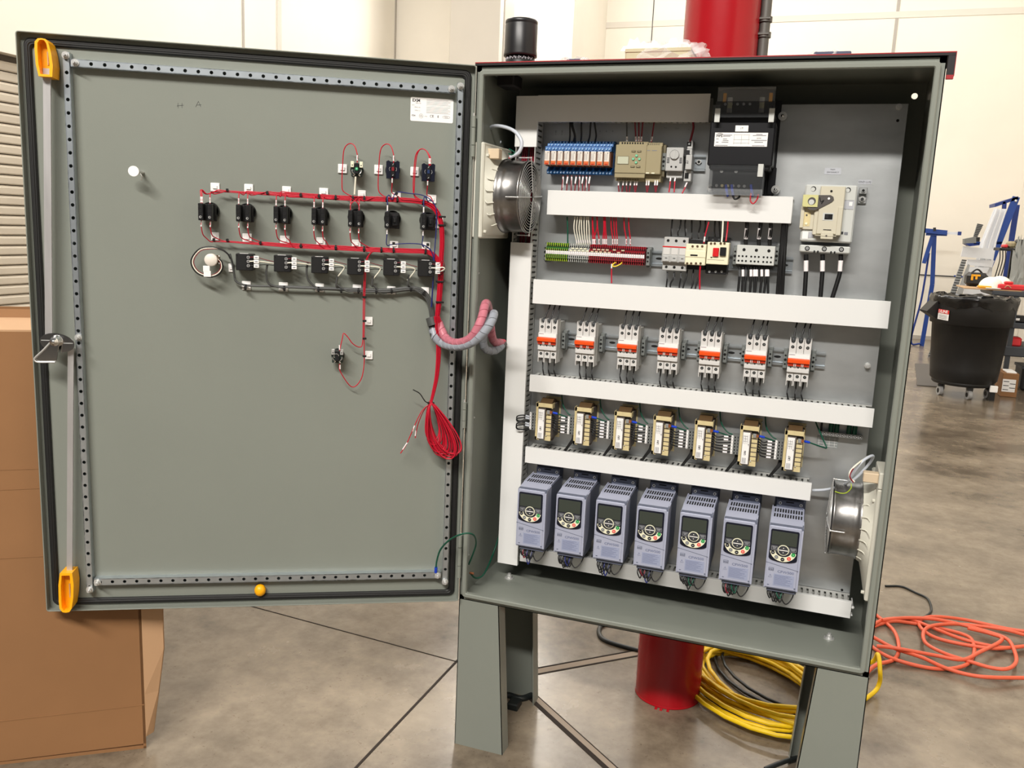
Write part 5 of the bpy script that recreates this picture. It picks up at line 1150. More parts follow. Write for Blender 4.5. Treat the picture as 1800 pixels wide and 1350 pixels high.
# ================================================================ UPPER ROWS OF DEVICES
# ---- ten blue relay sockets
xa = PX(960, 262, PAN - .045).x; xb = PX(1076, 267, PAN - .045).x; RP = (xb - xa) / 10
zT = PX(1015, 249, PAN - .020).z; zB = PX(1015, 309, PAN - .030).z
def relay(x0, z0, label):
    t = Thing('relay', label, 'relay', (x0, PAN, z0), None, 'row of ten blue relays'); H = zT - zB; w = RP - .0006; z1 = z0 + H
    m = MB(); m.prism([(PAN - .001, z0 + .004), (PAN - .030, z0 + .003), (PAN - .034, z0 + .011), (PAN - .022, z0 + .018), (PAN - .022, z1 - .022), (PAN - .052, z1 - .024), (PAN - .050, z1 - .014), (PAN - .036, z1 - .012), (PAN - .034, z1 - .006), (PAN - .020, z1 - .004), (PAN - .018, z1 + .001), (PAN - .001, z1 + .001)], x0, x0 + w, 'yz', 'relay_blue'); s = t.part('socket', m, 'blue socket')
    m = MB()
    for (yy, zz) in ((PAN - .0525, z1 - .0190), (PAN - .0365, z1 - .0090), (PAN - .0205, z1 - .0015), (PAN - .0335, z0 + .0070)):
        for k in (0, 1): c = x0 + w * (.27 + .46 * k); m.cyl((c, yy - .0012, zz), (c, yy + .002, zz), .0026, 'relay_blue_light', 10); m.slab([(c - .0016, yy - .0015, zz - .0014), (c - .001, yy - .0015, zz - .0020), (c + .0016, yy - .0015, zz + .0014), (c + .001, yy - .0015, zz + .0020)], (0, .0003, 0), 'relay_white')
    t.part('terminal_screw', m)
    m = MB(); m.box(x0 + .0012, x0 + w - .0008, PAN - .048, PAN - .016, z0 + .0195, z1 - .0235, 'relay_brown', .0005); t.part('relay_body', m, 'brown relay body')
    m = MB(); m.box(x0 + .0004, x0 + w - .0028, PAN - .0560, PAN - .046, z0 + .0215, z1 - .0245, 'relay_white', .0005); m.box(x0 + .0006, x0 + w - .0032, PAN - .0566, PAN - .0558, z0 + .0222, z0 + .0305, 'relay_orange'); m.box(x0 + .0025, x0 + w - .005, PAN - .0568, PAN - .0565, z0 + .0225, z0 + .0255, 'orange_dark')
    for k in range(4): m.box(x0 + .0014 + k * .0020, x0 + .0019 + k * .0020, PAN - .0563, PAN - .0559, z0 + .033, z1 - .030 + (k % 2) * .003, 'ink_grey')
    m.cyl((x0 + w * .55, PAN - .0564, z1 - .028), (x0 + w * .55, PAN - .056, z1 - .028), .0010, 'ink', 8); t.part('retaining_clip', m, 'white clip with orange end')
    return t.o
r0_ = relay(xa, zB, 'blue relay first from the vertical duct, white clip with orange end')
for i in range(1, 10): dup(r0_, Matrix.Translation((xa + RP * i, PAN, zB)), 'blue relay %s from the vertical duct, white clip with orange end' % TH7[i])
for k, px_ in enumerate((1001, 1007, 1011, 1021, 1037, 1046)):
    cw('wire', 'black wire above the blue relays, %s from the vertical duct' % TH7[k], [(px_ + (0, 1, 0, 0, -3, 0)[k], 249, PAN - .024), (px_ + 1 + (0, 2, -1, 0, -1, 1)[k], 238, PAN - .030), (px_ + (1, -2, -4, 1, 1, 0)[k], 222, PAN - .034), (px_ + (1, -3, -5, 1, 2, -2)[k], 210, PAN - .034)], 'black_wire', .0020, group='black wires above the blue relays')
for k, px_ in enumerate((990, 998, 1005, 1013, 1019, 1025, 1031, 1037)):
    mt_ = 'dark_red_wire'
    cw('wire', 'dark red wire below the blue relays, %s from the vertical duct' % TH7[k], [(px_, 309, PAN - .028), (px_ - 1, 320, PAN - .032), (px_ - 3 + (k % 3), 336, PAN - .036)], mt_, .0016, sleeves=(((px_, 311, PAN - .029), (px_ - 1 + (k % 2) * -1, 323 if k % 2 else 330, PAN - .0335)),), group='dark red wires below the blue relays')
# ---- tan logic controller with expansion
def bxp(m, x0, y0, x1, y1, da, db, mt_, b=.0):
    """box whose front face corners are seen at (x0,y0) and (x1,y1), da in front of the panel, back at db"""
    a = PX(x0, y0, PAN - da); c = PX(x1, y1, PAN - da); m.box(a.x, c.x, PAN - da, PAN - db, c.z, a.z, mt_, b); return a, c
def cyp(m, x, y, d, r, mt_, L=.0008, n=14): q = PX(x, y, PAN - d); m.cyl((q.x, PAN - d - L, q.z), (q.x, PAN - d + .0005, q.z), r, mt_, n); return q
o_ = PX(1120, 318, PAN - .04)
t = Thing('logic_controller', 'tan programmable controller with a small display and four mint arrow keys', 'controller', (o_.x, PAN, o_.z))
m = MB(); a, c = bxp(m, 1083, 254, 1134, 305, .052, .0, 'plc_tan', .001); x0_, x1_, zt_, zb_ = a.x, c.x, a.z, c.z
m.box(x0_ + .003, x1_, PAN - .036, PAN, zt_, zt_ + .008, 'plc_tan', .0008); m.box(x0_, x1_ - .004, PAN - .040, PAN, zb_ - .016, zb_, 'plc_tan', .001); m.box(x0_ + .0005, x1_ - .0005, PAN - .0526, PAN - .050, zb_ - .010, zb_ - .0005, 'plc_tan', .001); m.box(x0_, x1_, PAN - .0524, PAN - .0515, zb_ - .0012, zb_ - .0004, 'plc_dark'); t.part('main_unit', m)
m = MB()
for k in range(9): m.box(x0_ + .009 + k * .0058, x0_ + .012 + k * .0058, PAN - .0365, PAN - .035, zt_ + .003, zt_ + .0065, 'hole')
for k in range(9): m.box(x0_ + .004 + k * .0058, x0_ + .0070 + k * .0058, PAN - .0405, PAN - .039, zb_ - .0150, zb_ - .0115, 'plc_dark')
t.part('terminal_opening', m)
m = MB(); a2, c2 = bxp(m, 1086, 275, 1104, 288, .0532, .052, 'lcd'); m.box(a2.x - .001, c2.x + .001, PAN - .0528, PAN - .052, c2.z - .001, a2.z + .001, 'plc_dark'); t.part('display', m, 'blank grey lcd')
kc = PX(1118.5, 279.5, PAN - .053)
for (dx, dz) in ((0, .0072), (0, -.0072), (-.0068, 0), (.0068, 0)): m = MB(); m.cyl((kc.x + dx, PAN - .0545, kc.z + dz), (kc.x + dx, PAN - .052, kc.z + dz), .0026, 'key_mint', 12); m.cyl((kc.x + dx, PAN - .0530, kc.z + dz), (kc.x + dx, PAN - .052, kc.z + dz), .0032, 'plc_dark', 12); t.part('arrow_key', m)
for dz in (.0165, -.0165):
    for dx in (-.0072, .0055): m = MB(); m.box(kc.x + dx - .0048, kc.x + dx + .0048, PAN - .0536, PAN - .052, kc.z + dz - .0020, kc.z + dz + .0020, 'plc_dark', .0006); m.box(kc.x + dx - .003, kc.x + dx + .002, PAN - .0539, PAN - .053, kc.z + dz - .0008, kc.z + dz + .0008, 'plc_tan'); t.part('function_key', m)
m = MB(); a3, c3 = bxp(m, 1135.5, 256, 1160, 306.5, .050, 0, 'plc_tan', .001); m.box(a3.x, c3.x - .001, PAN - .036, PAN, a3.z, a3.z + .008, 'plc_tan', .0008); m.box(a3.x, c3.x, PAN - .036, PAN, c3.z - .016, c3.z, 'plc_tan', .001); m.box(c3.x, c3.x + .006, PAN - .030, PAN, c3.z - .004, a3.z + .004, 'plc_dark', .001)
for k in range(6): m.box(a3.x + .002 + k * .0045, a3.x + .0045 + k * .0045, PAN - .0365, PAN - .035, a3.z + .003, a3.z + .0065, 'plc_dark')
m.box(a3.x + .003, a3.x + .010, PAN - .0503, PAN - .05, a3.z - .011, a3.z - .0095, 'ink_grey'); m.box(a3.x + .014, a3.x + .025, PAN - .0503, PAN - .05, a3.z - .011, a3.z - .0095, 'ink_grey')
for k in (0, 1): m.box(a3.x + .004 + k * .012, a3.x + .011 + k * .012, PAN - .0505, PAN - .05, c3.z + .001, c3.z + .0035, 'cream')
t.part('expansion_unit', m, 'tan expansion unit')
cl = PX(1166.5, 283, PAN - .034); clamp(cl.x - .004, cl.z, 'dark grey end clamp between the tan controller and the dial thermostat')
for k, (px_, d_) in enumerate(((1102, 0), (1118, -2), (1123, 0), (1127, 3), (1145, 5))):
    cw('wire', 'wire above the tan controller, %s from the blue relays' % TH7[k], [(px_, 250, PAN - .032), (px_ + d_ * .3, 238, PAN - .036), (px_ + d_, 214, PAN - .038)], 'grey_cable' if k == 0 else 'dark_red_wire', .0016, sleeves=(((px_, 248, PAN - .0325), (px_ + d_ * .3, 240, PAN - .0355)),), group='wires above the tan controller')
for k, px_ in enumerate((1088, 1096, 1102, 1109, 1116, 1120, 1137, 1141, 1152, 1156)):
    cw('wire', 'dark red wire below the tan controller, %s from the blue relays' % TH7[k], [(px_, 316, PAN - .034), (px_ - 1, 325, PAN - .036), (px_ + (-3 if k % 2 else 0), 338, PAN - .038)], 'dark_red_wire', .0015, sleeves=(((px_, 317, PAN - .0345), (px_ - 1, 326, PAN - .036)),), group='dark red wires below the tan controller')
# ---- thermostat with dial
o_ = PX(1186, 312, PAN - .03); t = Thing('thermostat', 'light grey control thermostat with a round dial beside the tan controller', 'thermostat', (o_.x, PAN, o_.z))
m = MB(); a, c = bxp(m, 1172, 259, 1199, 301, .044, 0, 'device_grey', .0012); m.box(a.x + .001, c.x - .001, PAN - .030, PAN, c.z - .014, c.z, 'device_grey', .001)
for k in range(4):
    for s in (0, 1): x_ = a.x + .0025 + s * (c.x - a.x - .010); m.box(x_, x_ + .0055, PAN - .0445, PAN - .0435, a.z - .0235 - k * .0032, a.z - .0218 - k * .0032, 'ink')
for k in range(7): m.box(a.x + .002 + k * .004, a.x + .0042 + k * .004, PAN - .040, PAN - .038, a.z - .0002, a.z + .0010, 'ink')
t.part('housing', m)
q = PX(1186, 272, PAN - .044); m = MB(); m.cyl((q.x, PAN - .0475, q.z), (q.x, PAN - .044, q.z), .0098, 'device_grey', 28); m.tube([(q.x + .0098 * math.cos(w_), PAN - .0475, q.z + .0098 * math.sin(w_)) for w_ in [j * math.pi / 12 for j in range(24)]], .0003, 'ink', 4, closed=True); m.box(q.x - .0008, q.x + .0008, PAN - .0487, PAN - .0470, q.z - .0085, q.z + .0085, 'mccb_grey', .0003); t.part('dial', m)
m = MB(); cyp(m, 1180, 293, .044, .0020, 'hole'); cyp(m, 1188, 293.5, .044, .0020, 'hole'); q1 = cyp(m, 1179, 305, .030, .0030, 'alu'); cyp(m, 1187, 305.5, .030, .0030, 'alu'); t.part('screw', m)
for k, px_ in enumerate((1179, 1187)): cw('wire', 'dark red wire under the dial thermostat, %s of two' % ('left' if k == 0 else 'right'), [(px_, 312, PAN - .028), (px_ - 1, 322, PAN - .032), (px_ - 3 + k, 338, PAN - .036)], 'red_wire', .0016, sleeves=(((px_, 312, PAN - .028), (px_ - 1, 319, PAN - .031)),))
# ---- fuse holder
o_ = PX(1212, 318, PAN - .03); t = Thing('fuse_holder', 'narrow grey fuse holder with black ends on the top rail, marked S2', 'fuse holder', (o_.x, PAN, o_.z))
m = MB(); a, c = bxp(m, 1206, 272, 1215, 298, .046, 0, 'device_grey', .001); bxp(m, 1209, 247, 1217, 262, .030, 0, 'device_grey', .001); bxp(m, 1207, 262, 1216, 273, .038, 0, 'device_grey', .001); bxp(m, 1203, 299, 1214, 319, .034, 0, 'device_grey', .001); t.part('housing', m)
m = MB(); bxp(m, 1208, 249, 1215, 257, .0306, .02, 'hole'); cyp(m, 1211.5, 253, .0306, .0021, 'alu'); bxp(m, 1206, 264, 1212, 273, .0386, .02, 'black'); bxp(m, 1204, 304, 1210, 314, .0346, .02, 'hole'); bxp(m, 1201, 271, 1213, 275, .040, .02, 'black'); t.part('terminal', m)
m = MB(); q = PX(1207, 285, PAN - .0465); m.text('S2', .0085, tuple(q), 'ink', .0002); t.part('marking', m)
cw('wire', 'dark red wire curving up from the fuse holder into the top duct', [(1213, 249, PAN - .028), (1216, 238, PAN - .034), (1219, 224, PAN - .038), (1218, 212, PAN - .038)], 'dark_red_wire', .0024)
cw('wire', 'dark red wire slanting down from the bottom of the fuse holder', [(1208, 320, PAN - .028), (1205, 328, PAN - .032), (1199, 340, PAN - .036)], 'red_wire', .0016, sleeves=(((1208, 320, PAN - .028), (1204, 329, PAN - .033)),))
# ---- control transformer
o_ = PX(1303, 340, PAN - .05); t = Thing('control_transformer', 'black control transformer with clear terminal covers and a white nameplate', 'transformer', (o_.x, PAN, o_.z))
m = MB(); a, c = bxp(m, 1249, 213, 1357, 293, .085, .004, 'xfmr_black', .003); X_, X2_, ZT_, ZB_ = a.x, c.x, a.z, c.z
m.box(X_ + .004, X2_ - .004, PAN - .080, PAN - .002, ZB_ - .008, ZT_ + .018, 'xfmr_black', .003); t.part('core', m)
m = MB(); m.box(X_ + .008, X2_ + .004, PAN - .004, PAN, ZB_ - .064, ZT_ + .052, 'xfmr_black', .001); m.box(X2_ - .010, X2_ + .006, PAN - .008, PAN, ZB_ - .052, ZB_ + .004, 'xfmr_black', .001); t.part('mounting_foot', m)
for zz in (ZT_ + .020, ZB_ - .042):
    for xx in (X2_ + .008, X_ + .004): m = MB(); m.cyl((xx, PAN - .010, zz), (xx, PAN - .006, zz), .0092, 'bright_steel', 20); m.cyl((xx, PAN - .016, zz), (xx, PAN - .008, zz), .0052, 'bright_steel', 6); m.sphere((xx, PAN - .016, zz), .0035, 'chrome', 10, 6); t.part('mounting_bolt', m)
# top terminal deck with fuses
m = MB(); m.box(X_ + .018, X2_ - .010, PAN - .070, PAN - .010, ZT_ + .014, ZT_ + .066, 'xfmr_black', .001); t.part('terminal_deck', m)
for s in (0, 1):
    xf = X_ + .036 + s * (X2_ - X_ - .068); m = MB(); m.cyl((xf, PAN - .078, ZT_ + .018), (xf, PAN - .078, ZT_ + .042), .0050, 'cream', 14); m.cyl((xf, PAN - .078, ZT_ + .018), (xf, PAN - .078, ZT_ + .026), .0056, 'alu', 14); m.cyl((xf, PAN - .078, ZT_ + .038), (xf, PAN - .078, ZT_ + .048), .0056, 'alu', 14); t.part('fuse', m, 'cartridge fuse')
for s in (0, 1): xf = X_ + .024 + s * (X2_ - X_ - .040); m = MB(); m.box(xf - .0035, xf + .0035, PAN - .074, PAN - .070, ZT_ + .040, ZT_ + .058, 'amber', .001); t.part('spade_terminal', m, 'yellow crimp terminal')
m = MB()
for k in range(5): m.cyl((X_ + .026 + k * .0125, PAN - .0725, ZT_ + .036), (X_ + .026 + k * .0125, PAN - .070, ZT_ + .036), .0028, 'bright_steel', 10)
t.part('screw', m)
m = MB(); m.box(X_ + .010, X2_ - .004, PAN - .098, PAN - .0965, ZT_ + .006, ZT_ + .038, 'smoke'); m.box(X_ + .012, X2_ - .006, PAN - .0965, PAN - .060, ZT_ + .064, ZT_ + .0655, 'clear'); m.box(X_ + .012, X2_ - .006, PAN - .098, PAN - .0965, ZT_ + .038, ZT_ + .066, 'clear'); t.part('terminal_cover', m, 'clear plastic terminal cover')
for s in (0, 1): xf = X_ + .0145 + s * (X2_ - X_ - .024); m = MB(); m.box(xf - .0055, xf + .0055, PAN - .0995, PAN - .098, ZT_ - .004, ZT_ + .024, 'mccb_grey', .001); t.part('cover_clip', m, 'light grey clip')
# bottom deck
m = MB(); m.box(X_ + .012, X2_ - .016, PAN - .072, PAN - .010, ZB_ - .052, ZB_ - .004, 'black', .001); t.part('terminal_deck', m)
m = MB()
for k in range(6): m.cyl((X_ + .022 + k * .0115, PAN - .0745, ZB_ - .040), (X_ + .022 + k * .0115, PAN - .072, ZB_ - .040), .0032, 'gold' if k in (1, 2) else 'bright_steel', 10)
for xx in (X_ + .030, X_ + .060): m.cyl((xx, PAN - .0745, ZB_ - .010), (xx, PAN - .072, ZB_ - .010), .0036, 'bright_steel', 10)
t.part('screw', m)
m = MB(); m.box(X_ + .008, X2_ - .014, PAN - .0965, PAN - .095, ZB_ - .047, ZB_ + .001, 'smoke'); m.box(X_ + .008, X2_ - .014, PAN - .095, PAN - .060, ZB_ - .060, ZB_ - .0588, 'clear')
m.box(X_ + .008, X2_ - .014, PAN - .0965, PAN - .095, ZB_ - .060, ZB_ - .047, 'clear'); m.box(X2_ - .0155, X2_ - .014, PAN - .096, PAN - .060, ZB_ - .060, ZB_ + .001, 'clear'); t.part('terminal_cover', m, 'clear plastic terminal cover')
m = MB(); m.box(X2_ - .027, X2_ - .016, PAN - .098, PAN - .0965, ZB_ - .022, ZB_ + .004, 'mccb_grey', .001); t.part('cover_clip', m, 'light grey clip')
m = MB(); a, c = bxp(m, 1257, 233, 1348, 258, .0858, .085, 'label_white'); W_, H_ = c.x - a.x, a.z - c.z; Y = PAN - .0861
m.text('HPS', .0075, (a.x + .09 * W_, Y, a.z - .24 * H_), 'ink', .0002, 'CENTER', None, .02); m.tube([(a.x + .03 * W_, Y, a.z - .15 * H_), (a.x + .09 * W_, Y, a.z - .05 * H_), (a.x + .16 * W_, Y, a.z - .12 * H_)], .0005, 'ink', 4)
for (u0, u1, v) in ((.16, .33, .18), (.16, .30, .26), (.16, .24, .46), (.16, .27, .58), (.14, .27, .70), (.03, .08, .46), (.03, .08, .7), (.02, .26, .93), (.72, .97, .2), (.78, .90, .12), (.70, .99, .55), (.76, .92, .68), (.72, .95, .93)): m.box(a.x + u0 * W_, a.x + u1 * W_, Y, Y + .0003, a.z - v * H_ - .0006, a.z - v * H_ + .0006, 'ink_grey')
for k in range(3): m.box(a.x + (.37 + k * .14) * W_, a.x + (.37 + k * .14) * W_ + .0004, Y, Y + .0003, a.z - .85 * H_, a.z - .15 * H_, 'ink_grey')
for v in (.15, .5, .75): m.box(a.x + .36 * W_, a.x + .67 * W_, Y, Y + .0003, a.z - v * H_ - .0002, a.z - v * H_ + .0002, 'ink_grey')
m.text('LISTED', .0032, (a.x + .84 * W_, Y, a.z - .40 * H_), 'ink', .0002); t.part('nameplate', m, 'white printed nameplate')
m = MB(); a, c = bxp(m, 1293, 220.5, 1315, 231.5, .0862, .085, 'label_white', .0004); m.text('1T', .0055, ((a.x + c.x) / 2, PAN - .0865, (a.z + c.z) / 2), 'ink', .0002); t.part('tag', m, 'small white tag')
for k, (px_, mt_) in enumerate(((1276, 'blue_wire'), (1286, 'blue_wire'), (1320, 'blue_wire'))):
    m = MB(); m.tube([PX(px_, 325, PAN - .074), PX(px_ + 1, 334, PAN - .076), PX(px_ + 3, 344, PAN - .06)], .0028, 'crimp_blue', 8, 4); t.part('crimp_terminal', m, 'blue crimp terminal')
cw('wire', 'red wire looping below the clear lower cover of the black transformer', [(1320, 340, PAN - .074), (1319, 352, PAN - .08), (1324, 358, PAN - .082), (1331, 350, PAN - .08), (1333, 342, PAN - .07)], 'red_wire', .0016)
cw('wire', 'black wire end curling below the clear lower cover of the black transformer', [(1288, 344, PAN - .074), (1292, 350, PAN - .078), (1299, 347, PAN - .074), (1300, 342, PAN - .06)], 'black_wire', .0022)
# ---- main disconnect breaker
o_ = PX(1452, 445, PAN - .04); t = Thing('main_disconnect', 'large light grey and cream main disconnect breaker with side lever plate', 'circuit breaker', (o_.x, PAN, o_.z))
m = MB(); a, c = bxp(m, 1416, 324, 1497, 428, .062, 0, 'mccb_grey', .003); XA, XB, ZA_, ZB2 = a.x, c.x, a.z, c.z
t.part('housing', m)
m = MB(); a, c = bxp(m, 1406, 430, 1494, 447, .058, 0, 'mccb_grey', .0025)
for u in (.30, .37, .63, .70): m.box(a.x + u * (c.x - a.x) - .0015, a.x + u * (c.x - a.x) + .0015, PAN - .0586, PAN - .057, c.z - .0005, c.z + .0045, 'hole')
t.part('terminal_cover', m)
m = MB()
for px_, py_ in ((1419, 436.5), (1449, 437.5), (1479, 438.5)): m = MB(); q = PX(px_, py_, PAN - .058); m.cyl((q.x, PAN - .0588, q.z), (q.x, PAN - .057, q.z), .0050, 'hole', 16); m.cyl((q.x, PAN - .0594, q.z), (q.x, PAN - .058, q.z), .0034, 'alu', 12); t.part('lug_screw', m)
m = MB()
for px_, py_ in ((1430, 332), (1491, 334)): q = PX(px_, py_, PAN - .062); m.cyl((q.x, PAN - .0624, q.z), (q.x, PAN - .061, q.z), .0052, 'hole', 18); m.cyl((q.x - .0008, PAN - .0628, q.z - .0008), (q.x - .0008, PAN - .062, q.z - .0008), .0042, 'mccb_grey', 18)
t.part('bolt_hole', m)
m = MB(); Yf = .0665
a, c = bxp(m, 1443, 327, 1478, 413, Yf + .010, .060, 'mccb_cream', .0015); bxp(m, 1434, 349, 1445, 413, Yf + .006, .060, 'mccb_cream', .001); bxp(m, 1476, 345, 1481, 356, Yf + .008, .060, 'mccb_cream', .001); bxp(m, 1474, 364, 1477, 414, Yf + .013, .060, 'mccb_cream', .0006); bxp(m, 1432, 413, 1470, 416, Yf + .013, .060, 'mccb_cream', .0006)
bxp(m, 1409, 362, 1436, 404, Yf, .050, 'mccb_cream', .001); bxp(m, 1409, 362, 1411, 400, Yf + .004, .06, 'mccb_cream'); t.part('mechanism_plate', m, 'cream operating mechanism')
m = MB(); bxp(m, 1412, 373, 1423, 398, Yf + .0006, Yf - .001, 'gold'); cyp(m, 1418, 378, Yf + .0006, .0018, 'lever_dark'); cyp(m, 1417, 393, Yf + .0006, .0026, 'cream', .0012); t.part('auxiliary_contact', m)
m = MB(); a, c = bxp(m, 1412, 342, 1437, 363, Yf + .014, Yf + .012, 'brass_plate', .0004); q = PX(1427, 353.5, PAN - Yf - .014); m.cyl((q.x, PAN - Yf - .0146, q.z), (q.x, PAN - Yf - .0135, q.z), .0078, 'lever_dark', 24); m.cyl((q.x - .0005, PAN - Yf - .0150, q.z - .002), (q.x - .0005, PAN - Yf - .0142, q.z - .002), .0055, 'mccb_grey', 20); bxp(m, 1412, 362, 1437, 364, Yf + .014, .06, 'brass_plate'); t.part('bracket', m, 'yellow-plated square bracket')
m = MB(); pts = [(1438, 343), (1460, 343), (1465, 346), (1466, 351), (1462, 355), (1441, 366), (1430, 370), (1421, 368), (1418, 363), (1434, 361), (1438, 355)]
m.prism([(PX(x, y, PAN - Yf - .0112).x, PX(x, y, PAN - Yf - .0112).z) for x, y in pts], PAN - Yf - .0122, PAN - Yf - .0102, 'xz', 'lever_dark'); cyp(m, 1457, 349, Yf + .0122, .0024, 'label_white'); m.tube([PX(x, y, PAN - Yf - .0125) for x, y in ((1441, 347), (1443, 355), (1449, 351), (1444, 358))], .0008, 'hole', 5, 2); t.part('lever', m, 'dark grey lever')
m = MB(); bxp(m, 1447, 374, 1464, 388, Yf + .0105, Yf + .009, 'mccb_grey'); bxp(m, 1450, 376, 1463, 386, Yf + .0110, Yf + .009, 'hole'); bxp(m, 1451, 377, 1456, 384, Yf + .0125, Yf + .009, 'black'); t.part('toggle', m)
m = MB(); bxp(m, 1447, 403, 1461, 405, Yf + .0105, Yf + .009, 'hole'); a, c = bxp(m, 1443, 408, 1464, 421, Yf + .0120, Yf + .0, 'mccb_cream', .001); cyp(m, 1452.5, 414.5, Yf + .0122, .0018, 'lever_dark'); cyp(m, 1461.5, 336, Yf + .0102, .0023, 'hole'); t.part('base_tab', m)
m = MB(); a, c = bxp(m, 1483, 352, 1500, 368, .0624, .062, 'label_grey'); m.box(a.x, c.x, PAN - .0626, PAN - .0622, c.z - .0003, c.z, 'ink'); m.box(a.x, c.x, PAN - .0626, PAN - .0622, a.z, a.z + .0003, 'ink'); bxp(m, 1493, 355, 1498, 362, .0628, .062, 'label_white'); bxp(m, 1477, 407, 1482, 412, .0626, .062, 'ink'); bxp(m, 1484, 408, 1490, 413, .0626, .062, 'ink_grey'); bxp(m, 1411, 407, 1420, 420, .0626, .062, 'label_white'); bxp(m, 1421, 408, 1430, 418, .0626, .062, 'label_grey'); t.part('label', m)
for k, (px_, e) in enumerate(((1417, -3), (1446, -4), (1478, -15))):
    cw('power_cable', 'thick black cable below the main disconnect, %s of three' % w3[k], [(px_, 447, PAN - .045), (px_ + 0, 460, PAN - .045), (px_ + e * .12, 480, PAN - .046), (px_ + e * .5, 500, PAN - .048), (px_ + e, 524, PAN - .050)], 'black_wire', .0047, sleeves=(((px_, 458, PAN - .045), (px_ + e * .1, 477, PAN - .046)),), group='thick black cables below the main disconnect', n=12, srk=1.08)
o_ = PX(1517, 345, PAN - .01); t = Thing('ground_lug', 'silver two-part ground lug beside the main disconnect', 'lug', (o_.x, PAN, o_.z))
m = MB(); a, c = bxp(m, 1511, 329, 1524, 341, .016, .004, 'alu', .001); q = PX(1517.5, 335, PAN - .016); m.cyl((q.x, PAN - .0185, q.z), (q.x, PAN - .015, q.z), .0040, 'alu', 14); m.cyl((q.x, PAN - .0188, q.z), (q.x, PAN - .0183, q.z), .0028, 'hole', 12); t.part('clamp_block', m)
m = MB(); bxp(m, 1509, 343, 1522, 358, .006, 0, 'alu', .0008); q = PX(1515.5, 350, PAN - .006); m.cyl((q.x, PAN - .009, q.z), (q.x, PAN - .005, q.z), .0060, 'bright_steel', 18); m.cyl((q.x, PAN - .012, q.z), (q.x, PAN - .009, q.z), .0034, 'dark_grey', 6); m.cyl((q.x, PAN - .0122, q.z), (q.x, PAN - .0118, q.z), .0015, 'hole', 6); t.part('mounting_tab', m)

# ---- coloured terminal strip: every terminal block is a thing
xa2 = PX(960, 440, PAN - .045).x; xb2 = PX(1133.5, 448, PAN - .045).x; NT = 47; TP = (xb2 - xa2) / NT
zc2 = PX(1045, 446, PAN - .045).z
zt2 = PX(1045, 430, PAN - .03).z; zb2 = PX(1045, 462, PAN - .035).z
def termblock(x, ca, cb, label, lab=True, group=''):
    t = Thing('terminal_block', label, 'terminal block', (x, PAN, zb2), None, group); w = TP - .0003
    m = MB(); m.prism([(PAN - .001, zb2 + .003), (PAN - .032, zb2), (PAN - .046, zb2 + .008), (PAN - .046, zt2 - .013), (PAN - .030, zt2), (PAN - .001, zt2 - .002)], x, x + w, 'yz', ca); m.box(x - .0001, x + .0009, PAN - .0464, PAN - .044, zb2 + .007, zt2 - .012, cb); m.box(x - .0001, x + .0010, PAN - .040, PAN - .030, zt2 - .008, zt2 + .0002, cb); m.box(x - .0001, x + .0009, PAN - .044, PAN - .030, zb2 - .0002, zb2 + .006, cb); t.part('housing', m)
    m = MB()
    for zz, yy in ((zb2 + .0115, .0466), (zt2 - .0155, .0466)): m.box(x + .0010, x + w - .0006, PAN - yy, PAN - .045, zz - .0016, zz + .0016, 'hole')
    m.slab([(x + .0009, PAN - .0425, zt2 - .0085), (x + w - .0007, PAN - .0425, zt2 - .0085), (x + w - .0007, PAN - .0365, zt2 - .0045), (x + .0009, PAN - .0365, zt2 - .0045)], (0, -.0004, -.0002), 'hole')
    m.slab([(x + .0009, PAN - .0418, zb2 + .0052), (x + w - .0007, PAN - .0418, zb2 + .0052), (x + w - .0007, PAN - .0370, zb2 + .0024), (x + .0009, PAN - .0370, zb2 + .0024)], (0, -.0004, -.0002), 'hole'); t.part('wire_entry', m)
    m = MB(); m.box(x + .0003, x + w - .0002, PAN - .0478, PAN - .0455, zc2 - .0050, zc2 + .0028, 'marker'); m.box(x + w * .45, x + w * .6, PAN - .0480, PAN - .0476, zc2 - .0035, zc2 - .0008, 'ink_grey'); t.part('marker_tag', m)
    return t.o
kinds = [('tb_green', 'tb_yellow', 'green and yellow', 11), ('tb_grey', 'mccb_grey', 'grey', 10), ('tb_red', 'tb_red_light', 'dark red', 26)]
i = 0
for ca, cb, nm, cnt in kinds:
    base = None
    for k in range(cnt):
        lab = '%s terminal block, %s %s one counted from the vertical duct' % (nm, TH7[k], nm.split()[-1])
        if base is None: base = termblock(xa2 + i * TP, ca, cb, lab, group=nm + ' terminal blocks of the strip')
        else: dup(base, Matrix.Translation((xa2 + i * TP, PAN, zb2)), lab)
        i += 1
clz = zc2 - .001
clamp(xa2 - .0095, clz, 'grey end clamp beside the green and yellow terminal blocks'); clamp(xb2 + .001, clz, 'grey end clamp beside the dark red terminal blocks')
JC = {}
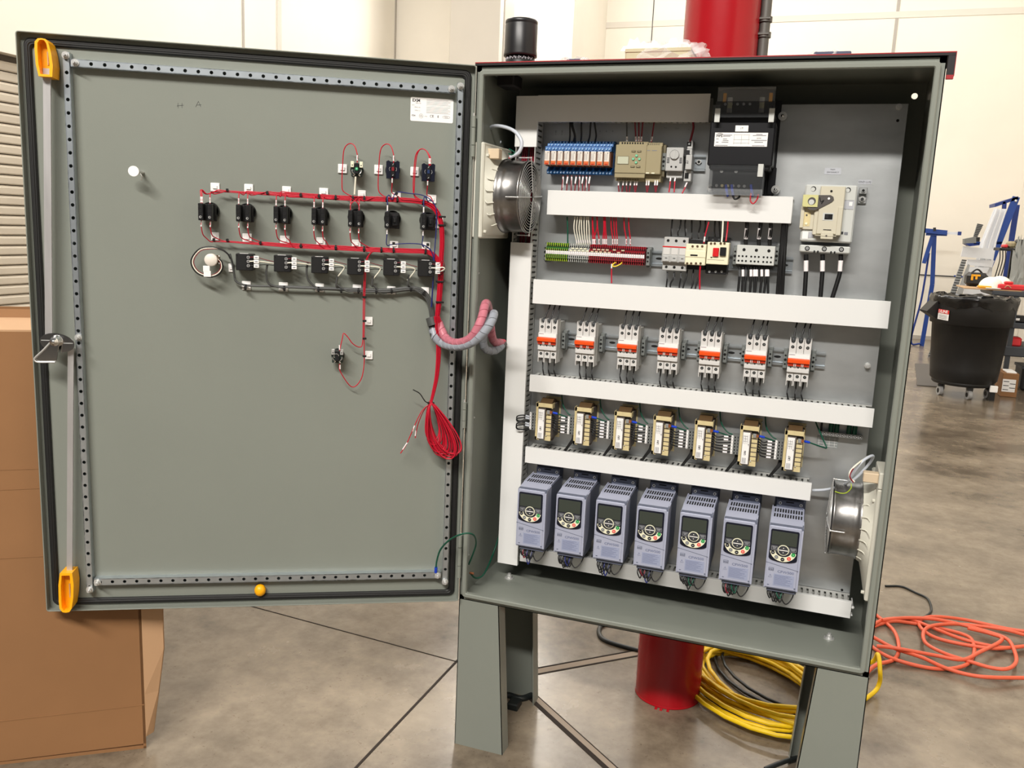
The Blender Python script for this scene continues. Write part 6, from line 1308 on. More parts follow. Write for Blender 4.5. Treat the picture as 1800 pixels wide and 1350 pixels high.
for (px_, py_, mt_, row) in [(1007 + 7.2 * k, 436.6 + .3 * k, 'cream', 'upper') for k in range(4)] + [(1003.5 + 7.2 * k, 440.3 + .3 * k, 'cream', 'lower') for k in range(5)] + [(1045 + 7.5 * k, 438.4 + .4 * k, 'terminal_beige', 'upper') for k in range(4)] + [(1041 + 7.5 * k, 442.2 + .4 * k, 'terminal_beige', 'lower') for k in range(5)] + [(1080, 439.6, 'terminal_beige', 'upper'), (1095, 440.6, 'terminal_beige', 'upper'), (1087.5, 444.2, 'terminal_beige', 'lower')]:
    q = PX(px_, py_, PAN - .047); m = MB(); m.box(q.x - .0036, q.x + .0036, PAN - .0485, PAN - .0455, q.z - .0015, q.z + .0015, mt_, .0004)
    rowkey = (row, mt_); JC[rowkey] = JC.get(rowkey, 0) + 1
    solo('terminal_jumper', m, '%s jumper bar across the %s terminal blocks, %s row, %s from the duct' % ('cream' if mt_ == 'cream' else 'beige', 'grey' if mt_ == 'cream' else 'red', row, TH7[JC[rowkey] - 1]), 'jumper', group='jumper bars on the terminal strip')
cw('wire', 'single dark green wire dropping to the green and yellow terminal blocks', [(998, 430, PAN - .036), (998, 405, PAN - .040), (997, 381, PAN - .040)], 'green_wire', .0017)
for k in range(7):
    b = 1013 + k * 3.9; cw('wire', 'white wire above the grey terminal blocks, %s from the green wire' % TH7[k], [(b + 1, 430, PAN - .035), (b - .5, 420, PAN - .038), (b - 2 - (6 - k) * .35 + k * .2, 402, PAN - .042), (b - 2.5 + (k % 3) * .7, 381, PAN - .044)], 'white_wire', .0013, sleeves=(((b + 1, 427, PAN - .036), (b, 422, PAN - .0375)),), group='white wires above the terminal strip')
for k, (b, tpx) in enumerate(((1042, 1041), (1046, 1042), (1053, 1050), (1060, 1061), (1063, 1062), (1066, 1064), (1077, 1074), (1081, 1079), (1085, 1083), (1101, 1097), (1108, 1105), (1044, 1049))):
    cw('wire', 'red wire above the dark red terminal blocks, %s from the white wires' % TH7[(0, 2, 4, 5, 6, 7, 8, 9, 10, 11, 12, 1)[k] - (1 if 1 < k < 11 else 0) * 1], [(b, 431, PAN - .036), (b, 420, PAN - .039), (tpx + .5, 400, PAN - .042), (tpx, 381, PAN - .044)], 'red_wire', .0014, sleeves=(((b, 429, PAN - .0365), (b, 420, PAN - .039)),), group='red wires above the terminal strip')
cw('wire', 'yellow jumper wire looping under the dark red terminal blocks', [(1085, 460, PAN - .038), (1078, 464, PAN - .046), (1077, 468, PAN - .05), (1083, 468, PAN - .05), (1091, 464, PAN - .046), (1094, 460, PAN - .038)], 'yellow_wire', .0015)
cw('wire', 'single red wire hanging from the terminal strip into the widest duct', [(1076, 463, PAN - .036), (1075, 475, PAN - .040), (1075, 498, PAN - .044)], 'red_wire', .0016, sleeves=(((1075.5, 464, PAN - .037), (1075, 472, PAN - .040)),))

# ---- three-pole fuse base, contactor, motor protector, distribution block
o_ = PX(1184, 478, PAN - .03); t = Thing('fuse_disconnect', 'grey three-pole fuse disconnect with a thin red stripe', 'fuse holder', (o_.x, PAN, o_.z))
m = MB(); a, c = bxp(m, 1168, 416, 1206, 477, .050, 0, 'device_grey', .001); XA, XB, ZA_, ZB_ = a.x, c.x, a.z, c.z; m.box(XA - .001, XB - .001, PAN - .060, PAN - .048, ZB_ + .018, ZA_ - .0195, 'device_grey', .001); t.part('housing', m)
m = MB(); m.box(XA - .0008, XB - .0012, PAN - .0606, PAN - .059, ZA_ - .0225, ZA_ - .0200, 'btn_red'); t.part('stripe', m, 'red stripe')
pw = (XB - XA) / 3
for k in range(3): m = MB(); x_ = XA + k * pw; m.box(x_ + .0010, x_ + pw - .0018, PAN - .0625, PAN - .058, ZB_ + .0195, ZB_ + .0330, 'device_grey', .0012); m.box(x_ + .0012, x_ + pw - .0018, PAN - .0608, PAN - .0595, ZB_ + .0350, ZA_ - .024, 'breaker_grey', .0006); m.box(x_ + pw * .35, x_ + pw * .65, PAN - .0628, PAN - .062, ZB_ + .0265, ZB_ + .0280, 'ink'); t.part('fuse_drawer', m)
m = MB()
for k in range(3):
    for zz in (ZA_ - .008, ZB_ + .0075): m.cyl((XA + (k + .5) * pw, PAN - .0506, zz), (XA + (k + .5) * pw, PAN - .049, zz), .0031, 'hole', 14)
t.part('screw_hole', m)
o_ = PX(1222, 475, PAN - .03); t = Thing('contactor', 'cream and black motor contactor right of the red-striped fuse disconnect', 'contactor', (o_.x, PAN, o_.z))
m = MB(); a, c = bxp(m, 1208, 421, 1238, 475, .045, 0, 'black_satin', .001); t.part('base', m, 'black base')
m = MB(); a, c = bxp(m, 1206, 428, 1239, 467, .066, .040, 'ivory', .0015); m.box(a.x, c.x, PAN - .0672, PAN - .065, (a.z + c.z) / 2 - .006, (a.z + c.z) / 2 + .008, 'ivory', .0008); bxp(m, 1212, 437.3, 1235, 438.2, .0665, .066, 'plc_dark'); t.part('cover', m, 'cream cover')
m = MB(); bxp(m, 1213.5, 447, 1226, 450.3, .0678, .066, 'hole'); t.part('window', m)
m = MB()
for px_ in (1217.5, 1226, 1234.5): cyp(m, px_, 433, .0662, .0026, 'coil')
for px_ in (1208, 1215, 1223.5, 1231.5): cyp(m, px_, 463, .0662, .0026, 'coil')
t.part('screw', m)
o_ = PX(1260, 482, PAN - .03); t = Thing('motor_protector', 'cream and black motor protector with red and black buttons', 'switchgear', (o_.x, PAN, o_.z))
m = MB(); bxp(m, 1245, 416, 1281, 429, .042, 0, 'black_satin', .001); a, c = bxp(m, 1241, 464, 1276.5, 483, .044, 0, 'black_satin', .0015); bxp(m, 1244, 424, 1278, 470, .040, 0, 'black_satin'); t.part('base', m, 'black base')
m = MB(); a, c = bxp(m, 1244, 425, 1279, 466, .068, .040, 'ivory', .0012); bxp(m, 1243.5, 456.2, 1273, 457.4, .0685, .068, 'hole'); bxp(m, 1249, 451.5, 1252, 453.5, .0685, .068, 'hole'); t.part('cover', m, 'cream cover')
m = MB(); bxp(m, 1253.5, 435.5, 1262.5, 451.5, .0725, .067, 'btn_red', .001); t.part('stop_button', m, 'red push button')
m = MB(); bxp(m, 1266, 434.5, 1275.5, 450, .0735, .067, 'black_satin', .001); t.part('start_button', m, 'black push button')
m = MB()
for px_ in (1250, 1256.5, 1267, 1273.5): cyp(m, px_, 428, .0682, .0026, 'coil')
for px_ in (1247, 1258, 1268.5): cyp(m, px_, 477.5, .0442, .0026, 'alu')
for px_ in (1253, 1264): cyp(m, px_, 421.5, .0422, .0022, 'dark_grey')
t.part('screw', m)
o_ = PX(1326, 467, PAN - .03); t = Thing('distribution_block', 'light grey power distribution block with rows of small holes', 'terminal block', (o_.x, PAN, o_.z))
m = MB(); a, c = bxp(m, 1296, 430, 1360, 467.5, .052, 0, 'mccb_grey', .001); XA, XB, ZA_, ZB_ = a.x, c.x, a.z, c.z; m.box(XA + .004, XB + .002, PAN - .034, PAN, ZA_, ZA_ + .009, 'smoke', .001); m.box(XA + .002, XB, PAN - .036, PAN, ZB_ - .008, ZB_, 'dark_grey', .001); t.part('housing', m)
m = MB(); W_ = XB - XA
for g_ in range(3):
    m.cyl((XA + W_ * (.19 + .325 * g_), PAN - .0526, ZA_ - .0100), (XA + W_ * (.19 + .325 * g_), PAN - .051, ZA_ - .0100), .0033, 'hole', 14)
    for k in range(3):
        for zz in (ZB_ + .0075, ZB_ + .0175): xx = XA + W_ * (.07 + .325 * g_ + .098 * k); m.cyl((xx, PAN - .0526, zz), (xx, PAN - .051, zz), .0021, 'hole', 12)
t.part('screw_hole', m)
q = PX(1292, 449, PAN - .034); clamp(q.x - .0045, q.z, 'dark end clamp left of the power distribution block'); q = PX(1364, 449, PAN - .034); clamp(q.x - .003, q.z, 'dark end clamp right of the power distribution block')
fd = 'black wire above the red-striped fuse disconnect, %s of three'
for k, (b, tp_) in enumerate(((1180, 1181), (1192, 1196), (1205, 1204))): cw('wire', fd % w3[k], [(b, 415, PAN - .044), (b, 408, PAN - .045), (tp_, 396, PAN - .045), (tp_ + 1, 385, PAN - .045)], 'black_wire', .0018, sleeves=(((b, 412, PAN - .044), (b + 1, 402, PAN - .045)),), smk='clear', group='black wires over the fuse disconnect')
for k, (b, tp_) in enumerate(((1216, 1216), (1228, 1231), (1238, 1240))): cw('wire', 'black wire above the contactor, %s of three' % w3[k], [(b, 420, PAN - .040), (b, 410, PAN - .042), (tp_, 397, PAN - .044), (tp_, 386, PAN - .044)], 'black_wire', .0018, sleeves=(((b, 418, PAN - .040), (b, 409, PAN - .042)),), smk='clear', group='black wires over the contactor')
for k, b in enumerate((1257, 1266)): cw('wire', 'black wire above the motor protector, %s of two' % ('left' if k == 0 else 'right'), [(b, 417, PAN - .038), (b - 1, 405, PAN - .042), (b - 2 * k, 387, PAN - .044)], 'black_wire', .0018, group='black wires over the motor protector')
cw('wire', 'white wire running up from the top of the motor protector', [(1268.5, 426, PAN - .066), (1270, 408, PAN - .060), (1271, 388, PAN - .056)], 'white_wire', .0019)
cw('wire', 'red wire running up from the right top of the motor protector', [(1276, 424, PAN - .064), (1278, 408, PAN - .058), (1280, 388, PAN - .054)], 'red_wire', .0017)
cw('wire', 'red wire slanting up between the contactor and the motor protector', [(1237, 428, PAN - .062), (1240, 412, PAN - .060), (1246, 390, PAN - .056)], 'red_wire', .0015, sleeves=(((1237.5, 425, PAN - .062), (1239, 416, PAN - .061)),))
for k, (b, e) in enumerate(((1173, 1172), (1185, 1179), (1197, 1195))): cw('wire', 'black wire below the red-striped fuse disconnect, %s of three' % w3[k], [(b, 478, PAN - .044), (b, 487, PAN - .045), (e, 498, PAN - .046), (e - 1, 506, PAN - .046)], 'black_wire', .0018, sleeves=(((b, 480, PAN - .044), (b, 490, PAN - .045)),), smk='clear', group='black wires under the fuse disconnect')
for k, (b, e) in enumerate(((1208, 1200), (1219, 1215), (1230, 1222))): cw('wire', 'black wire below the contactor, %s of three' % w3[k], [(b, 474, PAN - .036), (b - 1, 484, PAN - .040), (e + 3, 497, PAN - .044), (e, 508, PAN - .046)], 'black_wire', .0018, group='black wires under the contactor')
cw('wire', 'red wire dropping from the contactor front into the widest duct', [(1231, 468, PAN - .064), (1230, 482, PAN - .062), (1230, 508, PAN - .058)], 'red_wire', .0018)
for k, (b, e) in enumerate(((1313, 0), (1336, 4), (1355, 0))): cw('power_cable', 'thick black cable entering the top of the distribution block, %s of three' % w3[k], [(b - 2, 431, PAN - .034), (b - 2, 420, PAN - .038), (b, 405, PAN - .042), (b + e * .5, 388, PAN - .044)], 'black_wire', .0042, sleeves=(((b - 2, 420, PAN - .038), (b, 401, PAN - .0425)),), group='thick black cables above the distribution block', n=12, srk=1.06)
for k, (b, e) in enumerate(((1300, -3), (1306, -2), (1311, -2), (1320, -2), (1326, 0), (1330, -3), (1339, -3), (1347, -4), (1350, 0))):
    cw('wire', 'black wire below the distribution block, %s from the motor protector' % TH7[k], [(b, 468, PAN - .040), (b, 480, PAN - .042), (b + e * .3, 495, PAN - .044), (b + e, 516, PAN - .046)], 'black_wire', .0027, sleeves=(((b, 474, PAN - .041), (b, 486, PAN - .043)),), group='black wires below the distribution block', smk='clear' if k in (0, 2) else 'marker', srk=1.15)
t = Thing('cable_bundle', 'thick vertical run of black cables passing beside the distribution block', 'cable', PX(1375, 515, PAN - .04))
for e in range(4): m = MB(); m.tube([PX(1379 + e * 2.2 - 2, 386, PAN - .046 - .003 * (e % 2)), PX(1376 + e * 2.2 - 2, 425, PAN - .046), PX(1372 + e * 2.6 - 2, 470, PAN - .048 - .002 * (e % 2)), PX(1368 + e * 3 - 2, 520, PAN - .048)], .0036, 'black_wire', 8, 4); t.part('cable', m)
# ---- dark red wires inside the open stretch of the vertical duct
t = Thing('wire_bundle', 'dark red wires in the uncovered stretch of the vertical duct', 'wire', (.066, PAN - .02, .84))
for k in range(9): x = .046 + k * .0048; m = MB(); m.tube([V((x, PAN - .030 + .003 * (k % 3), .80)), V((x + .002 * math.sin(k), PAN - .026, .90)), V((x - .002, PAN - .030, 1.0)), V((x, PAN - .026, 1.09))], .0022, 'dark_red_wire' if k % 4 else 'grey_cable', 7, 4); t.part('wire', m)

# ================================================================ FILTER FANS
def fan(label, xw, s, cy, cz, R_, hz0, hz1, dep, tb):
    """xw wall plane, s=+1 fan points to +x; housing, drum, guard"""
    t = Thing('filter_fan', label, 'fan', (xw, cy, hz0)); X_ = lambda d: xw + s * d
    y0, y1 = cy - dep, cy + dep * .95
    m = MB(); m.box(X_(.001), X_(.024), y0, y1, hz0, hz1, 'fan_plastic', .003)
    # tapering square-to-round shroud
    n = 40; A = []; B = []; C_ = []
    for i in range(n):
        a = 2 * math.pi * (i + .5) / n; c_, s2 = math.cos(a), math.sin(a); q = min((dep * .93) / max(1e-6, abs(c_)), ((hz1 - hz0) / 2 * .93) / max(1e-6, abs(s2)))
        A.append((X_(.024), cy + c_ * q, (hz0 + hz1) / 2 + s2 * q)); B.append((X_(.036), cy + c_ * (R_ * 1.10), cz + s2 * (R_ * 1.10))); C_.append((X_(.046), cy + c_ * R_ * 1.02, cz + s2 * R_ * 1.02))
    m.add(A + B + C_, [(k * n + i, k * n + (i + 1) % n, (k + 1) * n + (i + 1) % n, (k + 1) * n + i) for k in (0, 1) for i in range(n)], 'fan_plastic', True)
    t.part('housing', m, 'off-white plastic housing')
    m = MB()
    for a in (-150, -168, 175, 158, -130, 140):
        r = math.radians(a); c_, s2 = math.cos(r), math.sin(r); m.tube([(X_(.0255), cy + c_ * dep * .90, (hz0 + hz1) / 2 + s2 * dep * .90), (X_(.034), cy + c_ * R_ * 1.16, cz + s2 * R_ * 1.10), (X_(.046), cy + c_ * R_ * 1.03, cz + s2 * R_ * 1.02)], .0013, 'fan_plastic', 6, 3)
    for zz in (hz0 + .012, hz1 - .030): m.box(X_(.024), X_(.031), y0 + .010, y0 + .016, zz, zz + .006, 'fan_plastic', .001)
    t.part('rib', m)
    m = MB(); m.lathe([(R_ * 1.03, .044), (R_ * 1.04, .047), (R_, .050), (R_ * .985, .060), (R_ * .998, .064), (R_ * .985, .068), (R_ * .985, .094), (R_, .097), (R_ * 1.01, .100), (R_ * .97, .101)], (xw, cy, cz), (s, 0, 0), 'fan_metal', 56); m.lathe([(R_ * .97, .101), (R_ * .95, .096), (R_ * .95, .050)], (xw, cy, cz), (s, 0, 0), 'fan_black', 56); t.part('drum', m, 'smudged bare metal drum')
    m = MB(); m.lathe([(R_ * .35, .058), (R_ * .36, .092), (R_ * .30, .096), (0, .096)], (xw, cy, cz), (s, 0, 0), 'fan_black', 28); m.lathe([(R_ * .95, .055), (R_ * .2, .054)], (xw, cy, cz), (s, 0, 0), 'fan_black', 32)
    t.part('motor_hub', m, 'black motor hub')
    for k in range(5):
        a = 2 * math.pi * k / 5 + .3; P1 = [(R_ * .34, .066), (R_ * .90, .062)]; b_ = a + .55
        def pt(r, ang, d): return (X_(d), cy + r * math.cos(ang), cz + r * math.sin(ang))
        m = MB(); m.slab([pt(R_ * .34, a, .064), pt(R_ * .92, a - .1, .060), pt(R_ * .92, b_ + .2, .088), pt(R_ * .34, b_, .084)], (s * .0012, 0, 0), 'fan_black'); t.part('blade', m)
    m = MB()
    for k in range(12):
        r = R_ * (.16 + .075 * k); d = .1035 + .0035 * (1 - (r / R_) ** 2) ; pts = [(X_(d), cy + r * math.cos(a), cz + r * math.sin(a)) for a in [2 * math.pi * i / 36 for i in range(36)]]; m.tube(pts, .00075, 'bright_steel', 5, closed=True)
    for a in (math.pi / 2 + .05, -math.pi / 2 + .05, .05, math.pi + .05):
        c_, s2 = math.cos(a), math.sin(a); m.tube([(X_(.109), cy + c_ * R_ * .12, cz + s2 * R_ * .12), (X_(.107), cy + c_ * R_ * .6, cz + s2 * R_ * .6), (X_(.104), cy + c_ * R_ * 1.0, cz + s2 * R_ * 1.0), (X_(.103), cy + c_ * R_ * 1.07, cz + s2 * R_ * 1.07)], .0013, 'bright_steel', 6, 3)
        m.tube([(X_(.103), cy + c_ * R_ * 1.07, cz + s2 * R_ * 1.07), (X_(.075), cy + c_ * R_ * 1.07, cz + s2 * R_ * 1.07)], .0014, 'bright_steel', 6, 1); m.sphere((X_(.103), cy + c_ * R_ * 1.07, cz + s2 * R_ * 1.07), .0026, 'bright_steel', 8, 6)
    t.part('wire_guard', m, 'concentric wire finger guard')
    a, b, mt_ = tb; m = MB(); m.box(min(X_(.020), X_(.052)), max(X_(.020), X_(.052)), a[0], a[0] + .022, b[0], b[1], mt_, .0015); t.part('terminal_box', m)
    return t
fL = fan('round metal filter fan on the hinge side wall of the cabinet', -.0067, 1, .095, .9415, .0800, .846, 1.052, .092, ((.020,), (1.018, 1.040), 'terminal_beige'))
fcz = WX(1452, 928, .903 - .104); RFZ = fcz.z
hzT = PX(1530, 829, .02).z; hzB = PX(1518, 1056, .02).z
fR = fan('round metal filter fan low on the cabinet wall beside the last drive', .9037, -1, .112, (hzT + hzB) / 2 + .004, .0790, hzB, hzT - .034, .096, ((.030,), (hzT - .026, hzT - .006), 'terminal_beige'))
m = MB(); m.box(.9037 - .024, .9037 - .001, .016, .12, hzT - .034, hzT, 'fan_plastic', .002); fR.part('terminal_housing', m, 'off-white terminal hood')
cw('spiral_wrapped_cable', 'grey spiral-wrapped fan cable arching above the left filter fan', [(897, 276, .035), (912, 268, .03), (917, 250, .03), (906, 232, .035), (886, 223, .06), (866, 222, .09), (858, 232, .12), (862, 246, .15), (880, 250, .17)], 'spiral_grey', .0040, n=10)
cw('wire', 'green wire curving from the left fan terminal box', [(895, 262, .035), (905, 268, .03), (900, 272, .03), (894, 270, .035)], 'green_wire', .0014)
cw('wire', 'red lead stub beside the left fan terminal box', [(894, 278, .04), (902, 276, .045), (910, 270, .06)], 'red_wire', .0018)
cw('spiral_wrapped_cable', 'grey spiral-wrapped fan cable rising and looping above the right filter fan', [(1428, 862, PAN - .03), (1450, 861, PAN - .035), (1472, 856, PAN - .05), (1490, 848, .09), (1500, 832, .07), (1515, 812, .07), (1530, 802, .09), (1535, 803, .10), (1528, 815, .11), (1510, 835, .09), (1497, 846, .06)], 'spiral_grey', .0030, n=10)
cw('wire', 'white wire arching down to the right fan terminal box', [(1525, 803, .09), (1508, 815, .06), (1495, 828, .05), (1494, 840, .045), (1502, 847, .045)], 'white_wire', .0020)
cw('wire', 'dark red lead looping above the right filter fan', [(1504, 818, .058), (1497, 828, .048), (1494, 838, .042), (1500, 848, .042)], 'dark_red_wire', .0014)
cw('wire', 'thin yellow-green wire hanging left of the right fan terminal box', [(1496, 850, .05), (1496, 858, .05), (1488, 866, .055), (1478, 867, .06), (1468, 864, .07)], 'tb_yellow', .0010)
P = [dw(766, 1002, -.004), dw(768, 985, -.010), dw(775, 965, -.022), V(PX(792, 948, -.06)), V(PX(815, 938, -.07)), V(PX(832, 940, -.05)), V(PX(837, 955, -.01)), V(PX(831, 975, .015)), V(PX(824, 992, .03))]
t = Thing('ground_wire', 'green ground wire arching from the lower door rail into the cabinet', 'wire', P[4]); m = MB(); m.tube(P, .0021, 'green_wire', 8, 5); t.part('insulation', m)
m = MB(); m.cyl(dw(766.5, 997, -.005), dw(766, 1006, -.002), .0036, 'crimp_blue', 12); t.part('crimp_sleeve', m, 'dark blue crimp sleeve'); 
P = [V(WX(826, 1007, .004)), V(PX(836, 1016, .06)), V(PX(848, 1012, .09)), V(PX(858, 995, .13)), V(PX(868, 970, .17)), V(PX(878, 940, .19))]
t = Thing('ground_wire', 'dark green ground wire inside the bottom hinge corner of the cabinet', 'wire', P[1]); m = MB(); m.tube(P, .0022, 'green_wire', 8, 5); t.part('insulation', m); m = MB(); m.cyl(P[0], P[0] + V((.010, 0, 0)), .0030, 'copper', 10); t.part('lug', m)

# ================================================================ ON TOP OF THE CABINET
m = MB(); m.box(X0 - .001, X1 + .014, .002, YB, Z1 + .0045, Z1 + .0065, 'cap_red'); m.box(X0 - .001, X1 + .014, .0025, YB, Z1, Z1 + .0045, 'cap_black')
m.box(X1 + .001, X1 + .013, .003, .010, Z1 - .034, Z1, 'cap_black'); m.box(X1 + .001, X1 + .013, .002, .010, Z1 - .041, Z1 - .034, 'cap_red'); m.box(X1 + .013, X1 + .014, .002, .010, Z1 - .036, Z1 + .005, 'cap_red')
solo('top_cover', m, 'black and dark red cover sheet lying on top of the cabinet', 'cover')
ZC = Z1 + .0065
a = PX(890, 45, .15); b = PX(944, 45, .15); bx_ = (a.x + b.x) / 2; br = (b.x - a.x) / 2; zt_ = PX(917, 36, .15).z
t = Thing('signal_beacon', 'black cylindrical signal beacon standing on the cabinet top', 'beacon', (bx_, .15, ZC))
zb_b = PX(917, 100, .15).z - ZC
m = MB(); m.lathe([(0, 0), (br * .9, 0), (br * .9, zb_b), (br * .5, zb_b + .001)], (bx_, .15, ZC), (0, 0, 1), 'black', 40); t.part('base', m)
m = MB(); m.lathe([(br * .90, zb_b), (br * 1.03, zb_b), (br * 1.03, zb_b + .004), (br, zb_b + .014), (br, zt_ - ZC - .012), (br * .985, zt_ - ZC - .011), (br * .985, zt_ - ZC - .009), (br, zt_ - ZC - .008), (br, zt_ - ZC - .003), (br * .93, zt_ - ZC), (0, zt_ - ZC)], (bx_, .15, ZC), (0, 0, 1), 'black_satin', 48); t.part('housing', m)
m = MB()
for i in range(22):
    a_ = math.pi * 1.15 + math.pi * .75 * i / 21; m.box(bx_ + br * .905 * math.cos(a_) - .0008, bx_ + br * .905 * math.cos(a_) + .0008, .15 + br * .905 * math.sin(a_) - .0004, .15 + br * .905 * math.sin(a_) + .0003, ZC + zb_b - .009 + .002 * (i % 2), ZC + zb_b - .003 - .0015 * (i % 3), 'label_grey')
t.part('lettering', m, 'faint white lettering')
def crumple(m, c, sx, sy, sz, mt_, seed, n=22, k=10, amp=.28, flat=0.0):
    rnd = random.Random(seed); vs = []; fs = []
    nz = [[rnd.uniform(1 - amp, 1 + amp) for _ in range(n)] for _ in range(k + 1)]
    for j in range(k + 1):
        t_ = (math.pi / 2) * j / k
        for i in range(n):
            p = 2 * math.pi * i / n; q = nz[j][i] if j < k else 1; cc = math.cos(p); s2 = math.sin(p); bxq = min(1.35, 1 / max(abs(cc), abs(s2))); vs.append((c[0] + sx * math.cos(t_ * .8) * cc * bxq * q, c[1] + sy * math.cos(t_ * .8) * s2 * bxq * q, c[2] + sz * (math.sin(t_) + flat) * (q if j else 1)))
    for j in range(k):
        for i in range(n): fs.append((j * n + i, j * n + (i + 1) % n, (j + 1) * n + (i + 1) % n, (j + 1) * n + i))
    m.add(vs, fs, mt_)
ya = .16; a = PX(1098, 105, ya); b = PX(1232, 84, ya); zt2_ = PX(1165, 84, ya).z
t = Thing('bagged_box', 'beige box wrapped in crumpled clear plastic on the cabinet top', 'box', ((a.x + b.x) / 2, ya, ZC))
m = MB(); m.box(a.x, b.x - .02, ya, ya + .09, ZC, zt2_, 'box_beige', .003); m.box(a.x, b.x - .02, ya - .002, ya + .09, zt2_ - .008, zt2_, 'box_beige', .001); t.part('box', m)
a = PX(1088, 100, ya - .012); b = PX(1262, 100, ya - .012); zp = PX(1170, 68, ya).z
m = MB(); crumple(m, ((a.x + b.x) / 2, ya + .045, ZC), (b.x - a.x) / 2 * .86, .060, (zp - ZC) * .9, 'bag_plastic', 3, 30, 10, .20); t.part('plastic_bag', m, 'clear crumpled plastic')
m = MB(); rnd = random.Random(5)
for (x0p, x1p, yp) in ((1096, 1140, 66), (1128, 1168, 72), (1160, 1214, 66)):
    A = PX(x0p, 84, ya + .04); B = PX(x1p, 84, ya + .04); T = PX((x0p + x1p) / 2, yp, ya + .04).z; vs = []
    n = 8
    for i in range(n + 1):
        x = A.x + (B.x - A.x) * i / n; h = math.sin(math.pi * (.12 + .76 * i / n)); vs += [(x, ya + .005 + rnd.uniform(0, .01), zt2_ - .002), (x + rnd.uniform(-.004, .004), ya + .03, zt2_ + (T - zt2_) * h * rnd.uniform(.6, 1.1)), (x, ya + .06 + rnd.uniform(0, .02), zt2_ - .004)]
    m.add(vs, [(i * 3 + j, i * 3 + j + 1, i * 3 + j + 4, i * 3 + j + 3) for i in range(n) for j in (0, 1)], 'paper')
t.part('packing_paper', m, 'white packing paper')
for (x0p, x1p, ytop, lab, seed, ink_, yy) in ((958, 1062, 103, 'flat crumpled clear plastic bag beside the black beacon', 11, 1, .10), (1408, 1508, 90, 'flat clear plastic bag with a dark item inside, past the conduit', 13, 2, .12)):
    A = PX(x0p, 105, yy); B = PX(x1p, 105, yy); T = PX((x0p + x1p) / 2, ytop, yy).z
    t = Thing('plastic_bag', lab, 'bag', ((A.x + B.x) / 2, yy, ZC)); m = MB(); crumple(m, ((A.x + B.x) / 2, yy + .02, ZC), (B.x - A.x) / 2 * .8, .05, max(.010, T - ZC), 'bag_plastic', seed, 24, 6, .18); t.part('bag', m)
    m = MB(); c_ = (A.x + B.x) / 2; m.box(c_ - (.012 if ink_ == 1 else .030), c_ + (.020 if ink_ == 1 else .040), yy - .02, yy + .05, ZC + .001, max(ZC + .006, T - .004), 'bag_ink', .002); t.part('contents', m, 'dark item inside')

# ================================================================ CARDBOARD CARTON
p0 = V((-.680, -.298, 0)); dL = V((-.82, -.572, 0)).normalized(); dB = V((-.80, .60, 0)).normalized(); BH = .70
t = Thing('cardboard_carton', 'tall brown cardboard carton standing behind the open door', 'box', (p0.x - .3, p0.y, FLOOR))
def cp(u, w, z): q = p0 + dL * u + dB * w; return V((q.x, q.y, FLOOR + z))
m = MB(); LL, WW, th_ = 1.0, .55, .006; 
def _fz(px, py):    # height at which a sight line meets the carton's front face
    d = ray(px, py); n = V((-dL.y, dL.x, 0)); k = (V((p0.x, p0.y, 0)) - CAMLOC).dot(n) / d.dot(n); return (CAMLOC + d * k).z - FLOOR
BT_ = _fz(20, 583)
pr = p0.copy()
m.slab([cp(0, 0, .012), cp(LL, 0, 0), cp(LL, 0, BT_), cp(0, 0, BT_)], tuple(dB * th_), 'cardboard'); m.slab([cp(0, 0, 0), cp(0, WW, 0), cp(0, WW, BT_), cp(0, 0, BT_)], tuple(dL * th_), 'cardboard'); m.slab([cp(LL, 0, 0), cp(LL, WW, 0), cp(LL, WW, BT_), cp(LL, 0, BT_)], tuple(-dL * th_), 'cardboard'); m.slab([cp(0, WW, 0), cp(LL, WW, 0), cp(LL, WW, BT_), cp(0, WW, BT_)], tuple(-dB * th_), 'cardboard'); m.slab([cp(0, 0, 0), cp(LL, 0, 0), cp(LL, WW, 0), cp(0, WW, 0)], (0, 0, th_), 'cardboard')
t.part('body', m)
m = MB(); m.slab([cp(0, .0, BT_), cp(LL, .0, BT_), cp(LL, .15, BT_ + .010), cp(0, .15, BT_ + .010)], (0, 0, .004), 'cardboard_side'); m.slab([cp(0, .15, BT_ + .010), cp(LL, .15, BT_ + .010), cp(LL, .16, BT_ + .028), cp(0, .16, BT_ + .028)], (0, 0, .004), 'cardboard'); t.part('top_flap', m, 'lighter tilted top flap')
m = MB()
for zz, z2 in ((.115, .10), (.50, .505), (.66, .655), (BT_ - .30, BT_ - .30)): m.slab([cp(.0, -.0008, zz), cp(LL, -.0008, z2), cp(LL, -.0008, z2 - .0025), cp(.0, -.0008, zz - .0025)], tuple(dB * .0006), 'cardboard')
t.part('crease', m, 'pressed crease lines')
# bulged side flap at the right edge
e0 = p0 + V((0, 0, 0)); m = MB()
fl = [(0, .035, .03), (.03, .035, .12), (.036, .03, .36), (.034, .03, BT_)]
vs = []
for (o, w, z) in ((.003, .0, .03), (.020, .0, .14), (.036, .0, .25), (.036, 0, BT_)): q = p0 + V((0, 0, 0)); vs += [(q.x, q.y, FLOOR + z), (q.x + o * .94, q.y + .02 + o * .3, FLOOR + z)]
m.add(vs, [(i * 2, i * 2 + 1, i * 2 + 3, i * 2 + 2) for i in range(3)], 'cardboard_side'); m.add([(v[0] - .001, v[1] + .004, v[2]) for v in vs], [(i * 2, i * 2 + 1, i * 2 + 3, i * 2 + 2) for i in range(3)], 'cardboard_side'); t.part('side_flap', m, 'lighter flap at its right edge')

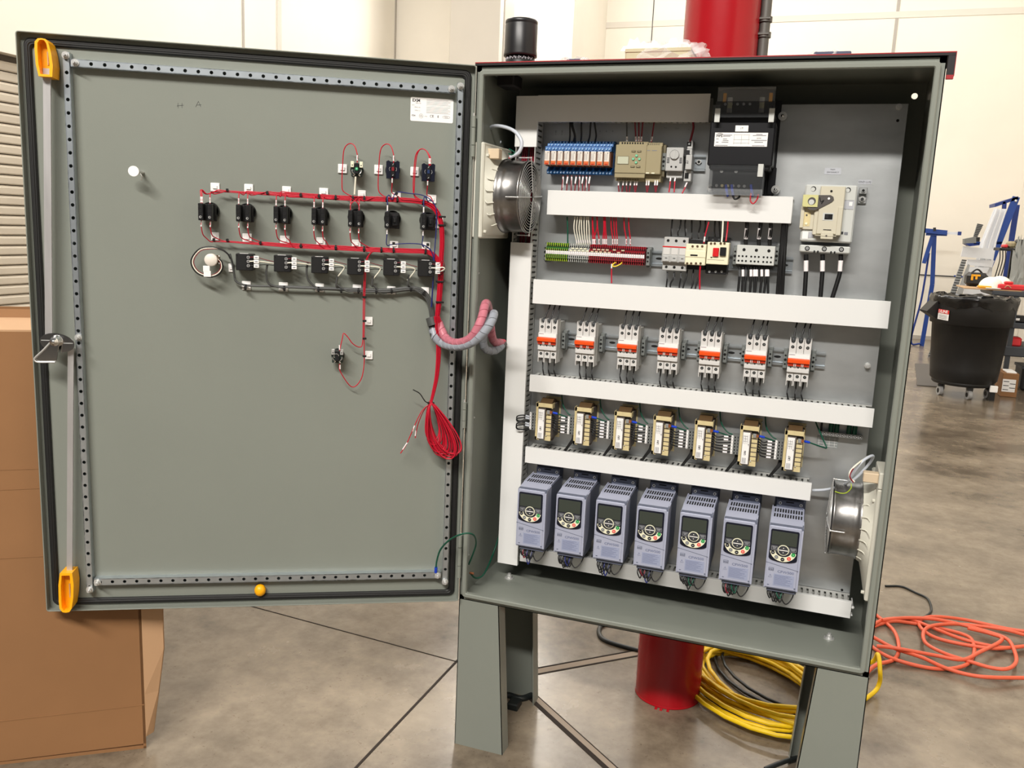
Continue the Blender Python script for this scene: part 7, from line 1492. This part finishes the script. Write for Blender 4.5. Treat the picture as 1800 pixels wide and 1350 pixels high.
# ================================================================ CABLES ON THE FLOOR
def fl_pts(L, h=.004): return [FL(x, y, h + (q[0] if q else 0)) for x, y, *q in L]
def coil_pts(cx, cy, rx, ry, rot, n, seed, h, jit, a0=0, turns=1.0):
    rnd = random.Random(seed); out = []; N = int(n * 20); ph = rnd.uniform(0, 6)
    ox = oy = 0; sc = 1
    for i in range(N + 1):
        a = a0 + 2 * math.pi * i / 20
        if i % 20 == 0: tx, ty, ts = rnd.uniform(-jit, jit), rnd.uniform(-jit, jit), rnd.uniform(1 - jit * 3.0, 1 + jit * 1.2)
        ox += (tx - ox) * .15; oy += (ty - oy) * .15; sc += (ts - sc) * .15
        x = rx * sc * math.cos(a); y = ry * sc * math.sin(a); out.append(V((cx + ox + x * math.cos(rot) - y * math.sin(rot), cy + oy + x * math.sin(rot) + y * math.cos(rot), FLOOR + h + .0055 * (i / 20) * .55 + .004 * (1 + math.sin(a * 1.7 + ph)))))
    return out
m = MB(); yc = FL(1345, 1215, 0); P = coil_pts(.695, .560, .230, .160, -.75, 13, 21, .006, .048)
m.tube(P, .0060, 'cable_yellow', 8, 1)
P2 = fl_pts([(1415, 1180, .02), (1470, 1170, .03), (1530, 1165, .06), (1543, 1150, .10), (1547, 1180, .07), (1546, 1200, .03), (1535, 1218, .006), (1500, 1240, .006), (1440, 1262, .006)]); m.tube(P2, .0062, 'cable_yellow', 8, 6)
solo('extension_cord', m, 'yellow extension cord in a thick coil on the floor beside the red column', 'cord')
m = MB(); P = coil_pts(.735, .640, .22, .15, -.7, 2, 5, .004, .03); m.tube(P, .0045, 'cable_black', 8, 1); solo('cable', m, 'black cable coiled under the yellow extension cord', 'cord')
def oc(L): return [FL(x, y, .006 + (.006 if i % 3 == 1 else 0)) for i, (x, y) in enumerate(L)]
orange = [[(1500, 1215), (1535, 1172), (1570, 1160), (1580, 1140), (1572, 1110), (1545, 1085), (1520, 1070), (1500, 1085), (1510, 1110), (1545, 1098), (1570, 1092), (1600, 1095), (1650, 1104), (1700, 1118), (1712, 1135), (1710, 1155), (1695, 1170), (1660, 1176), (1620, 1172), (1570, 1158), (1540, 1142), (1515, 1120)],
          [(1515, 1120), (1535, 1100), (1560, 1090), (1600, 1091), (1650, 1110), (1700, 1128), (1760, 1140), (1800, 1138), (1850, 1130), (1870, 1120), (1830, 1115), (1770, 1107), (1700, 1092), (1650, 1086), (1625, 1088), (1615, 1098), (1625, 1112), (1650, 1125), (1700, 1136), (1750, 1142), (1800, 1138)],
          [(1800, 1196), (1740, 1195), (1700, 1190), (1660, 1178), (1620, 1160), (1575, 1145), (1545, 1130), (1520, 1115)],
          [(1800, 1122), (1760, 1112), (1700, 1104), (1660, 1103), (1632, 1108), (1622, 1120), (1628, 1138), (1660, 1155), (1700, 1168), (1740, 1180), (1770, 1182), (1785, 1170), (1782, 1150), (1770, 1130), (1740, 1118), (1690, 1104), (1640, 1094), (1590, 1092), (1550, 1096)],
          [(1540, 1144), (1575, 1148), (1640, 1160), (1690, 1168), (1720, 1155), (1760, 1133), (1740, 1122), (1700, 1112)]]
m = MB()
for k, L in enumerate(orange): m.tube([p + V((0, 0, .004 * k)) for p in oc(L)], .0060, 'cable_orange', 8, 6)
solo('extension_cord', m, 'orange extension cord in loose loops on the floor', 'cord')
m = MB(); m.tube(fl_pts([(1556, 1030), (1585, 1031), (1610, 1042), (1630, 1052), (1637, 1068), (1634, 1078), (1615, 1090), (1598, 1092)]), .0040, 'cable_black', 8, 6); solo('cable', m, 'thin dark cable bowing above the orange extension cord on the floor', 'cord')
m = MB(); m.tube(fl_pts([(1150, 1095), (1100, 1090), (1062, 1098), (1053, 1108), (1058, 1122), (1080, 1132), (1120, 1143), (1150, 1150)]), .0075, 'cable_black', 8, 6); solo('cable', m, 'black cable curving out from behind the red column on the floor', 'cord')
m = MB(); m.tube(fl_pts([(870, 1238), (890, 1222), (915, 1228), (935, 1222)], .006), .009, 'cable_black', 8, 5); m.box(.06, .09, .20, .24, FLOOR, FLOOR + .02, 'cable_black', .003); solo('cable', m, 'short black cable end lying behind the cabinet stand leg', 'cord')
m = MB(); a = FL(1395, 1345); m.tube([FL(1345, 1352, .004), FL(1375, 1340, .012), FL(1402, 1332, .012), FL(1425, 1330, .006)], .006, 'cable_black', 8, 5); solo('cable', m, 'black cable at the foot of the stand beside the yellow cord', 'cord')

# ================================================================ BEHIND, AT THE RIGHT
# wheeled trash can
cc = V((2.03, 6.40, 0)); t = Thing('trash_can', 'black wheeled trash can with a black liner over its rim', 'trash can', (cc.x, cc.y, FLOOR))
b0z = FLOOR + .13
m = MB(); m.lathe([(.24, .13), (.262, .15), (.272, .25), (.298, .62), (.30, .62), (.318, .625), (.325, .78), (.325, .82)], (cc.x, cc.y, FLOOR), (0, 0, 1), 'can_black', 48); m.lathe([(0, .13), (.24, .13)], (cc.x, cc.y, FLOOR), (0, 0, 1), 'can_black', 48); t.part('body', m)
m = MB()
N = 60; rows = [(.312, .845), (.335, .865), (.342, .84), (.338, .815), (.333, .790)]; vs = []
rnd = random.Random(9)
for j, (r, h) in enumerate(rows):
    for i in range(N): q = r + rnd.uniform(-.006, .006); hh = h + rnd.uniform(-.010, .010) - (.03 * abs(math.sin(i * .35)) if j == 4 else 0); a = 2 * math.pi * i / N; vs.append((cc.x + q * math.cos(a), cc.y + q * math.sin(a), FLOOR + hh))
m.add(vs, [(j * N + i, j * N + (i + 1) % N, (j + 1) * N + (i + 1) % N, (j + 1) * N + i) for j in range(len(rows) - 1) for i in range(N)], 'bag_black', True); m.lathe([(.312, .845), (.2, .80), (0, .79)], (cc.x, cc.y, FLOOR), (0, 0, 1), 'bag_black', 36); t.part('liner', m, 'glossy black bin liner')
hd = V((-1, -.25, 0)).normalized(); hs = V((.25, -1, 0)).normalized()
m = MB(); h0 = cc + hd * .30
def hp(d, s_, z): q = cc + hd * d + hs * s_; return V((q.x, q.y, FLOOR + z))
m.slab([hp(.31, -.09, .83), hp(.40, -.08, .72), hp(.40, .08, .72), hp(.31, .09, .83)], (0, 0, -.012), 'can_black'); m.slab([hp(.40, -.08, .72), hp(.40, .08, .72), hp(.30, .07, .66), hp(.30, -.07, .66)], (0, 0, -.010), 'can_black')
for s_ in (-1, 1): m.slab([hp(.31, s_ * .088, .83), hp(.40, s_ * .080, .72), hp(.30, s_ * .07, .66)], tuple(hs * (-s_ * .006)), 'can_black')
t.part('handle', m)
v_ = (CAMLOC - cc); v_.z = 0; v_.normalize(); sd = V((-v_.y, v_.x, 0)); 
def cf(u, z, r=.328):   # point on the can front: u metres right as seen from the camera
    a = u / r; q = cc + v_ * (r * math.cos(a)) + sd * (r * math.sin(a)); return V((q.x, q.y, FLOOR + z))
sg = 1 if (cf(.1, .7) - cf(0, .7)).x > 0 else -1
m = MB(); u0, u1 = -.285 * sg, -.175 * sg
m.slab([cf(u0, .745), cf(u1, .740), cf(u1, .655), cf(u0, .660)], tuple(v_ * .001), 'label_white'); m.slab([cf(u0, .745, .330), cf(u1, .740, .330), cf(u1, .708, .330), cf(u0, .713, .330)], tuple(v_ * .001), 'sticker_red')
ang = math.atan2(v_.x, -v_.y); Mr = Matrix.Rotation(math.atan2(*( (lambda w: (w.y, w.x))((cf(-.18 * sg, .7) - cf(-.28 * sg, .7)).normalized()))), 4, 'Z')
q = cf(-.230 * sg, .7265, .3335); m.text('ULINE', .034, tuple(q), 'label_white', .0004, 'CENTER', Mr, .02)
for k in range(3): m.slab([cf(-.27 * sg, .698 - k * .012, .3305), cf(-.19 * sg, .694 - k * .012, .3305), cf(-.19 * sg, .691 - k * .012, .3305), cf(-.27 * sg, .695 - k * .012, .3305)], tuple(v_ * .0006), 'ink_grey')
t.part('sticker', m, 'red and white ULINE sticker')
m = MB(); m.lathe([(0, .105), (.235, .105), (.245, .115), (.245, .14), (.235, .145)], (cc.x, cc.y, FLOOR), (0, 0, 1), 'can_black', 36); dl_ = t.part('dolly', m)
for k in range(5):
    a = 2 * math.pi * k / 5 + 3.6; q = cc + V((math.cos(a), math.sin(a), 0)) * .20; m = MB(); m.cyl((q.x - .014, q.y - .004, FLOOR + .040), (q.x + .014, q.y + .004, FLOOR + .040), .040, 'caster', 20); m.cyl((q.x - .016, q.y - .005, FLOOR + .040), (q.x + .016, q.y + .005, FLOOR + .040), .020, 'black', 14); m.box(q.x - .02, q.x + .02, q.y - .02, q.y + .02, FLOOR + .078, FLOOR + .11, 'black', .003); t.part('caster', m, parent=dl_)
m = MB(); P = [FL(x, y, .0) for x, y in ((1608, 640), (1640, 641), (1650, 681), (1612, 678))]; m.slab([tuple(p) for p in P], (0, 0, .008), 'mat_grey'); solo('floor_mat', m, 'grey rubber floor mat lying beside the black trash can', 'mat')
# small carton with shipping label
a = FL(1762, 697); b = FL(1786, 699); t = Thing('shipping_carton', 'small brown carton with a white shipping label on the floor', 'box', ((a.x + b.x) / 2 + .02, a.y, FLOOR)); hc = PX(1770, 656, a.y).z
x0_, x1_ = a.x - .02, b.x
m = MB(); m.box(x0_, x1_, a.y, a.y + .30, FLOOR, hc, 'cardboard', .004); t.part('body', m); m = MB(); m.box(x0_ + .005, x1_ - .02, a.y - .002, a.y, FLOOR + .045, FLOOR + .155, 'label_white')
for k in range(5): m.box(x0_ + .012 + (k % 2) * .05, x0_ + .055 + (k % 2) * .05, a.y - .003, a.y - .0018, FLOOR + .06 + k * .018, FLOOR + .066 + k * .018, 'ink')
t.part('shipping_label', m, 'white shipping label'); m = MB(); m.box(x0_ + .03, x1_ - .02, a.y + .01, a.y + .2, hc, hc + .012, 'paper', .002); t.part('top_sheet', m, 'white sheet on top')
m = MB(); qd = PX(1746, 683, 6.25); m.box(qd.x - .03, qd.x + .03, 6.22, 6.25, qd.z - .03, qd.z + .025, 'paper', .004); m.box(qd.x - .02, qd.x + .02, 6.25, 6.45, FLOOR, qd.z + .02, 'black'); solo('wall_charger', m, 'small white-faced black device beside the small carton behind the trash can', 'device')
# utility cart of three dark trays
yc_ = 6.9; t = Thing('utility_cart', 'dark grey utility cart with shelves behind the trash can', 'cart', (3.0, yc_ + .3, FLOOR))
zs = [PX(1790, y, yc_).z for y in (535, 618)]
xl = PX(1672, 525, yc_).x; XR = 3.12
ztop_ = PX(1700, 508, yc_).z
m = MB(); m.box(2.25, XR, yc_, yc_ + .60, ztop_ - .045, ztop_, 'cart_grey', .01); t.part('top_tray', m)
for z_ in zs[1:]: m = MB(); m.box(2.40, XR, yc_, yc_ + .6, z_ - .05, z_ + .04, 'cart_grey', .008); t.part('tray', m)
z_ = PX(1790, 572, yc_).z; m = MB(); m.box(2.40, XR, yc_, yc_ + .6, z_ - .03, z_ + .02, 'cart_grey', .008); t.part('tray', m)
for (x, y) in ((2.45, yc_ + .03), (2.45, yc_ + .55), (3.08, yc_ + .55)): m = MB(); m.box(x - .02, x + .02, y - .02, y + .02, FLOOR + .08, ztop_ - .03, 'cart_grey', .004); t.part('leg', m); 
for (x, y) in ((2.45, yc_ + .05), (2.45, yc_ + .5), (3.08, yc_ + .5)): m = MB(); m.cyl((x - .015, y, FLOOR + .05), (x + .015, y, FLOOR + .05), .05, 'black', 16); m.box(x - .02, x + .02, y - .02, y + .02, FLOOR + .05, FLOOR + .11, 'black'); t.part('caster', m)
# things on the cart
ZT = ztop_
def onc(px_): return PX(px_, 500, yc_ + .2).x
m = MB(); m.box(onc(1690), onc(1790), yc_ + .02, yc_ + .5, ZT, ZT + .012, 'wood', .002); solo('board', m, 'light wooden board lying on top of the utility cart', 'board')
def hat(x, y, z, r, lab, rz):
    t = Thing('hard_hat', lab, 'helmet', (x, y, z), Matrix.Identity(4), 'white hard hats'); m = MB(); m.sphere((x, y, z + .012), r, 'hat_white', 28, 12, sc=(1.0, 1.12, .92), t1=math.pi / 2)
    m.tube([(x, y - r * 1.1, z + .02), (x, y - r * .7, z + r * .72), (x, y, z + r * .97), (x, y + r * .7, z + r * .72)], .008, 'hat_white', 8, 4); t.part('shell', m)
    m = MB(); m.lathe([(r * 1.0, .012), (r * 1.13, .006), (r * 1.14, .010), (r * .98, .020)], (x, y, z), (0, 0, 1), 'hat_white', 32); m.box(x - r * .6, x + r * .6, y - r * 1.45, y - r * .9, z + .002, z + .010, 'hat_white', .003); t.part('brim', m)
hat(onc(1740), yc_ + .15, ZT + .012, .10, 'white hard hat on the cart, the one beside the black bag', 0); hat(onc(1765), yc_ + .40, ZT + .012, .105, 'white hard hat on the cart, the one behind the red tool case', 0)
m = MB(); xx = onc(1770); yy = yc_ + .06; m.box(xx - .10, xx + .13, yy - .05, yy + .05, ZT + .012, ZT + .06, 'tool_red', .01); m.box(xx - .05, xx + .02, yy - .03, yy + .03, ZT + .06, ZT + .085, 'tool_red', .008); m.tube([(xx - .05, yy - .055, ZT + .03), (xx - .03, yy - .06, ZT + .05), (xx, yy - .055, ZT + .03)], .004, 'wood', 6); solo('tool_case', m, 'red plastic tool case in front of the hard hats', 'tool case')
m = MB(); xx = onc(1727); m.box(xx - .05, xx + .05, yc_ + .03, yc_ + .15, ZT + .012, ZT + .035, 'amber', .006); solo('safety_glasses_case', m, 'amber plastic item lying in front of the hard hats', 'case')
t = Thing('tool_bag', 'black tool bag with yellow lettering behind the hard hats', 'bag', (onc(1722), yc_ + .38, ZT)); xx = onc(1722); m = MB(); m.box(xx - .09, xx + .09, yc_ + .33, yc_ + .52, ZT + .0125, ZT + .14, 'black', .03); m.tube([(xx - .06, yc_ + .42, ZT + .12), (xx, yc_ + .42, ZT + .17), (xx + .06, yc_ + .42, ZT + .12)], .008, 'black', 8); t.part('body', m)
m = MB(); 
m.box(xx - .058, xx + .018, yc_ + .322, yc_ + .33, ZT + .108, ZT + .125, 'amber'); m.box(xx - .058, xx - .04, yc_ + .322, yc_ + .33, ZT + .07, ZT + .11, 'amber'); m.box(xx - .022, xx - .005, yc_ + .322, yc_ + .33, ZT + .08, ZT + .11, 'amber'); t.part('lettering', m, 'yellow lettering')
m = MB(); z_ = zs[1]; xx = PX(1783, 600, yc_ + .1).x; m.box(xx - .08, xx + .05, yc_ + .05, yc_ + .2, z_ + .04, z_ + .12, 'tool_red', .012); solo('tool_box', m, 'dark red tool box on the lowest visible shelf of the cart', 'tool case')
m = MB(); z_ = PX(1790, 572, yc_).z + .02; xx = PX(1790, 562, yc_).x; m.box(xx - .06, xx + .08, yc_ + .05, yc_ + .2, z_, z_ + .06, 'black', .01); m.box(xx - .03, xx + .02, yc_ + .045, yc_ + .05, z_ + .02, z_ + .04, 'label_white'); solo('battery_case', m, 'black case with a white tag on the cart shelf', 'tool case')
m = MB(); xx = PX(1785, 690, yc_ + .2).x; m.box(2.60, 3.0, yc_ + .10, yc_ + .40, FLOOR, FLOOR + .22, 'black', .02); m.box(2.59, 3.01, yc_ + .09, yc_ + .41, FLOOR + .20, FLOOR + .225, 'cart_grey', .004); solo('storage_bin', m, 'black bin on the floor under the utility cart', 'bin')
# dark rack of tools at the right edge, farther back
yr = 8.2; t = Thing('tool_rack', 'black rack with tools and hanging cords behind the cart', 'rack', (PX(1795, 560, yr).x, yr + .2, FLOOR)); zr_ = PX(1780, 438, yr).z; xq = PX(1758, 438, yr).x
m = MB(); m.box(xq, 3.15, yr, yr + .35, zr_ - .02, zr_ + .01, 'black', .004); t.part('shelf', m)
for x in (PX(1780, 480, yr).x, 3.12): m = MB(); m.box(x - .02, x + .02, yr + .1, yr + .14, FLOOR, zr_ + .28 if x > 3.1 else zr_, 'black'); t.part('post', m)
for k in range(3): m = MB(); x = PX(1757 + 5 * k, 440, yr).x; m.tube([(x, yr - .01, zr_), (x + .01, yr - .02, zr_ - .12), (x - .01, yr - .01, zr_ - .30)], .005, 'black', 6); t.part('hanging_cord', m)
def rack_item(px_, py_, w, h, mt_, name, lab, cat):
    q = PX(px_, py_, yr + .1); m = MB(); m.box(q.x - w / 2, q.x + w / 2, yr + .03, yr + .22, zr_ + .01, zr_ + .01 + h, mt_, min(w, h) * .3); solo(name, m, lab, cat)
rack_item(1766, 436, .035, .035, 'tool_red', 'tape_roll', 'small round red item on the black rack shelf', 'tape'); rack_item(1778, 430, .07, .07, 'plc_tan', 'glove', 'tan cloth item on the black rack shelf', 'glove'); rack_item(1793, 430, .10, .09, 'black', 'drill_case', 'black power tool on the rack shelf', 'tool')
m = MB(); q = PX(1785, 470, yr + .05); crumple(m, (q.x, yr - .08, PX(1785, 505, yr).z), .06, .05, .42, 'tb_grey', 4, 18, 8, .3); solo('hanging_bag', m, 'grey crumpled bag hanging under the black rack shelf', 'bag')
rack2 = [((1793, 480), 'tb_yellow', .03, 'small yellow item low on the black rack'), ((1796, 478), 'orange', .03, 'small orange item beside the yellow one on the rack')]
for (pp, mt_, r, lab) in rack2: q = PX(pp[0], pp[1], yr + .05); m = MB(); m.sphere(tuple(q), r, mt_, 12, 8); m.cyl(q, q + V((0, .1, 0)), .006, 'black', 6); solo('clamp', m, lab, 'tool')
# blue step ladder
yl = 9.6
def lp2(px_, py_, d=0): return PX(px_, py_, yl + d)
def rail(m, a, b, w, dpt, mt_):
    d = (b - a).normalized(); n = V((d.z, 0, -d.x)).normalized() * w / 2; m.slab([a - n, b - n, b + n, a + n], (0, dpt, 0), mt_)
t = Thing('step_ladder', 'tall blue fibreglass step ladder standing near the wall corner', 'ladder', tuple(V((lp2(1740, 500).x, yl, FLOOR))))
m = MB(); rail(m, lp2(1787, 346), lp2(1735, 478), .075, .03, 'ladder_blue'); bot1 = lp2(1735, 478); d_ = (bot1 - lp2(1787, 346)); e1 = bot1 + d_ * ((FLOOR - bot1.z) / d_.z); rail(m, bot1, e1, .075, .03, 'ladder_blue'); t.part('front_rail', m)
m = MB(); a = lp2(1788, 360, .5); b = lp2(1769, 482, .5); rail(m, a, b, .06, .03, 'ladder_navy'); d_ = b - a; e2 = b + d_ * ((FLOOR - b.z) / d_.z); rail(m, b, e2, .06, .03, 'ladder_navy'); t.part('rear_rail', m)
m = MB(); m.slab([lp2(1749, 358), lp2(1790, 345), lp2(1790, 350), lp2(1749, 364)], (0, .35, 0), 'ladder_navy'); m.slab([lp2(1763, 355), lp2(1770, 353), lp2(1769, 367), lp2(1762, 367)], (0, .04, 0), 'ladder_navy'); t.part('top_cap', m)
m = MB(); q = lp2(1785.5, 353, -.01); m.sphere(tuple(q), .015, 'bright_steel', 10, 6); t.part('rivet', m)
m = MB(); m.slab([lp2(1712, 425), lp2(1762, 425), lp2(1760, 429), lp2(1712, 429)], (0, .05, 0), 'ladder_blue'); m.slab([lp2(1697, 428), lp2(1722, 425), lp2(1722, 431), lp2(1705, 433)], (0, .25, 0), 'ladder_navy'); t.part('rung', m)
m = MB(); m.slab([lp2(1678, 484), lp2(1708, 487), lp2(1707, 489.5), lp2(1677, 486)], (0, .05, 0), 'ladder_blue'); t.part('lower_rung', m)
# pale panels and corrugated sheets stacked against the ladder
m = MB()
def sheet(A, B, C_, D, ribs, mt_='white_sheet', y=9.3, th=.02, z0=None):
    P = [PX(x, yy, y) for x, yy in (A, B, C_, D)]; m.slab([tuple(p) for p in P], (0, th, 0), mt_)
    for k in range(ribs): f = (k + .5) / ribs; a = P[0].lerp(P[1], f); b = P[3].lerp(P[2], f); a2 = P[0].lerp(P[1], f + .10); b2 = P[3].lerp(P[2], f + .10); m.slab([a, a2, b2, b], (0, -.03, 0), mt_)
sheet((1748, 366), (1770, 368), (1752, 425), (1724, 425), 3); P = PX(1724, 425, 9.3); P2 = PX(1752, 425, 9.3)
sheet((1724, 425), (1752, 425), (1720, 600), (1680, 600), 3); solo('ribbed_board', m, 'tall white ribbed panel leaning inside the blue step ladder', 'panel')
m = MB(); sheet((1693, 433), (1749, 438), (1745, 456), (1689, 451), 0, y=9.1, th=.03); sheet((1701, 456), (1748, 458), (1744, 470), (1698, 466), 0, y=9.15, th=.03); sheet((1703, 469), (1740, 470), (1735, 480), (1704, 478), 0, y=9.15); m.slab([tuple(PX(1700, 470, 9.2)), tuple(PX(1745, 470, 9.2)), (PX(1745, 470, 9.2).x, 9.2, FLOOR), (PX(1700, 470, 9.2).x, 9.2, FLOOR)], (0, .03, 0), 'white_sheet'); solo('foam_board', m, 'short white boards crossing in front of the tall ribbed one', 'panel')
m = MB(); P = [PX(x, yy, 9.0) for x, yy in ((1718, 393), (1728, 395), (1716, 420), (1710, 419))]; m.slab([tuple(p) for p in P], (0, .02, 0), 'alu')
for k in range(9): f = k / 9; a = P[0].lerp(P[3], f); b = P[1].lerp(P[2], f); m.slab([a, b, b + V((0, 0, -.012)), a + V((0, 0, -.012))], (0, -.012, 0), 'dark_grey')
P = [PX(x, yy, 9.0) for x, yy in ((1691, 456), (1699, 457), (1682, 510), (1672, 510))]; B2 = [P[3] + (P[3] - P[0]) * ((FLOOR - P[3].z) / (P[3].z - P[0].z)), P[2] + (P[2] - P[1]) * ((FLOOR - P[2].z) / (P[2].z - P[1].z))]
Pf = [P[0], P[1], B2[1], B2[0]]; m.slab([tuple(p) for p in Pf], (0, .02, 0), 'alu')
for k in range(40): f = k / 40; a = Pf[0].lerp(Pf[3], f); b = Pf[1].lerp(Pf[2], f); m.slab([a, b, b + V((0, 0, -.010)), a + V((0, 0, -.010))], (0, -.012, 0), 'dark_grey')
solo('slotted_channel', m, 'grey slotted metal channels leaning beside the white boards', 'channel')
m = MB(); P = [PX(x, yy, 8.9) for x, yy in ((1702, 464), (1705, 466), (1694, 510), (1684, 510))]; B2 = [P[3] + (P[3] - P[0]) * ((FLOOR - P[3].z) / (P[3].z - P[0].z)), P[2] + (P[2] - P[1]) * ((FLOOR - P[2].z) / (P[2].z - P[1].z))]; m.slab([tuple(p) for p in (P[0], P[1], B2[1], B2[0])], (0, .03, 0), 'alu'); solo('aluminium_channel', m, 'bright aluminium channel leaning beside the slotted metal channels', 'channel')
m = MB(); P = [PX(x, yy, 8.95) for x, yy in ((1695, 420), (1716, 416), (1716, 427), (1695, 428))]; m.slab([tuple(p) for p in P], (0, .12, 0), 'terminal_grey'); P = PX(1716, 420, 8.95); m.box(P.x, P.x + .04, 8.97, 9.05, P.z - .03, P.z + .02, 'black'); solo('metal_box', m, 'grey metal box resting on the blue ladder arm', 'box')
# blue folding stand by the wall
ys = 10.2
t = Thing('folding_stand', 'blue taped metal stand with crossed arms against the white wall', 'stand', (PX(1636, 500, ys).x, ys, FLOOR)); rl = lambda a, b, w, mt_, nm, d=0: (lambda m: (rail(m, PX(a[0], a[1], ys + d), PX(b[0], b[1], ys + d), w, .03, mt_), t.part(nm, m)))(MB())
rl((1643, 405), (1639, 500), .050, 'ladder_blue', 'upright'); A = PX(1639, 500, ys); m = MB(); rail(m, A, V((A.x - .03, ys, FLOOR)), .050, .03, 'ladder_blue'); t.part('upright', m)
rl((1641, 410), (1624, 463), .045, 'ladder_blue', 'diagonal_arm', -.05); rl((1624, 405), (1665, 409), .055, 'ladder_blue', 'cross_arm', -.10); rl((1628, 411), (1665, 412), .040, 'ladder_blue', 'cross_arm', -.06); rl((1660, 409.5), (1690, 410.5), .030, 'white_sheet', 'extension_bar', -.05); rl((1684, 410.3), (1690, 410.5), .045, 'ladder_navy', 'end_cap', -.08)
rl((1643, 400), (1643, 406), .03, 'black', 'tip', -.11); A = PX(1633, 445, ys - .02); m = MB(); m.tube([A, V((A.x - .02, ys - .02, (A.z + FLOOR) / 2)), V((A.x - .08, ys - .02, FLOOR + .06)), V((A.x + .04, ys - .02, FLOOR + .03))], .012, 'ladder_navy', 6); t.part('rope', m, 'dark blue rope')
